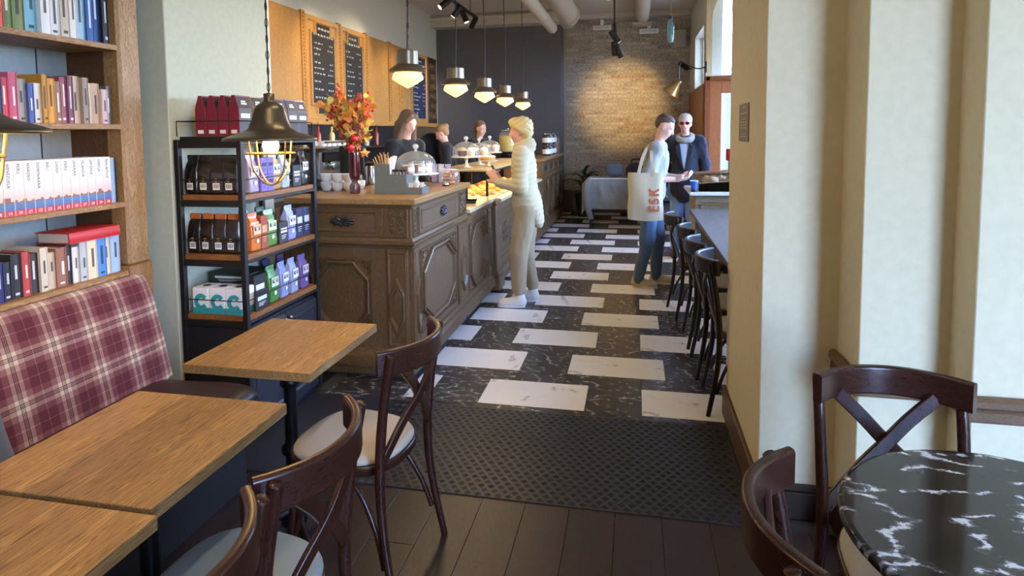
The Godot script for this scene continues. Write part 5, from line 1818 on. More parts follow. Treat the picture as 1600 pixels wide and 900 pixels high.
	for k in 14:
		var o := solo("wooden_stirrer", "thin wooden stirrer fanned out of the tall end of the grey caddy", "stirrer", stick, mat([rgb(198, 156, 106), rgb(214, 176, 126), rgb(180, 136, 88)][k % 3], 0.8), V(cx + 0.02 + 0.005 * k, top + 0.145 + 0.012 * (k % 4), cd + 0.03 + 0.016 * (k % 5)), 0, "wooden stirrers in the caddy")
		o.rotation.z = 0.42 - 0.045 * k
		o.rotation.y = 0.2 * sin(k * 1.7)
	var nap := cbox(Vector3(0.024, 0.13, 0.006), 0.001).mesh()
	for k in 3:
		var o := solo("paper_napkin", "white folded printed paper standing beside the wooden stirrers", "napkin", nap, mat([rgb(232, 228, 224), rgb(222, 216, 210), rgb(236, 232, 228)][k], 0.9), V(cx + 0.084 + k * 0.008, top + 0.17 + k * 0.008, cd + 0.05 + 0.02 * k), 0.3 * k, "papers in the caddy")
		o.rotation.z = -0.12 * k
	var sac := cbox(Vector3(0.02, 0.075, 0.006), 0.001).mesh()
	for k in 4:
		var o := thing("tea_sachet", "black tea sachet with white print in the caddy's middle step", "sachet", V(cx + 0.126 + k * 0.025, top + 0.09, cd + 0.03), 0, "tea sachets in the caddy")
		part(o, "sachet", sac, M.black, Vector3(0, 0.035, 0))
		part(o, "print", cbox(Vector3(0.008, 0.04, 0.001), 0, Vector3(0, 0.035, 0.0035)), M.white)
	for k in 9:
		var o := solo("sugar_sachet", "small white sugar sachet leaning in the caddy's lowest step", "sachet", cbox(Vector3(0.014, 0.06, 0.004), 0.001, Vector3(0, 0.03, 0)), mat([rgb(230, 226, 218), rgb(206, 188, 160), rgb(240, 240, 238)][k % 3], 0.8), V(cx + 0.236 + k * 0.0105, top + 0.012, cd + 0.03 + 0.022 * (k % 4)), 0.5 * sin(k * 2.0), "sugar sachets in the caddy")
		o.rotation.z = 0.14 * sin(k * 3.1)
	# domed stand with cakes and little jars
	var st := V(-1.64, top, 4.42)
	cake_stand("large glass domed white cake stand behind the grey caddy", st, 0.17, 0.09, true, M.white)
	for k in 5:
		var q: Array = [[-0.08, 0.02], [-0.02, -0.05], [0.03, 0.04], [-0.05, 0.08], [0.06, -0.07]][k]
		var c := thing("chocolate_cake", "dark chocolate cake slice under the large glass dome", "cake", st + Vector3(q[0], 0.099, q[1]), k * 1.1, "cake slices under the large dome")
		part(c, "sponge", cbox(Vector3(0.055, 0.055, 0.05), 0.006, Vector3(0, 0.0275, 0)), speckle(120, rgb(66, 36, 24), rgb(96, 56, 38), 12.0, 0.8))
		part(c, "icing", cbox(Vector3(0.056, 0.012, 0.051), 0.005, Vector3(0, 0.06, 0)), mat([rgb(52, 28, 22), rgb(214, 196, 172)][k % 2], 0.4))
	for k in 3:
		var q: Array = [[0.07, 0.06], [0.1, 0.0], [0.0, 0.1]][k]
		var c := thing("dessert_jar", "small clear dessert jar with white label under the large dome", "jar", st + Vector3(q[0], 0.099, q[1]), 0, "dessert jars under the large dome")
		m = MB.new(); m.lathe([[0.001, 0.0], [0.024, 0.0], [0.026, 0.01], [0.026, 0.06], [0.02, 0.07], [0.02, 0.08], [0.001, 0.08]], 14)
		part(c, "jar_body", m, glass(Color(0.95, 0.95, 0.95), 0.45))
		m = MB.new(); m.lathe([[0.0262, 0.02], [0.0266, 0.02], [0.0266, 0.05], [0.0262, 0.05]], 14)
		part(c, "jar_label", m, M.white)
		m = MB.new(); m.lathe([[0.001, 0.08], [0.021, 0.08], [0.021, 0.094], [0.001, 0.094]], 14)
		part(c, "lid", m, M.steel)
	# cookie jar, lilac bags and bell beside it
	var cj := thing("cookie_jar", "round glass jar of orange cookies beside the large cake dome", "jar", V(-1.435, top, 4.62))
	m = MB.new(); m.lathe([[0.001, 0.0], [0.06, 0.0], [0.075, 0.02], [0.08, 0.06], [0.075, 0.1], [0.06, 0.115], [0.055, 0.115]], 20)
	part(cj, "jar_body", m, M.dome)
	part(cj, "rim", torus(0.058, 0.004, 24), M.dome2, Vector3(0, 0.115, 0))
	for k in 12:
		m = MB.new(); m.lathe([[0.001, -0.005], [0.026, -0.005], [0.03, 0.0], [0.026, 0.006], [0.001, 0.008]], 12)
		var c := solo("cookie", "orange brown cookie piled inside the round glass jar", "cookie", m, mat([rgb(186, 112, 58), rgb(204, 136, 78), rgb(160, 90, 44)][k % 3], 0.85), V(-1.435 + 0.03 * sin(k * 2.4), top + 0.012 + k * 0.0078, 4.62 + 0.03 * cos(k * 2.4)), 0, "cookies in the jar")
		c.rotation = Vector3(0.25 * sin(k * 1.3), 0, 0.25 * cos(k * 1.9))
	for k in 3:
		var b := thing("treat_bag", "clear treat bag with lilac ribbon standing behind the service bell", "bag", V(-1.6 + 0.055 * k, top, 4.75), 0.2 * k, "treat bags on the bar")
		part(b, "pouch", bag_mesh(0.05, 0.035, 0.15, 40 + k), mat([rgb(170, 156, 176), rgb(196, 188, 200), rgb(150, 132, 150)][k], 0.3))
		part(b, "ribbon", cbox(Vector3(0.05, 0.008, 0.018), 0.003, Vector3(0, 0.118, 0)), mat(rgb(120, 90, 150), 0.5))
	var be := thing("service_bell", "small chrome service bell at the edge of the tall bar", "bell", V(-1.415, top, 4.45))
	m = MB.new(); m.lathe([[0.001, 0.0], [0.026, 0.0], [0.026, 0.008], [0.001, 0.008]], 16)
	part(be, "base", m, M.black)
	m = MB.new(); m.lathe([[0.025, 0.01], [0.024, 0.022], [0.016, 0.034], [0.005, 0.038], [0.003, 0.046], [0.001, 0.046]], 16)
	part(be, "dome", m, M.steel)
	# till screen, seen from behind, and blue crate
	var ps := thing("till_screen", "black till screen seen from behind, left of the vase", "screen", V(-2.12, top, 4.33))
	part(ps, "housing", cbox(Vector3(0.2, 0.22, 0.03), 0.008, Vector3(0, 0.2, 0)), M.black)
	part(ps, "stand", cbox(Vector3(0.06, 0.12, 0.03), 0.004, Vector3(0, 0.06, -0.02)), M.black)
	part(ps, "foot", cbox(Vector3(0.18, 0.012, 0.14), 0.004, Vector3(0, 0.006, -0.02)), M.black)
	var tr := thing("steel_tray", "shallow steel counter tray with folded cloths behind the vase", "tray", V(-1.925, top, 4.62))
	m = MB.new()
	m.frame(rectp(-0.1, -0.12, 0.1, 0.12), rectp(-0.085, -0.1, 0.085, 0.1), [[0.0, 0.09], [0.1, 0.095], [1.0, 0.0]])
	m.prism(rectp(-0.085, -0.1, 0.085, 0.1), 0.0, 0.004)
	var tp := part(tr, "pan", m, M.dull_steel)
	tp.rotation.x = -PI / 2
	part(tr, "folded_cloth", cbox(Vector3(0.15, 0.05, 0.16), 0.02, Vector3(0, 0.032, 0)), cloth(121, rgb(90, 110, 160), rgb(130, 150, 190)))
	# cups in rows by the rack end of the bar
	var cup := MB.new()
	cup.lathe([[0.001, 0.0], [0.024, 0.0], [0.038, 0.03], [0.042, 0.06], [0.039, 0.06], [0.034, 0.03], [0.001, 0.006]], 18)
	var cm := cup.mesh()
	var han := MB.new()
	han.tube(curve([Vector3(0.038, 0.05, 0), Vector3(0.06, 0.045, 0), Vector3(0.056, 0.022, 0), Vector3(0.034, 0.02, 0)], 4), 0.004, 6)
	var hm := han.mesh()
	for k in 12:
		var c := thing("coffee_cup", "white coffee cup in the clustered rows at the rack end of the bar", "cup", V(-2.15 + 0.085 * (k % 3), top + 0.061 * (1 if k > 8 else 0), 3.98 + 0.09 * ((k % 9) / 3)), 0.7 * k, "coffee cups on the bar")
		part(c, "cup_body", cm, mat(rgb(226, 222, 214), 0.2))
		part(c, "handle", hm, mat(rgb(226, 222, 214), 0.2))
	for k in 5:
		var c := thing("metal_canister", "chrome canister with black lid on the rack end of the bar", "canister", V(-2.15 + 0.095 * (k % 2), top, 4.52 + 0.1 * (k / 2)), 0, "canisters on the bar")
		m = MB.new(); m.lathe([[0.001, 0.0], [0.042, 0.0], [0.044, 0.006], [0.044, 0.15], [0.001, 0.15]], 18)
		part(c, "tin", m, M.steel)
		m = MB.new(); m.lathe([[0.001, 0.15], [0.045, 0.15], [0.045, 0.168], [0.02, 0.174], [0.001, 0.174]], 18)
		part(c, "lid", m, M.black_gloss)
	# card reader on the low counter
	var cr := thing("card_reader", "black card reader on the pale low worktop", "card reader", V(-1.5, 0.927, 5.28), 0.2)
	part(cr, "base", cbox(Vector3(0.2, 0.02, 0.18), 0.008, Vector3(0, 0.01, 0)), M.black)
	var sc := part(cr, "terminal", cbox(Vector3(0.11, 0.15, 0.09), 0.012, Vector3(-0.03, 0.09, 0.0)), M.black)
	sc.rotation.x = -0.2
	part(cr, "keypad", cbox(Vector3(0.08, 0.02, 0.1), 0.006, Vector3(0.07, 0.03, 0.03)), M.black_gloss)
	# pastry shelf with cake stands and lit trays
	var ps2 := thing("pastry_shelf", "black framed glass pastry shelf standing on the display counter", "shelf", Vector3.ZERO)
	var hs := 1.185
	part(ps2, "shelf_top", bx(-2.0, -1.44, hs - 0.02, hs, 5.9, 8.6, 0.003), mat(rgb(196, 170, 120), 0.4))
	m = bx(-2.01, -1.43, hs - 0.03, hs - 0.018, 5.89, 8.61)
	part(ps2, "shelf_frame", m, M.black_metal)
	for q in [[-1.99, 5.92], [-1.45, 5.92], [-1.45, 7.3], [-1.99, 7.3], [-1.99, 8.58], [-1.45, 8.58]]:
		part(ps2, "leg", bx(q[0] - 0.011, q[0] + 0.011, 0.873, hs - 0.03, q[1] - 0.011, q[1] + 0.011), M.black_metal)
	var ld := part(ps2, "led_strip", bx(-1.75, -1.71, hs - 0.036, hs - 0.031, 6.0, 8.5), glow(Color(1.0, 0.82, 0.5), 3.0), Vector3.ZERO, "warm light strip under the shelf")
	var al := AreaLight3D.new()
	al.name = "shelf_light"
	al.area_size = Vector2(0.04, 2.4)
	al.light_color = Color(1.0, 0.8, 0.48)
	al.light_energy = 2.6 * LAMP
	al.shadow_enabled = true
	al.area_range = 12.0
	al.position = V(-1.73, hs - 0.04, 7.25)
	al.rotation.x = -PI / 2
	add_child(al)
	var cmh := croissant_mesh()
	var bun := MB.new(); bun.lathe([[0.001, 0.0], [0.045, 0.0], [0.05, 0.015], [0.042, 0.035], [0.02, 0.046], [0.001, 0.048]], 14)
	var bunm := bun.mesh()
	var pm := [speckle(130, rgb(170, 104, 44), rgb(214, 156, 82), 14.0, 0.6), speckle(131, rgb(190, 130, 62), rgb(230, 184, 112), 14.0, 0.6)]
	for k in 4:
		var y := 6.3 + k * 0.62
		var tray := solo("pastry_tray", "pale wooden pastry tray under the lit shelf, %s from the card reader" % ["first", "second", "third", "fourth"][k], "tray", cbox(Vector3(0.56, 0.014, 0.54), 0.004, Vector3(0, 0.007, 0)), mat(rgb(214, 188, 138), 0.5), V(-1.72, 0.873, y))
	for k in 32:
		var row := k / 4
		var o := solo("pastry", "golden %s on the lit pastry trays" % ["croissant", "round bun"][row % 2], "pastry", cmh if row % 2 == 0 else bunm, pm[k % 2], V(-1.92 + 0.13 * (k % 4), 0.888, 6.13 + row * 0.305), rng.randf() * 6.0, "%s on the lit trays" % ["croissants", "buns"][row % 2])
	var cw := mat(rgb(232, 214, 172), 0.35)
	cake_stand("glass domed cake stand over dark cakes, on the pastry shelf end near the card reader", V(-1.74, hs + 0.001, 6.2), 0.16, 0.11, true, cw)
	cake_stand("second glass domed cake stand on the black pastry shelf", V(-1.74, hs + 0.001, 6.75), 0.15, 0.1, true, cw)
	cake_stand("third glass domed cake stand on the pastry shelf, by the far baristas", V(-1.76, hs + 0.001, 7.35), 0.15, 0.12, true, cw)
	cake_stand("low open cake stand with a round cake on the pastry shelf", V(-1.58, hs + 0.001, 6.5), 0.1, 0.06, false, cw)
	for k in 6:
		var c := thing("layer_cake", "%s under the %s dome on the pastry shelf" % [["dark chocolate muffin", "pale cream cake"][k % 2], ["first", "second", "third"][k / 2]], "cake", V(-1.79 + 0.1 * (k % 2), hs + [0.119, 0.109, 0.129][k / 2], [6.2, 6.75, 7.35][k / 2] + 0.02))
		m = MB.new(); m.lathe([[0.001, 0.0], [0.036, 0.0], [0.046, 0.05], [0.05, 0.06], [0.04, 0.085], [0.001, 0.095]], 14)
		part(c, "sponge", m, mat([rgb(74, 42, 28), rgb(220, 196, 150)][k % 2], 0.8))
		m = MB.new(); m.lathe([[0.048, 0.062], [0.051, 0.064], [0.041, 0.087], [0.001, 0.098]], 14)
		part(c, "icing", m, mat([rgb(196, 168, 130), rgb(240, 230, 210)][k % 2], 0.5))
	var rc := thing("round_cake", "round golden cake with pale icing on the low open stand", "cake", V(-1.58, hs + 0.068, 6.5))
	m = MB.new(); m.lathe([[0.001, 0.0], [0.08, 0.0], [0.084, 0.01], [0.084, 0.04], [0.001, 0.04]], 20)
	part(rc, "sponge", m, mat(rgb(206, 150, 78), 0.7))
	m = MB.new(); m.lathe([[0.085, 0.034], [0.086, 0.042], [0.07, 0.052], [0.001, 0.054]], 20)
	part(rc, "icing", m, mat(rgb(240, 226, 190), 0.5))
	var bc := thing("blue_tub", "bright blue plastic tub beside the pastry shelf", "tub", V(-1.78, 0.927, 5.72))
	m = MB.new(); m.lathe([[0.001, 0.0], [0.06, 0.0], [0.075, 0.13], [0.08, 0.135], [0.072, 0.135], [0.058, 0.01], [0.001, 0.01]], 20)
	part(bc, "tub_body", m, mat(rgb(36, 70, 190), 0.35))
	m = MB.new(); m.lathe([[0.077, 0.13], [0.082, 0.13], [0.082, 0.14], [0.077, 0.14]], 20)
	part(bc, "rim", m, mat(rgb(30, 60, 170), 0.35))
	# lemonade dispenser and jars at the far end
	var ds := thing("drink_dispenser", "glass lemonade dispenser with metal lid on the far counter", "drink dispenser", V(-1.98, 1.161, 9.55))
	m = MB.new(); m.lathe([[0.001, 0.08], [0.14, 0.08], [0.155, 0.1], [0.155, 0.36], [0.12, 0.4], [0.12, 0.41]], 24)
	part(ds, "glass_body", m, M.dome)
	m = MB.new(); m.lathe([[0.001, 0.09], [0.135, 0.09], [0.15, 0.105], [0.15, 0.34], [0.001, 0.34]], 24)
	part(ds, "lemonade", m, mat(rgb(214, 188, 84), 0.2))
	m = MB.new(); m.lathe([[0.001, 0.41], [0.125, 0.41], [0.125, 0.435], [0.02, 0.445], [0.02, 0.465], [0.001, 0.465]], 24)
	part(ds, "lid", m, M.steel)
	m = MB.new(); m.lathe([[0.001, 0.0], [0.13, 0.0], [0.12, 0.08], [0.001, 0.08]], 20)
	part(ds, "stand", m, M.black_metal)
	m = MB.new(); m.tube([Vector3(0.12, 0.13, 0.06), Vector3(0.17, 0.13, 0.1), Vector3(0.17, 0.1, 0.1)], 0.012, 8)
	part(ds, "tap", m, M.steel)
	for k in 8:
		var lower := k < 4
		var j := thing("storage_jar", "%s glass jar at the far counter end, %s row, %s from the woman" % [["dark filled", "white labelled"][k % 2], ["lower", "upper"][k / 4], ["first", "second", "third", "fourth"][k % 4]], "jar", V(-1.46, 1.161 + (0.0 if lower else 0.19), 10.2 + 0.26 * (k % 4)), 0, "jars on the far counter")
		m = MB.new(); m.lathe([[0.001, 0.0], [0.066, 0.0], [0.07, 0.01], [0.07, 0.14], [0.05, 0.16], [0.001, 0.16]], 16)
		part(j, "jar_body", m, glass(Color(0.7, 0.7, 0.72), 0.5) if k % 2 else mat(rgb(70, 54, 44), 0.25))
		m = MB.new(); m.lathe([[0.071, 0.03], [0.0715, 0.03], [0.0715, 0.11], [0.071, 0.11]], 16)
		part(j, "jar_label", m, M.white)
		m = MB.new(); m.lathe([[0.001, 0.16], [0.055, 0.16], [0.055, 0.185], [0.001, 0.189]], 16)
		part(j, "lid", m, M.steel)
	var pz := thing("pretzel_jar", "tall glass jar of orange pretzels beside the storage jars", "jar", V(-1.45, 1.161, 11.28))
	m = MB.new(); m.lathe([[0.001, 0.0], [0.08, 0.0], [0.085, 0.01], [0.085, 0.3], [0.08, 0.3]], 18)
	part(pz, "jar_body", m, M.dome)
	m = MB.new()
	for k in 22: m.ball(Vector3(0.04 * sin(k * 2.3), 0.02 + k * 0.0125, 0.04 * cos(k * 2.3)), Vector3(0.032, 0.014, 0.026), 8, 5)
	var pf := part(pz, "pretzel_fill", m, mat(rgb(196, 124, 56), 0.7))
	pf.set_meta("kind", "stuff")

func torus(R: float, r: float, n: int) -> MB:
	var m := MB.new()
	var p := []
	for i in n:
		p.append(Vector3(cos(TAU * i / n) * R, 0, sin(TAU * i / n) * R))
	m.tube(p, r, 6, false, true)
	return m

# --------------------------------------------------------------- people
# prims: [0, a, b, ra, rb] tapered capsule, [1, centre, radii, basis] ellipsoid
class Net:
	var v := PackedVector3Array()
	var n := PackedVector3Array()
	var ix := PackedInt32Array()
	func add(prims: Array, cell: float, k: float) -> void:
		var mg := 2.2 / k + 1.6 * cell
		var lo := Vector3.ONE * 1e9
		var hi := Vector3.ONE * -1e9
		var bb := []
		for p in prims:
			var a: Vector3
			var b: Vector3
			if p[0] == 0:
				var r := Vector3.ONE * maxf(p[3], p[4])
				a = Vector3(p[1]).min(p[2]) - r
				b = Vector3(p[1]).max(p[2]) + r
			else:
				var q: Basis = p[3]
				var e := Vector3(absf(q.x.x) * p[2].x + absf(q.y.x) * p[2].y + absf(q.z.x) * p[2].z, absf(q.x.y) * p[2].x + absf(q.y.y) * p[2].y + absf(q.z.y) * p[2].z, absf(q.x.z) * p[2].x + absf(q.y.z) * p[2].y + absf(q.z.z) * p[2].z)
				a = p[1] - e
				b = p[1] + e
			a -= Vector3.ONE * mg
			b += Vector3.ONE * mg
			bb.append([a, b])
			lo = lo.min(a)
			hi = hi.max(b)
		lo -= Vector3.ONE * cell
		var sz := ((hi - lo) / cell).ceil() + Vector3.ONE * 2
		var nx := int(sz.x)
		var ny := int(sz.y)
		var nz := int(sz.z)
		var S := PackedFloat32Array()
		S.resize(nx * ny * nz)
		for pi in prims.size():
			var p: Array = prims[pi]
			var a: Vector3 = ((bb[pi][0] - lo) / cell).floor()
			var b: Vector3 = ((bb[pi][1] - lo) / cell).ceil()
			var cap: bool = p[0] == 0
			var A: Vector3 = p[1]
			var AB := Vector3.ZERO
			var il := 0.0
			var ra := 0.0
			var dr := 0.0
			var inv := Basis()
			var ri := Vector3.ONE
			var rm := 0.0
			if cap:
				AB = p[2] - p[1]
				il = 1.0 / maxf(AB.length_squared(), 1e-9)
				ra = p[3]
				dr = p[4] - p[3]
			else:
				inv = Basis(p[3]).transposed()
				ri = Vector3.ONE / Vector3(p[2])
				rm = minf(p[2].x, minf(p[2].y, p[2].z))
			for z in range(int(a.z), int(b.z) + 1):
				for y in range(int(a.y), int(b.y) + 1):
					var row := (z * ny + y) * nx
					for x in range(int(a.x), int(b.x) + 1):
						var q := lo + Vector3(x, y, z) * cell - A
						var d: float
						if cap:
							var h := clampf(q.dot(AB) * il, 0.0, 1.0)
							d = (q - AB * h).length() - ra - dr * h
						else:
							var w := (inv * q) * ri
							var l := w.length()
							# first-order distance to the ellipsoid
							d = l * (l - 1.0) / maxf((w * ri).length(), 1e-6)
						if d < mg:
							S[row + x] += exp(-k * d)
		var top := exp(k * cell * 2.6)
		var at := PackedInt32Array()
		at.resize(S.size())
		at.fill(-1)
		var live := PackedInt32Array()
		var base := v.size()
		var sx := 1
		var sy := nx
		var szz := nx * ny
		var off := [0, sx, sy, sx + sy, szz, szz + sx, szz + sy, szz + sx + sy]
		var edges := [[0, 1], [2, 3], [4, 5], [6, 7], [0, 2], [1, 3], [4, 6], [5, 7], [0, 4], [1, 5], [2, 6], [3, 7]]
		var cpos := [Vector3(0, 0, 0), Vector3(1, 0, 0), Vector3(0, 1, 0), Vector3(1, 1, 0), Vector3(0, 0, 1), Vector3(1, 0, 1), Vector3(0, 1, 1), Vector3(1, 1, 1)]
		for z in nz - 1:
			for y in ny - 1:
				var row := (z * ny + y) * nx
				for x in nx - 1:
					var i := row + x
					var s0 := S[i]
					if s0 <= 0.0 or s0 > top: continue
					var inside := 0
					for o in off:
						if S[i + o] > 1.0: inside += 1
					if inside == 0 or inside == 8: continue
					var sum := Vector3.ZERO
					var cnt := 0
					for e in edges:
						var s1 := S[i + off[e[0]]]
						var s2 := S[i + off[e[1]]]
						if (s1 > 1.0) != (s2 > 1.0):
							var f1 := log(maxf(s1, 1e-5))
							var f2 := log(maxf(s2, 1e-5))
							sum += Vector3(cpos[e[0]]).lerp(cpos[e[1]], f1 / (f1 - f2))
							cnt += 1
					at[i] = v.size()
					live.append(i)
					v.append(lo + (Vector3(x, y, z) + sum / cnt) * cell)
					n.append(Vector3.ZERO)
		for i in live:
			var in0 := S[i] > 1.0
			for ax in 3:
				var st: int = [sx, sy, szz][ax]
				if in0 == (S[i + st] > 1.0): continue
				var e1: int = [sy, szz, sx][ax]
				var e2: int = [szz, sx, sy][ax]
				var c0 := at[i - e1 - e2]
				var c1 := at[i - e2]
				var c2 := at[i]
				var c3 := at[i - e1]
				if c0 < 0 or c1 < 0 or c3 < 0: continue
				if not in0:
					var tmp := c1
					c1 = c3
					c3 = tmp
				var nn := (v[c2] - v[c0]).cross(v[c3] - v[c1])
				for c in [c0, c1, c2, c3]: n[c] += nn
				ix.append_array(PackedInt32Array([c0, c2, c1, c0, c3, c2]))
		for i in range(base, v.size()):
			n[i] = n[i].normalized()
	func renormal() -> void:
		n.fill(Vector3.ZERO)
		for i in range(0, ix.size(), 3):
			var f := (v[ix[i + 2]] - v[ix[i]]).cross(v[ix[i + 1]] - v[ix[i]])
			n[ix[i]] += f
			n[ix[i + 1]] += f
			n[ix[i + 2]] += f
		for i in n.size():
			n[i] = n[i].normalized()
	func mesh() -> ArrayMesh:
		var a := []
		a.resize(Mesh.ARRAY_MAX)
		a[Mesh.ARRAY_VERTEX] = v
		a[Mesh.ARRAY_NORMAL] = n
		a[Mesh.ARRAY_INDEX] = ix
		var am := ArrayMesh.new()
		am.add_surface_from_arrays(Mesh.PRIMITIVE_TRIANGLES, a)
		return am

func cap(a: Vector3, b: Vector3, ra: float, rb: float) -> Array:
	return [0, a, b, ra, rb]

func ell(c: Vector3, r: Vector3, b := Basis()) -> Array:
	return [1, c, r, b]

# fingers: wrist, direction of the hand, palm normal, +1 thumb on the side of dir x normal, curl
func hand_prims(w: Vector3, dir: Vector3, pn: Vector3, ts: float, curl: float) -> Array:
	dir = dir.normalized()
	pn = (pn - dir * pn.dot(dir)).normalized()
	var sd := dir.cross(pn).normalized() * ts
	var o := []
	var palm := w + dir * 0.05
	o.append(ell(palm, Vector3(0.04, 0.015, 0.048), Basis(sd, pn, sd.cross(pn))))
	o.append(cap(w - dir * 0.02, w + dir * 0.03, 0.024, 0.026))
	for f in 4:
		var side := 0.03 - 0.02 * f
		var ln: float = [0.072, 0.08, 0.074, 0.058][f]
		var p := w + dir * 0.088 + sd * side
		var d := dir
		var r := 0.0088
		for s in 3:
			var ang := curl * (0.6 + 0.3 * s)
			d = (dir * cos(ang * (s + 1) * 0.6) + pn * sin(ang * (s + 1) * 0.6)).normalized()
			var q: Vector3 = p + d * ln * [0.45, 0.32, 0.23][s]
			o.append(cap(p, q, r, r - 0.0008))
			p = q
			r -= 0.0008
	var t0 := w + dir * 0.025 + sd * 0.03
	var t1 := t0 + (dir * 0.6 + sd * 0.7 + pn * 0.3).normalized() * 0.038
	var t2 := t1 + (dir * 0.85 + sd * 0.15 + pn * 0.4).normalized() * 0.03
	o.append(cap(t0, t1, 0.013, 0.0105))
	o.append(cap(t1, t2, 0.0105, 0.0085))
	return o

func person(spec: Dictionary) -> Node3D:
	var t := thing("person", spec.label, "person", spec.at, deg_to_rad(spec.yaw))
	var s: float = spec.get("scale", 1.0)
	var cell: float = spec.get("cell", 0.015)
	var lean: float = spec.get("lean", 0.0)
	var hip := Vector3(0, 0.93, 0) * s
	var chest := Vector3(0, 1.25, lean * 0.6) * s
	var neck := Vector3(0, 1.44, lean) * s
	var hc: Vector3 = spec.get("head", Vector3(0, 1.59, 0.03 + lean)) * s
	var hb := Basis(Vector3.UP, deg_to_rad(spec.get("head_yaw", 0.0))) * Basis(Vector3.RIGHT, deg_to_rad(spec.get("nod", 10.0))) * Basis(Vector3.BACK, deg_to_rad(spec.get("tilt", 0.0)))
	var sh: float = spec.get("shoulder", 0.175)
	var girth: float = spec.get("girth", 1.0)
	var skin := Net.new()
	var body := [ell(hip, Vector3(0.14, 0.12, 0.1)), ell(hip.lerp(chest, 0.5), Vector3(0.12, 0.16, 0.085)), ell(chest, Vector3(0.145, 0.15, 0.095)), cap(neck - Vector3(0, 0.06, 0.01), neck + Vector3(0, 0.01, 0), 0.052, 0.046)]
	var S := {}
	for k in [-1, 1]:
		S[k] = Vector3(sh * k, 1.385, lean * 0.9) * s
		var el: Vector3 = spec.elbow[k] * s
		var wr: Vector3 = spec.wrist[k] * s
		body.append(cap(S[k] - Vector3(0.02 * k, 0.02, 0), el, 0.046, 0.038))
		body.append(cap(el, wr, 0.038, 0.026))
		body.append(cap(hip + Vector3(0.09 * k, -0.05, 0), Vector3(spec.knee[k]) * s, 0.075, 0.052))
		body.append(cap(Vector3(spec.knee[k]) * s, Vector3(spec.ankle[k]) * s, 0.05, 0.034))
	skin.add(body, cell * 1.15, 60.0)
	# head
	var fem: float = 0.94 if spec.get("fem", false) else 1.0
	var hp := []
	var E := func(c: Vector3, r: Vector3) -> Array: return ell(hc + hb * (c * fem), r * fem, hb)
	var C := func(a: Vector3, b: Vector3, ra: float, rb: float) -> Array: return cap(hc + hb * (a * fem), hc + hb * (b * fem), ra * fem, rb * fem)
	hp.append(E.call(Vector3(0, 0.032, -0.01), Vector3(0.073, 0.08, 0.09)))
	hp.append(E.call(Vector3(0, -0.03, 0.022), Vector3(0.055, 0.08, 0.062)))
	hp.append(E.call(Vector3(0, -0.088, 0.046), Vector3(0.03, 0.02, 0.026)))
	hp.append(C.call(Vector3(0, 0.008, 0.08), Vector3(0, -0.026, 0.1), 0.007, 0.0125))
	hp.append(E.call(Vector3(0, 0.022, 0.066), Vector3(0.048, 0.011, 0.016)))
	hp.append(E.call(Vector3(0, -0.056, 0.074), Vector3(0.022, 0.009, 0.01)))
	hp.append(cap(neck + Vector3(0, -0.03, -0.004), hc + hb * Vector3(0, -0.035, -0.006), 0.05, 0.044))
	for k in [-1, 1]:
		hp.append(E.call(Vector3(0.068 * k, -0.008, -0.008), Vector3(0.012, 0.03, 0.019)))
		hp.append(E.call(Vector3(0.036 * k, -0.03, 0.052), Vector3(0.02, 0.022, 0.02)))
	skin.add(hp, 0.0068 if cell < 0.018 else 0.009, 130.0)
	for k in [-1, 1]:
		if spec.has("hand") and spec.hand.has(k):
			var h: Array = spec.hand[k]
			skin.add(hand_prims(Vector3(spec.wrist[k]) * s, h[0], h[1], h[2], h[3]), 0.0056, 170.0)
	var skm := mat(spec.skin, 0.6)
	skm.subsurf_scatter_enabled = true
	skm.subsurf_scatter_strength = 0.15
	part(t, "body", skin.mesh(), skm)
	# features
	for k in [-1, 1]:
		var m := MB.new()
		m.xf = Transform3D(hb.scaled(Vector3.ONE * fem), hc + hb * (Vector3(0.03 * k, 0.002, 0.073) * fem))
		m.ball(Vector3.ZERO, Vector3(0.013, 0.006, 0.008), 10, 6)
		var ey := part(t, "eye", m, mat(rgb(214, 206, 200), 0.3))
		m = MB.new()
		m.xf = Transform3D(hb.scaled(Vector3.ONE * fem), hc + hb * (Vector3(0.03 * k, 0.001, 0.0785) * fem))
		m.ball(Vector3.ZERO, Vector3(0.0058, 0.0058, 0.004), 8, 6)
		part(ey, "iris", m, mat(rgb(46, 36, 32), 0.2))
		m = MB.new()
		m.xf = Transform3D(hb.scaled(Vector3.ONE * fem), hc)
		m.tube([Vector3(0.014 * k, 0.021, 0.0835), Vector3(0.03 * k, 0.026, 0.0815), Vector3(0.047 * k, 0.021, 0.068)], [0.0028, 0.0036, 0.002], 6)
		part(t, "eyebrow", m, mat(Color(spec.hair).darkened(0.25), 0.9))
	var lm := MB.new()
	lm.xf = Transform3D(hb.scaled(Vector3.ONE * fem), hc)
	lm.ball(Vector3(0, -0.0555, 0.084), Vector3(0.019, 0.0042, 0.005), 10, 6)
	lm.ball(Vector3(0, -0.062, 0.083), Vector3(0.016, 0.0042, 0.005), 10, 6)
	part(t, "lips", lm, mat(rgb(176, 96, 88), 0.5))
	# hair
	var hr := []
	for q in spec.hair_prims:
		if q[0] == 0: hr.append(cap(hc + hb * q[1], hc + hb * q[2], q[3], q[4]))
		else: hr.append(ell(hc + hb * q[1], q[2], hb))
	var hn := Net.new()
	hn.add(hr, 0.0085 if cell < 0.018 else 0.011, 110.0)
	if spec.has("hair_wave"):
		for i in hn.v.size():
			var p := hn.v[i]
			hn.v[i] += hn.n[i] * spec.hair_wave * (sin(p.x * 160 + sin(p.y * 90) * 2.0) + sin(p.y * 140 + p.z * 110)) * 0.5
	hn.renormal()
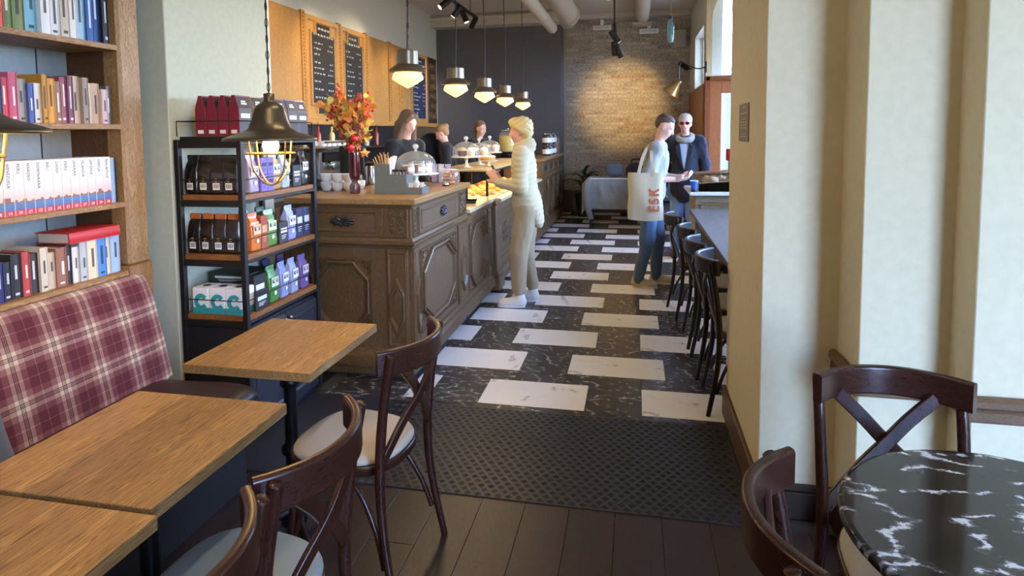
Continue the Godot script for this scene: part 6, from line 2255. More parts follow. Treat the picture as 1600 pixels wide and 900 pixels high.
	var hm := speckle(140 + int(spec.at.x * 10), Color(spec.hair).darkened(0.2), Color(spec.hair).lightened(0.12), 9.0, 0.55, 0.03, 3)
	hm.uv1_scale = Vector3(40, 6, 40)
	hm.uv1_world_triplanar = false
	part(t, "hair", hn.mesh(), hm)
	# upper garment
	var g := Net.new()
	var cg := []
	cg.append(ell(chest, Vector3(0.17 * girth, 0.175, 0.12 * girth)))
	cg.append(ell(hip.lerp(chest, 0.45), Vector3(0.155 * girth, 0.17, 0.115 * girth)))
	cg.append(ell(hip + Vector3(0, 0.02, 0), Vector3(0.165 * girth, 0.14, 0.125 * girth)))
	cg.append(cap(S[-1] + Vector3(0.02, 0, 0), S[1] - Vector3(0.02, 0, 0), 0.058, 0.058))
	cg.append(cap(neck - Vector3(0, 0.09, 0), neck - Vector3(0, 0.035, 0.005), 0.085, 0.066))
	var sl: float = spec.get("sleeve", 1.0)
	for k in [-1, 1]:
		var el: Vector3 = spec.elbow[k] * s
		var wr: Vector3 = spec.wrist[k] * s
		cg.append(cap(S[k], el, 0.068 * girth, 0.058 * girth))
		cg.append(cap(el, el.lerp(wr, sl * 0.96), 0.057 * girth, 0.042 * girth))
	for q in spec.get("top_extra", []): cg.append(q)
	g.add(cg, spec.get("top_cell", cell), 60.0)
	if spec.has("quilt"):
		for i in g.v.size():
			var p := g.v[i]
			g.v[i] += g.n[i] * 0.0065 * (absf(sin((p.y + 0.15 * absf(p.x)) * PI / 0.046)) - 0.5)
	else:
		# soft folds of the cloth
		var fo := FastNoiseLite.new(); fo.seed = 3; fo.frequency = 5.0
		for i in g.v.size():
			var p := g.v[i]
			g.v[i] += g.n[i] * 0.016 * fo.get_noise_3d(p.x * 1.4, p.y * 1.3 + p.x, p.z * 1.4)
	g.renormal()
	part(t, spec.get("top_name", "sweater"), g.mesh(), spec.top_mat)
	# trousers
	var tr := Net.new()
	var tp := [ell(hip + Vector3(0, 0.0, 0), Vector3(0.15, 0.1, 0.115))]
	var lw: float = spec.get("leg_width", 1.0)
	for k in [-1, 1]:
		var kn: Vector3 = spec.knee[k] * s
		var an: Vector3 = spec.ankle[k] * s
		tp.append(cap(hip + Vector3(0.08 * k, -0.06, -0.01), kn, 0.098 * lw, 0.07 * lw))
		tp.append(cap(kn, an + Vector3(0, spec.get("cuff", 0.02), 0), 0.07 * lw, 0.058 * lw))
	tr.add(tp, cell * 1.05, 55.0)
	var fo2 := FastNoiseLite.new(); fo2.seed = 8; fo2.frequency = 6.0
	for i in tr.v.size():
		var p := tr.v[i]
		tr.v[i] += tr.n[i] * 0.012 * fo2.get_noise_3d(p.x * 2.0, p.y * 0.45, p.z * 2.0)
	tr.renormal()
	part(t, "trousers", tr.mesh(), spec.leg_mat)
	# shoes
	for k in [-1, 1]:
		var an: Vector3 = spec.ankle[k] * s
		var fd: Vector3 = spec.get("foot_dir", {-1: Vector3(0, 0, 1), 1: Vector3(0, 0, 1)})[k]
		fd = fd.normalized()
		var fy := Vector3.UP
		var sx := fy.cross(fd)
		var bb := Basis(sx, fy, fd)
		var f0 := Vector3(an.x, 0, an.z)
		var sn := Net.new()
		sn.add([ell(f0 + fd * 0.02 + Vector3(0, 0.05, 0), Vector3(0.042, 0.045, 0.07), bb), ell(f0 + fd * 0.11 + Vector3(0, 0.042, 0), Vector3(0.045, 0.034, 0.08), bb), cap(f0 + Vector3(0, 0.06, -0.01), f0 + Vector3(0, 0.1, -0.01), 0.042, 0.042), cap(f0 - fd * 0.03 + Vector3(0, 0.045, 0), f0 + fd * 0.14 + Vector3(0, 0.03, 0), 0.036, 0.03)], 0.011 if cell < 0.018 else 0.016, 90.0)
		for i in sn.v.size():
			if sn.v[i].y < 0.012: sn.v[i].y = 0.012
		var shp := part(t, "shoe", sn.mesh(), spec.shoe_mat)
		var so := MB.new()
		so.xf = Transform3D(bb, f0)
		var pl := PackedVector2Array()
		for i in 20:
			var a := TAU * i / 20
			pl.append(Vector2(0.046 * cos(a) * (1.0 if sin(a) > 0 else 0.88), -(0.068 + 0.125 * sin(a))))
		so.xf = Transform3D(bb * Basis(Vector3.RIGHT, -PI / 2), f0 + Vector3.UP * 0.002)
		so.prism(pl, 0.0, 0.024, 0.004)
		part(shp, "sole", so, spec.get("sole_mat", M.white))
		if spec.get("laces", true):
			var la := MB.new()
			la.xf = Transform3D(bb, f0)
			for q in 4:
				la.tube([Vector3(-0.02, 0.078 - q * 0.004, 0.055 + q * 0.018), Vector3(0.0, 0.088 - q * 0.005, 0.057 + q * 0.018), Vector3(0.02, 0.078 - q * 0.004, 0.055 + q * 0.018)], 0.003, 5)
			part(shp, "laces", la, mat(Color(spec.get("lace", rgb(230, 228, 222))), 0.9))
	return t

func hair_cap(r := 1.0, back := 1.0) -> Array:
	# skull cap that leaves the face free
	return [[1, Vector3(0, 0.052, -0.024), Vector3(0.078, 0.074, 0.086) * r], [1, Vector3(0, 0.005, -0.05), Vector3(0.072, 0.07, 0.058) * back]]

func build_people() -> void:
	var straight := {-1: Vector3(-0.095, 0.49, 0.015), 1: Vector3(0.095, 0.49, 0.015)}
	# woman in the quilted jacket
	var cream := cloth(150, rgb(180, 166, 132), rgb(198, 184, 150), 8.0)
	var beige := cloth(151, rgb(150, 130, 98), rgb(170, 150, 118), 8.0)
	var w := {"label": "blond person in cream quilted jacket and beige trousers, phone in hand at the counter", "at": V(-0.955, 0, 5.36), "yaw": -86.0, "scale": 0.985, "fem": true, "nod": 4.0, "head": Vector3(0, 1.585, 0.05), "lean": 0.03, "girth": 0.95, "shoulder": 0.16,
		"elbow": {-1: Vector3(-0.23, 1.1, 0.02), 1: Vector3(0.23, 1.1, 0.02)}, "wrist": {-1: Vector3(-0.1, 1.11, 0.24), 1: Vector3(0.08, 1.13, 0.25)},
		"hand": {-1: [Vector3(0.25, 0.75, 0.45), Vector3(0.6, 0.1, 0.4), -1.0, 0.7], 1: [Vector3(-0.3, 0.7, 0.5), Vector3(-0.7, 0.0, 0.3), 1.0, 0.8]},
		"knee": {-1: Vector3(-0.1, 0.49, 0.02), 1: Vector3(0.1, 0.49, 0.06)}, "ankle": {-1: Vector3(-0.1, 0.09, -0.04), 1: Vector3(0.11, 0.09, 0.06)},
		"skin": rgb(206, 150, 126), "hair": rgb(216, 186, 118), "hair_wave": 0.0055,
		"hair_prims": [[1, Vector3(0, 0.055, -0.02), Vector3(0.086, 0.078, 0.098)], [1, Vector3(0, 0.0, -0.055), Vector3(0.08, 0.085, 0.062)], [1, Vector3(0, 0.085, 0.05), Vector3(0.062, 0.036, 0.046)], [0, Vector3(-0.07, 0.04, 0.02), Vector3(-0.07, 0.0, -0.04), 0.022, 0.022], [0, Vector3(0.07, 0.04, 0.02), Vector3(0.07, 0.0, -0.04), 0.022, 0.022]],
		"top_mat": cream, "top_name": "quilted_jacket", "quilt": true, "top_cell": 0.0105,
		"top_extra": [cap(Vector3(0, 1.44, -0.02), Vector3(0, 1.41, 0.035), 0.074, 0.078), ell(Vector3(0, 0.92, -0.01), Vector3(0.165, 0.14, 0.125)), ell(Vector3(0, 0.86, -0.07), Vector3(0.13, 0.17, 0.075), Basis(Vector3.RIGHT, 0.35))],
		"leg_mat": beige, "leg_width": 1.08, "cuff": 0.07, "shoe_mat": mat(rgb(222, 218, 210), 0.6), "sole_mat": M.white}
	person(w)
	var ph := thing("phone", "dark phone held by the person in the quilted jacket", "phone", V(-1.235, 1.195, 5.37), deg_to_rad(-86))
	var pb := part(ph, "phone_body", cbox(Vector3(0.072, 0.145, 0.009), 0.004), M.black_gloss)
	pb.rotation.x = 0.5
	var psn := part(pb, "phone_screen", cbox(Vector3(0.066, 0.138, 0.001), 0.0, Vector3(0, 0, -0.005)), mat(rgb(50, 56, 66), 0.1))
	# young person with the tote bag
	var grey := cloth(152, rgb(134, 135, 134), rgb(156, 157, 155), 9.0)
	var jeans := cloth(153, rgb(60, 80, 104), rgb(92, 116, 140), 7.0)
	var g := {"label": "short-haired person in grey sweatshirt and jeans with a tote bag, looking down", "at": V(0.17, 0, 6.22), "yaw": 82.0, "scale": 1.0, "nod": 27.0, "head": Vector3(0, 1.595, 0.115), "lean": 0.06, "girth": 1.05, "shoulder": 0.18,
		"elbow": {-1: Vector3(-0.235, 1.10, -0.03), 1: Vector3(0.22, 1.10, 0.0)}, "wrist": {-1: Vector3(-0.10, 1.085, 0.23), 1: Vector3(0.06, 1.10, 0.25)}, "sleeve": 0.45,
		"hand": {-1: [Vector3(0.3, 0.05, 0.9), Vector3(0.3, 0.8, 0.0), 1.0, 0.8], 1: [Vector3(-0.35, 0.1, 0.85), Vector3(-0.3, 0.8, 0.0), -1.0, 0.8]},
		"knee": {-1: Vector3(-0.1, 0.49, -0.03), 1: Vector3(0.1, 0.49, 0.05)}, "ankle": {-1: Vector3(-0.1, 0.09, -0.12), 1: Vector3(0.12, 0.09, 0.03)},
		"skin": rgb(214, 168, 148), "hair": rgb(72, 54, 44),
		"hair_prims": [[1, Vector3(0, 0.058, -0.02), Vector3(0.075, 0.066, 0.084)], [1, Vector3(0, 0.02, -0.055), Vector3(0.066, 0.062, 0.048)], [1, Vector3(0, 0.09, 0.035), Vector3(0.048, 0.016, 0.03)]], "hair_wave": 0.004,
		"top_mat": grey, "top_name": "sweatshirt", "leg_mat": jeans, "leg_width": 0.95, "cuff": -0.02, "shoe_mat": mat(rgb(186, 164, 120), 0.8), "sole_mat": mat(rgb(206, 190, 152), 0.7), "lace": rgb(200, 182, 140)}
	person(g)
	# tote bag hanging at the near side
	var tb := thing("tote_bag", "cream canvas tote bag with orange lettering on the shoulder of the sweatshirt wearer", "bag", V(0.10, 0, 5.93), deg_to_rad(-6))
	var m := MB.new()
	for side in [1.0, -1.0]:
		var rows := []
		for i in 15:
			var row := []
			for j in 13:
				var u := -1.0 + 2.0 * j / 12
				var f := i / 14.0
				var th := 0.045 * pow(maxf(1.0 - pow(absf(u), 3.0), 0.0), 0.6) * (0.25 + 0.75 * sin(PI * clampf(f * 0.85 + 0.02, 0, 1)))
				row.append(Vector3(u * (0.165 + 0.004 * sin(f * 9)), 0.71 + 0.45 * f - 0.012 * (1 - u * u) * (1 - f), th * side + 0.006 * sin(u * 5 + f * 4) * (1 - absf(u))))
			rows.append(row)
		m.grid(rows, false, side < 0)
	var cv := cloth(154, rgb(190, 178, 150), rgb(206, 195, 170), 10.0)
	part(tb, "bag_body", m, cv)
	for side in [1.0, -1.0]:
		m = MB.new()
		sweep(m, curve([Vector3(-0.07, 1.13, 0.03 * side), Vector3(-0.03, 1.3, 0.02 * side - 0.02), Vector3(0.03, 1.44, -0.13), Vector3(0.055, 1.3, 0.02 * side - 0.02), Vector3(0.08, 1.13, 0.03 * side)], 5), rrect(0.014, 0.002, 0.001, 1), Vector3(1, 0, 0))
		part(tb, "strap", m, cv)
	var tx := TextMesh.new()
	tx.text = "ESK"
	tx.font_size = 32
	tx.pixel_size = 0.0042
	tx.depth = 0.002
	var fo := SystemFont.new()
	fo.font_names = PackedStringArray(["Droid Sans"])
	fo.font_weight = 700
	tx.font = fo
	var to := part(tb, "lettering", tx, mat(rgb(196, 110, 70), 0.85), Vector3(0.085, 0.9, 0.047))
	to.rotation.z = PI / 2
	# older person with sunglasses
	var navy := cloth(155, rgb(26, 28, 40), rgb(38, 40, 54), 9.0)
	var o := {"label": "grey-haired person in sunglasses and navy blazer standing behind the bread station", "at": V(0.60, 0, 7.75), "yaw": -8.0, "scale": 1.035, "nod": 2.0, "girth": 0.98, "shoulder": 0.168,
		"elbow": {-1: Vector3(-0.235, 1.1, -0.03), 1: Vector3(0.235, 1.1, -0.03)}, "wrist": {-1: Vector3(-0.23, 0.86, 0.06), 1: Vector3(0.24, 0.86, 0.06)},
		"hand": {-1: [Vector3(0.05, -0.95, 0.2), Vector3(1, 0, 0), 1.0, 0.5], 1: [Vector3(-0.05, -0.95, 0.2), Vector3(-1, 0, 0), -1.0, 0.5]},
		"knee": straight, "ankle": {-1: Vector3(-0.1, 0.09, -0.02), 1: Vector3(0.1, 0.09, -0.02)},
		"skin": rgb(212, 160, 146), "hair": rgb(190, 188, 186), "hair_wave": 0.003,
		"hair_prims": [[1, Vector3(0, 0.056, -0.018), Vector3(0.08, 0.068, 0.088)], [1, Vector3(0, 0.01, -0.05), Vector3(0.078, 0.07, 0.054)], [1, Vector3(0, 0.088, 0.048), Vector3(0.055, 0.024, 0.034)]],
		"top_mat": navy, "top_name": "blazer", "top_extra": [cap(Vector3(0, 1.0, 0), Vector3(0, 0.84, 0), 0.165, 0.175)],
		"leg_mat": cloth(156, rgb(104, 136, 182), rgb(140, 168, 206), 7.0), "shoe_mat": mat(rgb(60, 52, 48), 0.5), "sole_mat": M.black}
	var op := person(o)
	var sg := MB.new()
	var hc := Vector3(0, 1.59, 0.03) * 1.035
	for k in [-1, 1]:
		sg.ball(hc + Vector3(0.031 * k, 0.0, 0.088), Vector3(0.027, 0.019, 0.006), 14, 8)
		sg.tube([hc + Vector3(0.056 * k, 0.006, 0.084), hc + Vector3(0.08 * k, 0.006, 0.05), hc + Vector3(0.081 * k, 0.0, -0.02)], 0.003, 6)
	sg.tube([hc + Vector3(-0.012, 0.004, 0.094), hc + Vector3(0.012, 0.004, 0.094)], 0.003, 6)
	part(op, "sunglasses", sg, mat(rgb(70, 20, 34), 0.1), Vector3.ZERO, "dark red sunglasses")
	var hd := Net.new()
	var ring := []
	for i in 10:
		var pts := []
		for j in 2:
			var an := TAU * (i + j) / 10.0
			pts.append(Vector3(sin(an) * 0.088, 1.472 - 0.034 * cos(an), 0.012 + cos(an) * 0.082))
		ring.append(cap(pts[0], pts[1], 0.029, 0.029))
	ring.append(ell(Vector3(0, 1.47, -0.09), Vector3(0.09, 0.05, 0.04)))
	hd.add(ring, 0.012, 80.0)
	part(op, "hood", hd.mesh(), cloth(157, rgb(140, 136, 128), rgb(162, 158, 150), 9.0))
	m = MB.new()
	m.grid([[Vector3(-0.055, 1.40, 0.132), Vector3(0, 1.40, 0.142), Vector3(0.055, 1.40, 0.132)], [Vector3(-0.042, 1.28, 0.143), Vector3(0, 1.28, 0.152), Vector3(0.042, 1.28, 0.143)], [Vector3(-0.02, 1.16, 0.142), Vector3(0, 1.16, 0.148), Vector3(0.02, 1.16, 0.142)], [Vector3(-0.002, 1.08, 0.132), Vector3(0, 1.08, 0.134), Vector3(0.002, 1.08, 0.132)]], false, true)
	part(op, "shirt_front", m, cloth(158, rgb(150, 168, 190), rgb(178, 192, 208), 9.0))
	for k in [-1, 1]:
		m = MB.new()
		m.xf = Transform3D(Basis(), Vector3(0, 0, 0.138))
		var lp := PackedVector2Array([Vector2(0.055 * k, 1.42), Vector2(0.11 * k, 1.36), Vector2(0.088 * k, 1.32), Vector2(0.1 * k, 1.3), Vector2(0.006 * k, 1.08), Vector2(0.03 * k, 1.25)])
		m.prism(lp, 0.0, 0.012, 0.003)
		part(op, "lapel", m, navy)
	for k in 2:
		m = MB.new()
		m.ball(Vector3(0.02, 1.06 - 0.12 * k, 0.142 + 0.012 * k), Vector3(0.011, 0.011, 0.005), 10, 6)
		part(op, "button", m, M.white)
	# baristas
	var blk := cloth(159, rgb(24, 24, 28), rgb(36, 36, 40), 8.0)
	var b1 := {"label": "long brown-haired barista in black top looking down behind the cake dome", "at": V(-2.2, 0, 5.6), "yaw": 60.0, "scale": 1.035, "fem": true, "nod": 27.0, "head": Vector3(0, 1.60, 0.075), "lean": 0.03, "shoulder": 0.155, "girth": 0.92, "cell": 0.017,
		"elbow": {-1: Vector3(-0.21, 1.1, 0.03), 1: Vector3(0.21, 1.1, 0.03)}, "wrist": {-1: Vector3(-0.12, 1.02, 0.2), 1: Vector3(0.12, 1.02, 0.2)},
		"hand": {-1: [Vector3(0.1, -0.2, 0.9), Vector3(0.2, -0.9, 0), 1.0, 0.5], 1: [Vector3(-0.1, -0.2, 0.9), Vector3(-0.2, -0.9, 0), -1.0, 0.5]},
		"knee": straight, "ankle": {-1: Vector3(-0.09, 0.09, 0), 1: Vector3(0.09, 0.09, 0)},
		"skin": rgb(222, 178, 156), "hair": rgb(112, 84, 60),
		"hair_prims": [[1, Vector3(0, 0.05, -0.022), Vector3(0.08, 0.072, 0.086)], [1, Vector3(0, -0.01, -0.05), Vector3(0.078, 0.09, 0.056)], [0, Vector3(-0.066, 0.03, 0.012), Vector3(-0.085, -0.15, 0.03), 0.022, 0.03], [0, Vector3(0.066, 0.03, 0.012), Vector3(0.085, -0.15, 0.03), 0.022, 0.03], [0, Vector3(-0.085, -0.15, 0.03), Vector3(-0.08, -0.34, 0.09), 0.03, 0.022], [0, Vector3(0.085, -0.15, 0.03), Vector3(0.08, -0.34, 0.09), 0.03, 0.022], [0, Vector3(-0.05, -0.05, -0.06), Vector3(-0.06, -0.3, 0.0), 0.045, 0.03], [0, Vector3(0.05, -0.05, -0.06), Vector3(0.06, -0.3, 0.0), 0.045, 0.03], [0, Vector3(-0.028, 0.095, 0.045), Vector3(-0.064, 0.04, 0.045), 0.02, 0.016], [0, Vector3(0.028, 0.095, 0.045), Vector3(0.064, 0.04, 0.045), 0.02, 0.016]],
		"top_mat": blk, "top_name": "black_top", "leg_mat": blk, "shoe_mat": M.black, "sole_mat": M.black, "laces": false}
	person(b1)
	var b2 := b1.duplicate()
	b2.merge({"label": "fair-haired barista with a bun bending over the back work area", "at": V(-2.47, 0, 8.05), "yaw": -78.0, "scale": 0.98, "nod": 30.0, "head": Vector3(0, 1.58, 0.13), "lean": 0.08, "cell": 0.02, "hair": rgb(170, 126, 78), "hair_prims": hair_cap() + [[1, Vector3(0, 0.06, -0.105), Vector3(0.04, 0.04, 0.035)]]}, true)
	person(b2)
	var b3 := b1.duplicate()
	b3.merge({"label": "brown-haired barista with tied-back hair in front of the dark grey wall", "at": V(-2.36, 0, 9.1), "yaw": 58.0, "scale": 1.01, "nod": 12.0, "head": Vector3(0, 1.6, 0.06), "cell": 0.02, "hair": rgb(128, 88, 58), "hair_prims": hair_cap() + [[0, Vector3(0, -0.01, -0.1), Vector3(-0.05, -0.17, -0.09), 0.03, 0.018]]}, true)
	person(b3)

# --------------------------------------------------------------- lamps and ceiling
const LAMP := 0.6
func omni(called: String, at: Vector3, c: Color, e: float, size: float) -> void:
	var l := OmniLight3D.new()
	l.name = numbered(self, called)
	l.light_color = c
	l.light_energy = e * LAMP
	l.light_size = size
	l.omni_range = 30.0
	l.omni_attenuation = 2.0
	l.shadow_enabled = true
	l.position = at
	add_child(l)

func spot(called: String, at: Vector3, to: Vector3, c: Color, e: float, ang: float, size := 0.04) -> void:
	var l := SpotLight3D.new()
	l.name = numbered(self, called)
	l.light_color = c
	l.light_energy = e * LAMP
	l.light_size = size
	l.spot_range = 30.0
	l.spot_attenuation = 2.0
	l.spot_angle = ang
	l.spot_angle_attenuation = 0.8
	l.shadow_enabled = true
	add_child(l)
	l.look_at_from_position(at, to, Vector3.UP if absf((to - at).normalized().y) < 0.98 else Vector3.RIGHT)

const WARM := Color(1.0, 0.88, 0.68)
func build_ceiling_stuff() -> void:
	# five opal pendants over the counter
	var metal := mat(rgb(122, 110, 92), 0.34, 0.8)
	var cap1 := MB.new()
	cap1.lathe([[0.0, 0.24], [0.03, 0.245], [0.058, 0.243], [0.07, 0.236], [0.07, 0.236], [0.071, 0.152], [0.071, 0.152], [0.09, 0.14], [0.114, 0.122], [0.122, 0.111], [0.122, 0.111], [0.121, 0.105], [0.09, 0.11], [0.0, 0.112]], 28)
	var capm := cap1.mesh()
	var col := MB.new(); col.lathe([[0.075, 0.1], [0.092, 0.1], [0.094, 0.108], [0.075, 0.112]], 24)
	var colm := col.mesh()
	var gl := MB.new()
	gl.lathe([[0.001, 0.0], [0.012, 0.003], [0.06, 0.03], [0.098, 0.056], [0.101, 0.062], [0.096, 0.078], [0.084, 0.1], [0.08, 0.106]], 28)
	var glm := gl.mesh()
	var gmat := glow(Color(1.0, 0.9, 0.62), 0.85)
	var gm2 := MB.new()
	for q in [[0.094, 0.082], [0.09, 0.091]]:
		var p := []
		for i in 28: p.append(Vector3(cos(TAU * i / 28) * q[0], q[1], sin(TAU * i / 28) * q[0]))
		gm2.tube(p, 0.0022, 5, false, true)
	var ringm := gm2.mesh()
	for k in 5:
		var d: float = [3.79, 4.875, 5.86, 6.82, 7.95][k]
		var t := thing("opal_pendant", "opal glass pendant lamp over the counter, %s in the row from the coffee rack" % ["first", "second", "third", "fourth", "fifth"][k], "pendant lamp", V(-1.45, 1.845, d), 0, "opal pendants over the counter")
		part(t, "metal_cap", capm, metal)
		part(t, "collar", colm, M.brass)
		var g := part(t, "opal_shade", glm, gmat)
		part(g, "shade_rib", ringm, gmat)
		var m := MB.new()
		m.tube(curve([Vector3(0, 0.243, 0), Vector3(0.008, 0.6, 0), Vector3(-0.006, 1.2, 0), Vector3(0, CEIL - 1.845, 0)], 4), 0.0045, 6)
		part(t, "cord", m, M.black)
		m = MB.new()
		for i in 24:
			m.xf = Transform3D(Basis(Vector3.UP, PI / 2 * (i % 2)), Vector3(0.006, 0.26 + i * 0.07, 0))
			var p := []
			for a in 8: p.append(Vector3(cos(TAU * a / 8) * 0.008, sin(TAU * a / 8) * 0.02, 0))
			m.tube(p, 0.0018, 4, false, true)
		if k == 0: part(t, "chain", m, M.iron)
		omni("pendant_light", V(-1.45, 1.845 + 0.06, d), WARM, 0.55, 0.09)
	# caged workshop lamps over the oak tables
	for k in 2:
		var at := V([-1.36, -1.375][k], 1.36 + 0.03 * k, [2.1, 1.0][k])
		var t := thing("caged_lamp", ["bronze caged bell pendant lamp with lit bulb in front of the coffee rack", "bronze bell pendant lamp before the bookcase, farther from the coffee rack"][k], "pendant lamp", at, 0, "caged pendant lamps over the tables")
		var m := MB.new()
		m.lathe([[0.168, 0.168], [0.17, 0.172], [0.168, 0.178], [0.14, 0.188], [0.1, 0.2], [0.078, 0.215], [0.066, 0.245], [0.055, 0.285], [0.046, 0.302], [0.028, 0.312], [0.02, 0.32], [0.02, 0.345], [0.001, 0.35]], 36)
		part(t, "bell_shade", m, M.brown_metal)
		m = MB.new()
		m.lathe([[0.164, 0.169], [0.136, 0.184], [0.098, 0.195], [0.072, 0.213], [0.06, 0.245], [0.045, 0.29], [0.001, 0.3]], 30)
		part(t, "shade_lining", m, mat(rgb(196, 180, 146), 0.4))
		m = MB.new()
		for a in 4:
			var c := cos(TAU * a / 4 + 0.4)
			var s := sin(TAU * a / 4 + 0.4)
			m.tube(curve([Vector3(c * 0.095, 0.19, s * 0.095), Vector3(c * 0.086, 0.12, s * 0.086), Vector3(c * 0.075, 0.06, s * 0.075), Vector3(c * 0.035, 0.012, s * 0.035), Vector3(0, 0.0, 0)], 4), 0.0035, 6)
		var p := []
		for i in 24: p.append(Vector3(cos(TAU * i / 24) * 0.086, 0.12, sin(TAU * i / 24) * 0.086))
		m.tube(p, 0.0035, 6, false, true)
		part(t, "wire_cage", m, M.brass)
		m = MB.new()
		m.lathe([[0.001, 0.115], [0.014, 0.118], [0.026, 0.13], [0.031, 0.148], [0.026, 0.17], [0.016, 0.19], [0.014, 0.21]], 20)
		part(t, "bulb", m, glow(Color(1.0, 0.88, 0.6), 7.0))
		m = MB.new()
		m.lathe([[0.0, 0.21], [0.018, 0.21], [0.018, 0.25], [0.0, 0.25]], 12)
		part(t, "lamp_holder", m, M.brass)
		m = MB.new()
		m.tube([Vector3(0, 0.345, 0), Vector3(0, CEIL - 1.36, 0)], 0.003, 6)
		for i in 34:
			m.xf = Transform3D(Basis(Vector3.UP, PI / 2 * (i % 2)), Vector3(0, 0.37 + i * 0.06, 0))
			var pp := []
			for a in 8: pp.append(Vector3(cos(TAU * a / 8) * 0.007, sin(TAU * a / 8) * 0.018, 0))
			m.tube(pp, 0.0016, 4, false, true)
		part(t, "chain", m, M.iron)
		omni("caged_light", at + Vector3(0, 0.148, 0), Color(1.0, 0.8, 0.5), 0.28, 0.03)
	# beam, ducts and pipes
	var duct := speckle(160, rgb(190, 182, 166), rgb(206, 198, 182), 1.0, 0.6)
	struct("trim_8", bx(-3.8, -1.2, 3.55, CEIL, 11.2, 12.0, 0.01), duct)
	struct("trim_9", bx(-3.8, 1.0, 3.68, CEIL, 11.75, 12.0, 0.01), duct)
	var m := MB.new()
	m.tube([V(-3.8, 3.69, 11.12), V(-1.2, 3.69, 11.12)], 0.035, 10)
	solo("ceiling_pipe", "thin white pipe along the beam above the dark grey wall", "pipe", m, duct)
	var dt := thing("air_duct", "wide pale round air duct running along the ceiling to the brick wall", "duct", Vector3.ZERO)
	m = MB.new(); m.tube([V(-1.07, 3.52, 5.0), V(-1.12, 3.52, 10.6)], 0.17, 24)
	part(dt, "duct_tube", m, duct)
	for d in [6.5, 8.4, 10.3]:
		m = MB.new(); m.tube([V(-1.09, 3.52, d - 0.03), V(-1.09, 3.52, d + 0.03)], 0.176, 24)
		part(dt, "duct_band", m, duct)
	dt = thing("slim_duct", "slimmer pale ceiling pipe beside the wide air duct", "duct", Vector3.ZERO)
	m = MB.new(); m.tube([V(-1.335, 3.24, 5.0), V(-1.335, 3.24, 10.0)], 0.088, 18)
	part(dt, "duct_tube", m, duct)
	m = MB.new(); m.tube([V(-1.335, 3.24, 8.9), V(-1.335, 3.24, 9.1)], 0.094, 18)
	part(dt, "duct_sleeve", m, duct)
	dt = thing("short_duct", "short pale duct stub over the middle of the brick wall", "duct", Vector3.ZERO)
	m = MB.new(); m.tube([V(0.10, 3.62, 7.5), V(0.12, 3.62, 11.4)], 0.12, 18)
	part(dt, "duct_tube", m, duct)
	part(dt, "duct_flange", bx(-0.06, 0.3, 3.5, 3.54, 11.5, 11.74, 0.005), duct)
	# exit lights on the beam over the bricks
	for k in 2:
		var x: float = [-0.62, 0.24][k]
		var e := thing("emergency_light", ["white emergency light on the beam beside the wide air duct", "white emergency light under the short duct stub"][k], "light fitting", V(x, 3.5 - 0.1 * k, 11.72))
		part(e, "housing", cbox(Vector3(0.34, 0.085, 0.05), 0.008), M.white)
		part(e, "diffuser", cbox(Vector3(0.28, 0.05, 0.006), 0.002, Vector3(0, 0, 0.026)), mat(rgb(206, 208, 204), 0.3))
		part(e, "bracket", cbox(Vector3(0.06, 0.12, 0.03), 0.003, Vector3(0, 0.09, -0.01)), M.white)
	# track with spotlights
	var can := MB.new()
	can.lathe([[0.0, 0.0], [0.044, 0.0], [0.046, 0.004], [0.046, 0.19], [0.04, 0.2], [0.0, 0.2]], 18)
	var canm := can.mesh()
	var lens := MB.new(); lens.lathe([[0.0, -0.002], [0.038, -0.002], [0.038, 0.004], [0.0, 0.004]], 16)
	var lensm := lens.mesh()
	var tk := thing("light_track", "black ceiling light track above the counter", "light track", Vector3.ZERO)
	part(tk, "rail", bx(-2.72, -2.68, 3.52, 3.56, 4.2, 10.45, 0.004), M.black)
	for d in [5.0, 7.5, 10.0]:
		m = MB.new(); m.tube([V(-2.7, 3.56, d), V(-2.7, CEIL, d)], 0.006, 6)
		part(tk, "hanger", m, M.black)
	for q in [[8.6, -3.75, 2.4, 7.8, "fifth"], [9.2, -3.75, 2.0, 9.0, "fourth"], [9.62, -1.8, 1.2, 9.6, "third"], [10.2, -3.3, 2.6, 10.6, "second"], [6.5, -3.75, 2.3, 6.9, "sixth"], [5.2, -3.75, 2.2, 6.0, "seventh"], [7.4, -1.7, 1.1, 7.4, "eighth"]]:
		track_spot("black spotlight on the counter track, %s from the track's far end" % q[4], V(-2.7, 3.42, q[0]), V(q[1], q[2], q[3]), canm, lensm, 1.9, 34.0, "spotlights on the counter track")
	var tk2 := thing("light_track", "black ceiling light track over the seating near the oak tables", "light track", Vector3.ZERO)
	part(tk2, "rail", bx(-0.32, -0.28, 3.52, 3.56, -1.5, 3.2, 0.004), M.black)
	m = MB.new(); m.tube([V(-0.3, 3.56, 0.5), V(-0.3, CEIL, 0.5)], 0.006, 6)
	part(tk2, "hanger", m, M.black)
	for q in [[0.6, -1.3, 0.7, 1.3, "first"], [1.3, 0.9, 1.2, 2.5, "second"], [2.0, -2.2, 1.7, 2.7, "third"], [2.7, -1.5, 0.8, 3.2, "fourth"], [-0.5, -2.2, 1.4, 1.2, "fifth"]]:
		track_spot("black spotlight on the seating track, aimed as %s of five" % q[4], V(-0.3, 3.42, q[0]), V(q[1], q[2], q[3]), canm, lensm, [1.5, 0.7, 1.5, 1.5, 1.5][["first", "second", "third", "fourth", "fifth"].find(q[4])], 42.0, "spotlights on the seating track")
	# spot cluster lighting the bricks
	var cl := thing("spot_cluster", "black hanging pole with three spotlights lighting the brick wall", "spotlight", V(-0.3, 0, 9.0))
	m = MB.new(); m.tube([Vector3(0, CEIL, 0), Vector3(0, 3.02, 0)], 0.012, 8)
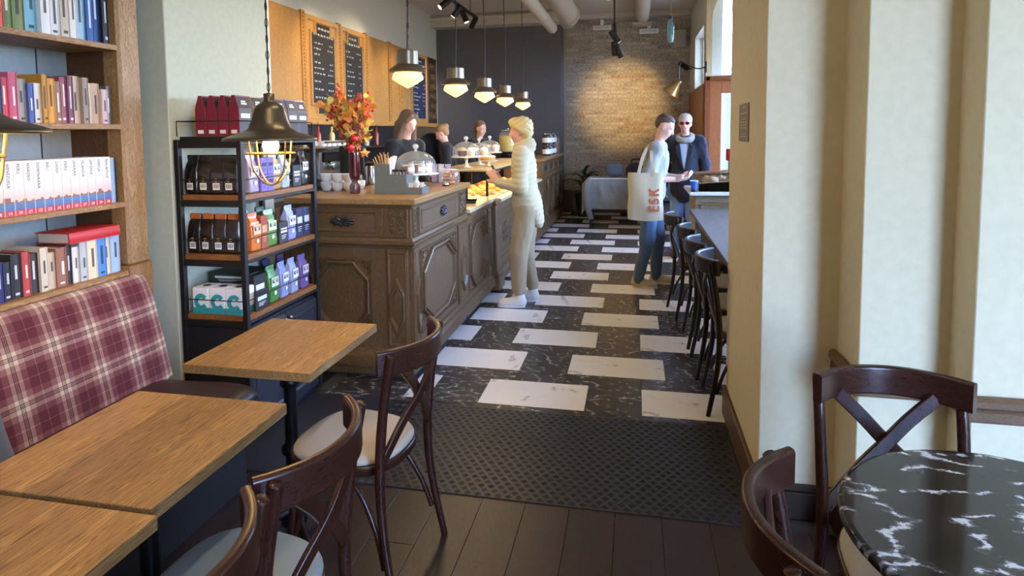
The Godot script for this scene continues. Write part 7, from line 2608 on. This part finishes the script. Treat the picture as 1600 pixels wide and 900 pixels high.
	m.tube([Vector3(0, 3.1, 0), Vector3(0.04, 2.75, 0)], 0.022, 10)
	part(cl, "pole", m, M.black)
	for q in [[Vector3(-0.05, 3.0, 0), Vector3(0.5, -0.75, -0.2)], [Vector3(0.0, 2.84, 0), Vector3(0.05, -0.9, -0.4)], [Vector3(0.03, 2.8, 0), Vector3(0.35, -0.85, -0.3)]]:
		var dr: Vector3 = q[1].normalized()
		var o := part(cl, "spot_head", canm, M.black, q[0] + dr * 0.2)
		o.basis = Basis(Quaternion(Vector3.UP, -dr))
		part(o, "lens", lensm, glow(Color(1, 0.93, 0.8), 3.0))
	spot("brick_spot", V(-0.12, 2.62, 9.05), V(-0.25, 2.1, 12.0), Color(1.0, 0.83, 0.55), 11.0, 19.0)
	# small can over the aisle and glass bottle pendant
	track_spot("single black ceiling can spotlight over the aisle in front of the bricks", V(-0.36, 3.46, 8.6), V(-0.5, 0.0, 8.0), canm, lensm, 1.2, 40.0, "")
	var bp := thing("glass_pendant", "slim blue-green glass bottle pendant hanging near the right wall", "pendant lamp", V(0.372, 2.52, 7.0))
	m = MB.new(); m.lathe([[0.001, 0.0], [0.026, 0.01], [0.036, 0.06], [0.038, 0.16], [0.034, 0.2], [0.016, 0.24], [0.014, 0.27]], 16)
	part(bp, "bottle_glass", m, glass(Color(0.45, 0.66, 0.7), 0.6))
	m = MB.new(); m.lathe([[0.0, 0.255], [0.02, 0.255], [0.02, 0.29], [0.0, 0.3]], 12)
	part(bp, "holder", m, M.black)
	m = MB.new(); m.tube([Vector3(0, 0.29, 0), Vector3(0, CEIL - 2.52, 0)], 0.004, 6)
	part(bp, "cord", m, M.dull_steel)
	var sp := thing("wall_speaker", "white wall speaker high on the brick wall", "speaker", V(0.81, 3.27, 11.9))
	part(sp, "cabinet", cbox(Vector3(0.21, 0.3, 0.17), 0.012), mat(rgb(196, 190, 180), 0.5))
	part(sp, "grille", cbox(Vector3(0.17, 0.26, 0.008), 0.004, Vector3(0, 0, 0.088)), mat(rgb(170, 165, 156), 0.7))
	# brass cone lamp on its bracket
	var br := thing("brass_lamp", "brass cone wall lamp on a curved black arm by the narrow window", "wall lamp", V(1.0, 2.47, 9.25))
	m = MB.new(); m.box(Vector3(-0.006, 0, 0), Vector3(0.02, 0.16, 0.05), 0.004)
	part(br, "wall_plate", m, M.black)
	m = MB.new(); m.tube(curve([Vector3(-0.01, 0, 0), Vector3(-0.12, -0.02, 0), Vector3(-0.25, 0.03, 0), Vector3(-0.34, 0.08, 0), Vector3(-0.38, 0.0, 0), Vector3(-0.385, -0.2, 0)], 4), 0.009, 8)
	part(br, "arm", m, M.black)
	m = MB.new()
	m.xf = Transform3D(Basis(Vector3.BACK, -0.65), Vector3(-0.385, -0.22, 0))
	m.lathe([[0.13, -0.2], [0.132, -0.196], [0.03, 0.0], [0.02, 0.03], [0.0, 0.035]], 24)
	part(br, "cone_shade", m, M.brass)
	var bs := thing("wall_spotlight", "small black wall spotlight above the brass lamp", "wall lamp", V(0.93, 2.68, 11.6))
	part(bs, "spot_head", canm, M.black).rotation = Vector3(0.5, 0, 0.9)
	m = MB.new(); m.tube([Vector3(0, 0, 0), Vector3(0.07, 0.0, 0)], 0.012, 8)
	part(bs, "arm", m, M.black)

func track_spot(label: String, at: Vector3, to: Vector3, canm: Mesh, lensm: Mesh, e: float, ang: float, group: String) -> void:
	var t := thing("track_spotlight", label, "spotlight", at, 0, group)
	var dr := (to - at).normalized()
	var m := MB.new(); m.tube([Vector3(0, 0.12, 0), Vector3(0, 0, 0)], 0.012, 8)
	part(t, "stem", m, M.black)
	var o := part(t, "spot_head", canm, M.black, dr * 0.1)
	o.basis = Basis(Quaternion(Vector3.UP, -dr))
	part(o, "lens", lensm, glow(Color(1, 0.93, 0.8), 3.0))
	spot("track_light", at + dr * 0.115, to, Color(1.0, 0.9, 0.74), e, ang)

# --------------------------------------------------------------- far right side
func build_far() -> void:
	var beige := cloth(170, rgb(160, 148, 130), rgb(190, 178, 158), 9.0)
	var red := cloth(171, rgb(96, 46, 32), rgb(122, 62, 44), 9.0)
	var tt := thing("long_table", "long grey-brown communal table behind the cream pier", "table", Vector3.ZERO)
	part(tt, "tabletop", bx(0.555, 1.55, 0.715, 0.75, 3.5, 6.5, 0.004), wood(172, rgb(84, 76, 70), rgb(122, 112, 104), "z", 0.6, 0.6))
	part(tt, "end_panel", bx(0.62, 1.5, 0.0, 0.714, 3.56, 3.62, 0.003), M.darkchair)
	part(tt, "end_panel", bx(0.9, 1.5, 0.0, 0.714, 6.38, 6.44, 0.003), M.darkchair)
	part(tt, "apron", bx(0.95, 1.2, 0.62, 0.714, 3.62, 6.38), M.darkchair)
	var names := ["dark cross-back chair at the long table, end seat by the cream pier", "dark cross-back chair at the long table, second seat from the cream pier", "dark cross-back chair at the long table, third seat from the cream pier", "dark cross-back chair with reddish seat at the far seat of the long table"]
	for k in 4:
		chair(names[k], [0.655, 0.635, 0.625, 0.56][k], [3.56, 4.06, 4.62, 5.3][k], [88, 90, 91, 97][k], M.darkchair, M.darkchair_x, red if k == 3 else beige, "chairs along the long table")
	# bread station
	var st := thing("bread_station", "pale wood serving station with white stone top and brass rail", "station", Vector3.ZERO)
	part(st, "cabinet", bx(0.62, 1.6, 0.0, 0.88, 6.58, 7.3, 0.004), wood(173, rgb(122, 110, 92), rgb(160, 146, 124), "x", 0.5, 0.8))
	part(st, "worktop", bx(0.56, 1.65, 0.885, 0.92, 6.52, 7.34, 0.006), speckle(174, rgb(222, 220, 216), rgb(236, 234, 230), 1.2, 0.3))
	var m := MB.new()
	m.tube([V(0.62, 0.80, 6.52), V(1.6, 0.80, 6.52)], 0.009, 8)
	m.tube([V(0.62, 0.80, 6.52), V(0.62, 0.80, 6.6)], 0.009, 8)
	part(st, "rail", m, M.brass)
	m = MB.new()
	m.frame(rectp(0.66, 0.3, 1.56, 0.84), rectp(0.7, 0.34, 1.52, 0.8), [[0.0, 0.0], [0.3, 0.01], [0.7, 0.01], [1.0, 0.0]])
	part(st, "panel_moulding", m, wood(173, rgb(122, 110, 92), rgb(160, 146, 124), "x", 0.5, 0.8), V(0, 0, 6.58))
	# sloping wooden bread box
	var bb := thing("bread_box", "sloping open wooden bread box on the serving station", "box", V(0.65, 0.921, 6.6))
	m = MB.new()
	m.quado(Vector3(0, 0, 0), Vector3(0.7, 0, 0), Vector3(0.7, 0.14, 0), Vector3(0, 0.08, 0), Vector3(0, 0, 1))
	m.prism(PackedVector2Array([Vector2(0, 0), Vector2(0.7, 0), Vector2(0.7, 0.15), Vector2(0, 0.085)]), -0.015, 0.0, 0.002)
	m.prism(PackedVector2Array([Vector2(0, 0), Vector2(0.7, 0), Vector2(0.7, 0.2), Vector2(0, 0.14)]), -0.5, -0.485, 0.002)
	m.box(Vector3(0.008, 0.045, -0.25), Vector3(0.015, 0.09, 0.48))
	m.box(Vector3(0.35, 0.006, -0.25), Vector3(0.68, 0.012, 0.48))
	part(bb, "box_sides", m, wood(175, rgb(126, 104, 76), rgb(172, 148, 112), "x", 0.5, 0.9))
	part(bb, "slanted_lid", bx(0.0, 0.7, 0.16, 0.172, 0.3, 0.5, 0.002), M.redwood).rotation.z = 0.08
	var pap := speckle(176, rgb(146, 118, 82), rgb(176, 148, 110), 7.0, 0.9)
	for k in 5:
		m = MB.new()
		var rows := []
		var r := RandomNumberGenerator.new(); r.seed = 300 + k
		for i in 8:
			var row := []
			for j in 10:
				var a := TAU * j / 10
				var f := i / 7.0
				var rr := 0.07 * sin(PI * clampf(0.12 + f * 0.84, 0, 1)) * r.randf_range(0.65, 1.3)
				row.append(Vector3(cos(a) * rr * 1.2, sin(a) * rr * 0.9, (f - 0.5) * 0.24))
			rows.append(row)
		m.grid(rows, true)
		var o := solo("paper_bread_bag", "crumpled brown paper bread bag in the sloping box, " + ["lying lowest at the aisle end", "second along", "lying in the middle", "standing highest", "tucked at the back"][k], "paper bag", m, pap, V(0.79 + 0.125 * k, 1.01 + [0.0, 0.0, 0.02, 0.07, 0.06][k], 6.75 + 0.11 * (k % 2)), 0.5 + k * 0.7, "bread bags")
		o.rotation.x = 0.3 * sin(k * 2.0)
	var cu := thing("paper_cup", "blue paper cup with white rim on the serving station", "cup", V(0.605, 0.921, 6.58))
	m = MB.new(); m.lathe([[0.001, 0.02], [0.03, 0.02], [0.042, 0.115], [0.04, 0.115], [0.028, 0.03], [0.001, 0.03]], 20)
	part(cu, "cup_body", m, mat(rgb(58, 92, 178), 0.5))
	part(cu, "rim", torus(0.042, 0.003, 20), M.white, Vector3(0, 0.115, 0))
	m = MB.new(); m.lathe([[0.001, 0.0], [0.0285, 0.0], [0.0312, 0.022], [0.001, 0.022]], 20)
	part(cu, "foot_band", m, mat(rgb(30, 30, 50), 0.5))
	var rl := thing("red_canister", "small red canister standing at the back of the serving station", "canister", V(1.05, 0.921, 7.15))
	m = MB.new(); m.lathe([[0.001, 0.0], [0.03, 0.0], [0.03, 0.3], [0.001, 0.3]], 16)
	part(rl, "stem", m, M.dull_steel)
	m = MB.new(); m.lathe([[0.001, 0.3], [0.055, 0.3], [0.055, 0.42], [0.05, 0.43], [0.001, 0.43]], 20)
	part(rl, "red_top", m, mat(rgb(190, 36, 40), 0.4))
	# back table with the denim jacket, chair with rucksack, plant
	var bt := thing("low_table", "dark low table under a draped grey jacket before the brick wall", "table", V(-0.3, 0, 10.4))
	part(bt, "tabletop", cbox(Vector3(1.0, 0.035, 0.62), 0.004, Vector3(0, 0.74, 0)), M.darkchair_x)
	for q in [[-0.4, -0.22], [0.4, -0.22], [-0.4, 0.22], [0.4, 0.22]]:
		m = MB.new(); m.tube([Vector3(q[0] * 1.05, 0, q[1]), Vector3(q[0], 0.72, q[1] * 0.9)], [0.022, 0.028], 8)
		part(bt, "leg", m, M.darkchair)
	part(bt, "stretcher", cbox(Vector3(0.8, 0.04, 0.03), 0.004, Vector3(0, 0.25, 0.22)), M.darkchair)
	m = MB.new()
	var rows := []
	var fo := FastNoiseLite.new(); fo.seed = 12; fo.frequency = 2.2
	for i in 26:
		var row := []
		for j in 31:
			var u := -0.56 + 1.08 * j / 30.0
			var s := -0.5 + 1.3 * i / 25.0
			var y := 0.765
			var z := s
			if s > 0.32:
				y -= (s - 0.32) * 1.0
				z = 0.32 + 0.03 * sin(clampf((s - 0.32) * 8, 0, 1.5))
			if u < -0.5 :
				y -= (-0.5 - u) * 1.5
			var nn := fo.get_noise_2d(u * 2.2, s * 1.2)
			if s > 0.32: z += 0.05 * nn
			else: y += 0.012 * absf(nn)
			row.append(Vector3(u, y + 0.004, z))
		rows.append(row)
	m.grid(rows, false)
	var back := []
	for rw in rows:
		var q := []
		for p in rw: q.append(p - Vector3(0, 0.004, 0.004))
		back.append(q)
	m.grid(back, false, true)
	# sleeve hanging at the left corner
	var slv := MB.new()
	slv.tube(curve([Vector3(-0.42, 0.77, 0.31), Vector3(-0.46, 0.68, 0.375), Vector3(-0.48, 0.5, 0.385), Vector3(-0.45, 0.3, 0.385), Vector3(-0.4, 0.12, 0.385)], 4), [0.05, 0.055, 0.06, 0.06, 0.06, 0.06, 0.06, 0.058, 0.056, 0.055, 0.054, 0.052, 0.05, 0.05, 0.048, 0.046, 0.045], 12, true, false, 0.45, Vector3(1, 0, 0))
	var jk := thing("draped_jacket", "grey denim jacket draped over the low back table", "jacket", V(-0.3, 0, 10.4))
	var jm := cloth(177, rgb(104, 106, 104), rgb(138, 140, 136), 6.0)
	part(jk, "jacket_body", m, jm)
	part(jk, "sleeve", slv, jm)
	part(jk, "lining", cbox(Vector3(0.9, 0.012, 0.1), 0.005, Vector3(0.02, 0.782, 0.26)), cloth(178, rgb(206, 204, 196), rgb(226, 224, 218), 6.0), Vector3.ZERO, "white lining edge")
	var rk := thing("black_rucksack", "black rucksack on the back table against the bricks", "bag", V(0.02, 0.8, 10.55))
	var bn := Net.new()
	bn.add([ell(Vector3(0, 0.11, 0), Vector3(0.17, 0.12, 0.09)), ell(Vector3(0, 0.06, 0.04), Vector3(0.13, 0.06, 0.07)), cap(Vector3(-0.12, 0.03, 0), Vector3(0.12, 0.03, 0), 0.05, 0.05)], 0.02, 60.0)
	part(rk, "bag_body", bn.mesh(), cloth(179, rgb(26, 26, 32), rgb(40, 40, 46), 8.0))
	m = MB.new(); m.tube(curve([Vector3(-0.08, 0.2, 0.02), Vector3(-0.06, 0.28, 0.02), Vector3(0.06, 0.28, 0.02), Vector3(0.08, 0.2, 0.02)], 4), 0.012, 6)
	part(rk, "handle", m, M.black)
	var gb := thing("folded_bag", "slate blue folded bag beside the black rucksack on the back table", "bag", V(-0.35, 0.8, 10.55))
	bn = Net.new()
	bn.add([ell(Vector3(0, 0.12, 0), Vector3(0.16, 0.13, 0.08)), ell(Vector3(0.02, 0.05, 0.03), Vector3(0.15, 0.06, 0.07))], 0.02, 60.0)
	part(gb, "bag_body", bn.mesh(), cloth(180, rgb(76, 84, 96), rgb(100, 108, 120), 8.0))
	part(gb, "zip", cbox(Vector3(0.2, 0.008, 0.006), 0.002, Vector3(0, 0.19, 0.065)), M.dull_steel)
	var bc := thing("dark_armchair", "black upholstered chair between the two standing customers", "chair", V(0.5, 0, 9.2), 0.4)
	part(bc, "seat", cbox(Vector3(0.5, 0.12, 0.5), 0.04, Vector3(0, 0.42, 0)), M.black)
	part(bc, "backrest", cbox(Vector3(0.5, 0.5, 0.1), 0.04, Vector3(0, 0.72, -0.24)), M.black)
	for q in [[-0.2, -0.2], [0.2, -0.2], [-0.2, 0.2], [0.2, 0.2]]:
		m = MB.new(); m.tube([Vector3(q[0] * 1.1, 0, q[1] * 1.1), Vector3(q[0], 0.38, q[1])], [0.014, 0.02], 8)
		part(bc, "leg", m, M.darkchair)
	var pt := thing("potted_palm", "dark green potted palm between the counter end and back table", "potted plant", V(-0.9, 0, 11.3))
	m = MB.new(); m.lathe([[0.001, 0.0], [0.15, 0.0], [0.19, 0.4], [0.2, 0.42], [0.18, 0.42], [0.17, 0.36], [0.001, 0.36]], 24)
	part(pt, "pot", m, mat(rgb(36, 38, 36), 0.4))
	var lf := MB.new()
	var lrows := []
	for i in 11:
		var f := i / 10.0
		var wd := 0.045 * pow(sin(PI * clampf(f * 0.94 + 0.05, 0, 1)), 0.8)
		var c := Vector3(0.55 * f, 0.5 * f - 0.5 * f * f * 0.9, 0)
		lrows.append([c + Vector3(0, 0.012, -wd), c, c + Vector3(0, 0.012, wd)])
	lf.grid(lrows, false, false)
	var lfm := lf.mesh()
	var r2 := RandomNumberGenerator.new(); r2.seed = 44
	var gm := [mat(rgb(44, 66, 42), 0.4), mat(rgb(58, 82, 52), 0.4), mat(rgb(36, 54, 38), 0.4)]
	for k in 40:
		var o := part(pt, "leaf", lfm, gm[k % 3], Vector3(r2.randf_range(-0.06, 0.06), r2.randf_range(0.36, 0.7), r2.randf_range(-0.06, 0.06)))
		o.rotation = Vector3(r2.randf_range(-0.4, 0.4), k * 2.4, r2.randf_range(-0.1, 0.7))
		o.scale = Vector3.ONE * r2.randf_range(0.55, 0.8)
	m = MB.new()
	for k in 5: m.tube([Vector3(0.03 * cos(k * 1.3), 0.35, 0.03 * sin(k * 1.3)), Vector3(0.05 * cos(k * 1.3), 0.75, 0.05 * sin(k * 1.3))], 0.012, 6)
	part(pt, "stems", m, mat(rgb(70, 80, 50), 0.7))
	# notice on the pier
	var nt := thing("notice_plaque", "small dark grey notice plaque on the cream pier", "sign", V(0.496, 1.588, 3.0), -PI / 2)
	part(nt, "plate", cbox(Vector3(0.25, 0.175, 0.006), 0.001), mat(rgb(76, 70, 64), 0.5))
	m = MB.new()
	var r3 := RandomNumberGenerator.new(); r3.seed = 9
	for k in 11:
		if k in [1, 3, 8]: continue
		var wl := r3.randf_range(0.1, 0.19) if k > 0 else 0.06
		m.box(Vector3(0, 0.07 - k * 0.0135, 0.0035), Vector3(wl, 0.0035, 0.0006))
	part(nt, "print", m, mat(rgb(186, 180, 172), 0.7))

func build_all() -> void:
	build_seating()
	build_bookcase()
	build_rack()
	build_counter()
	build_far()
	build_people()
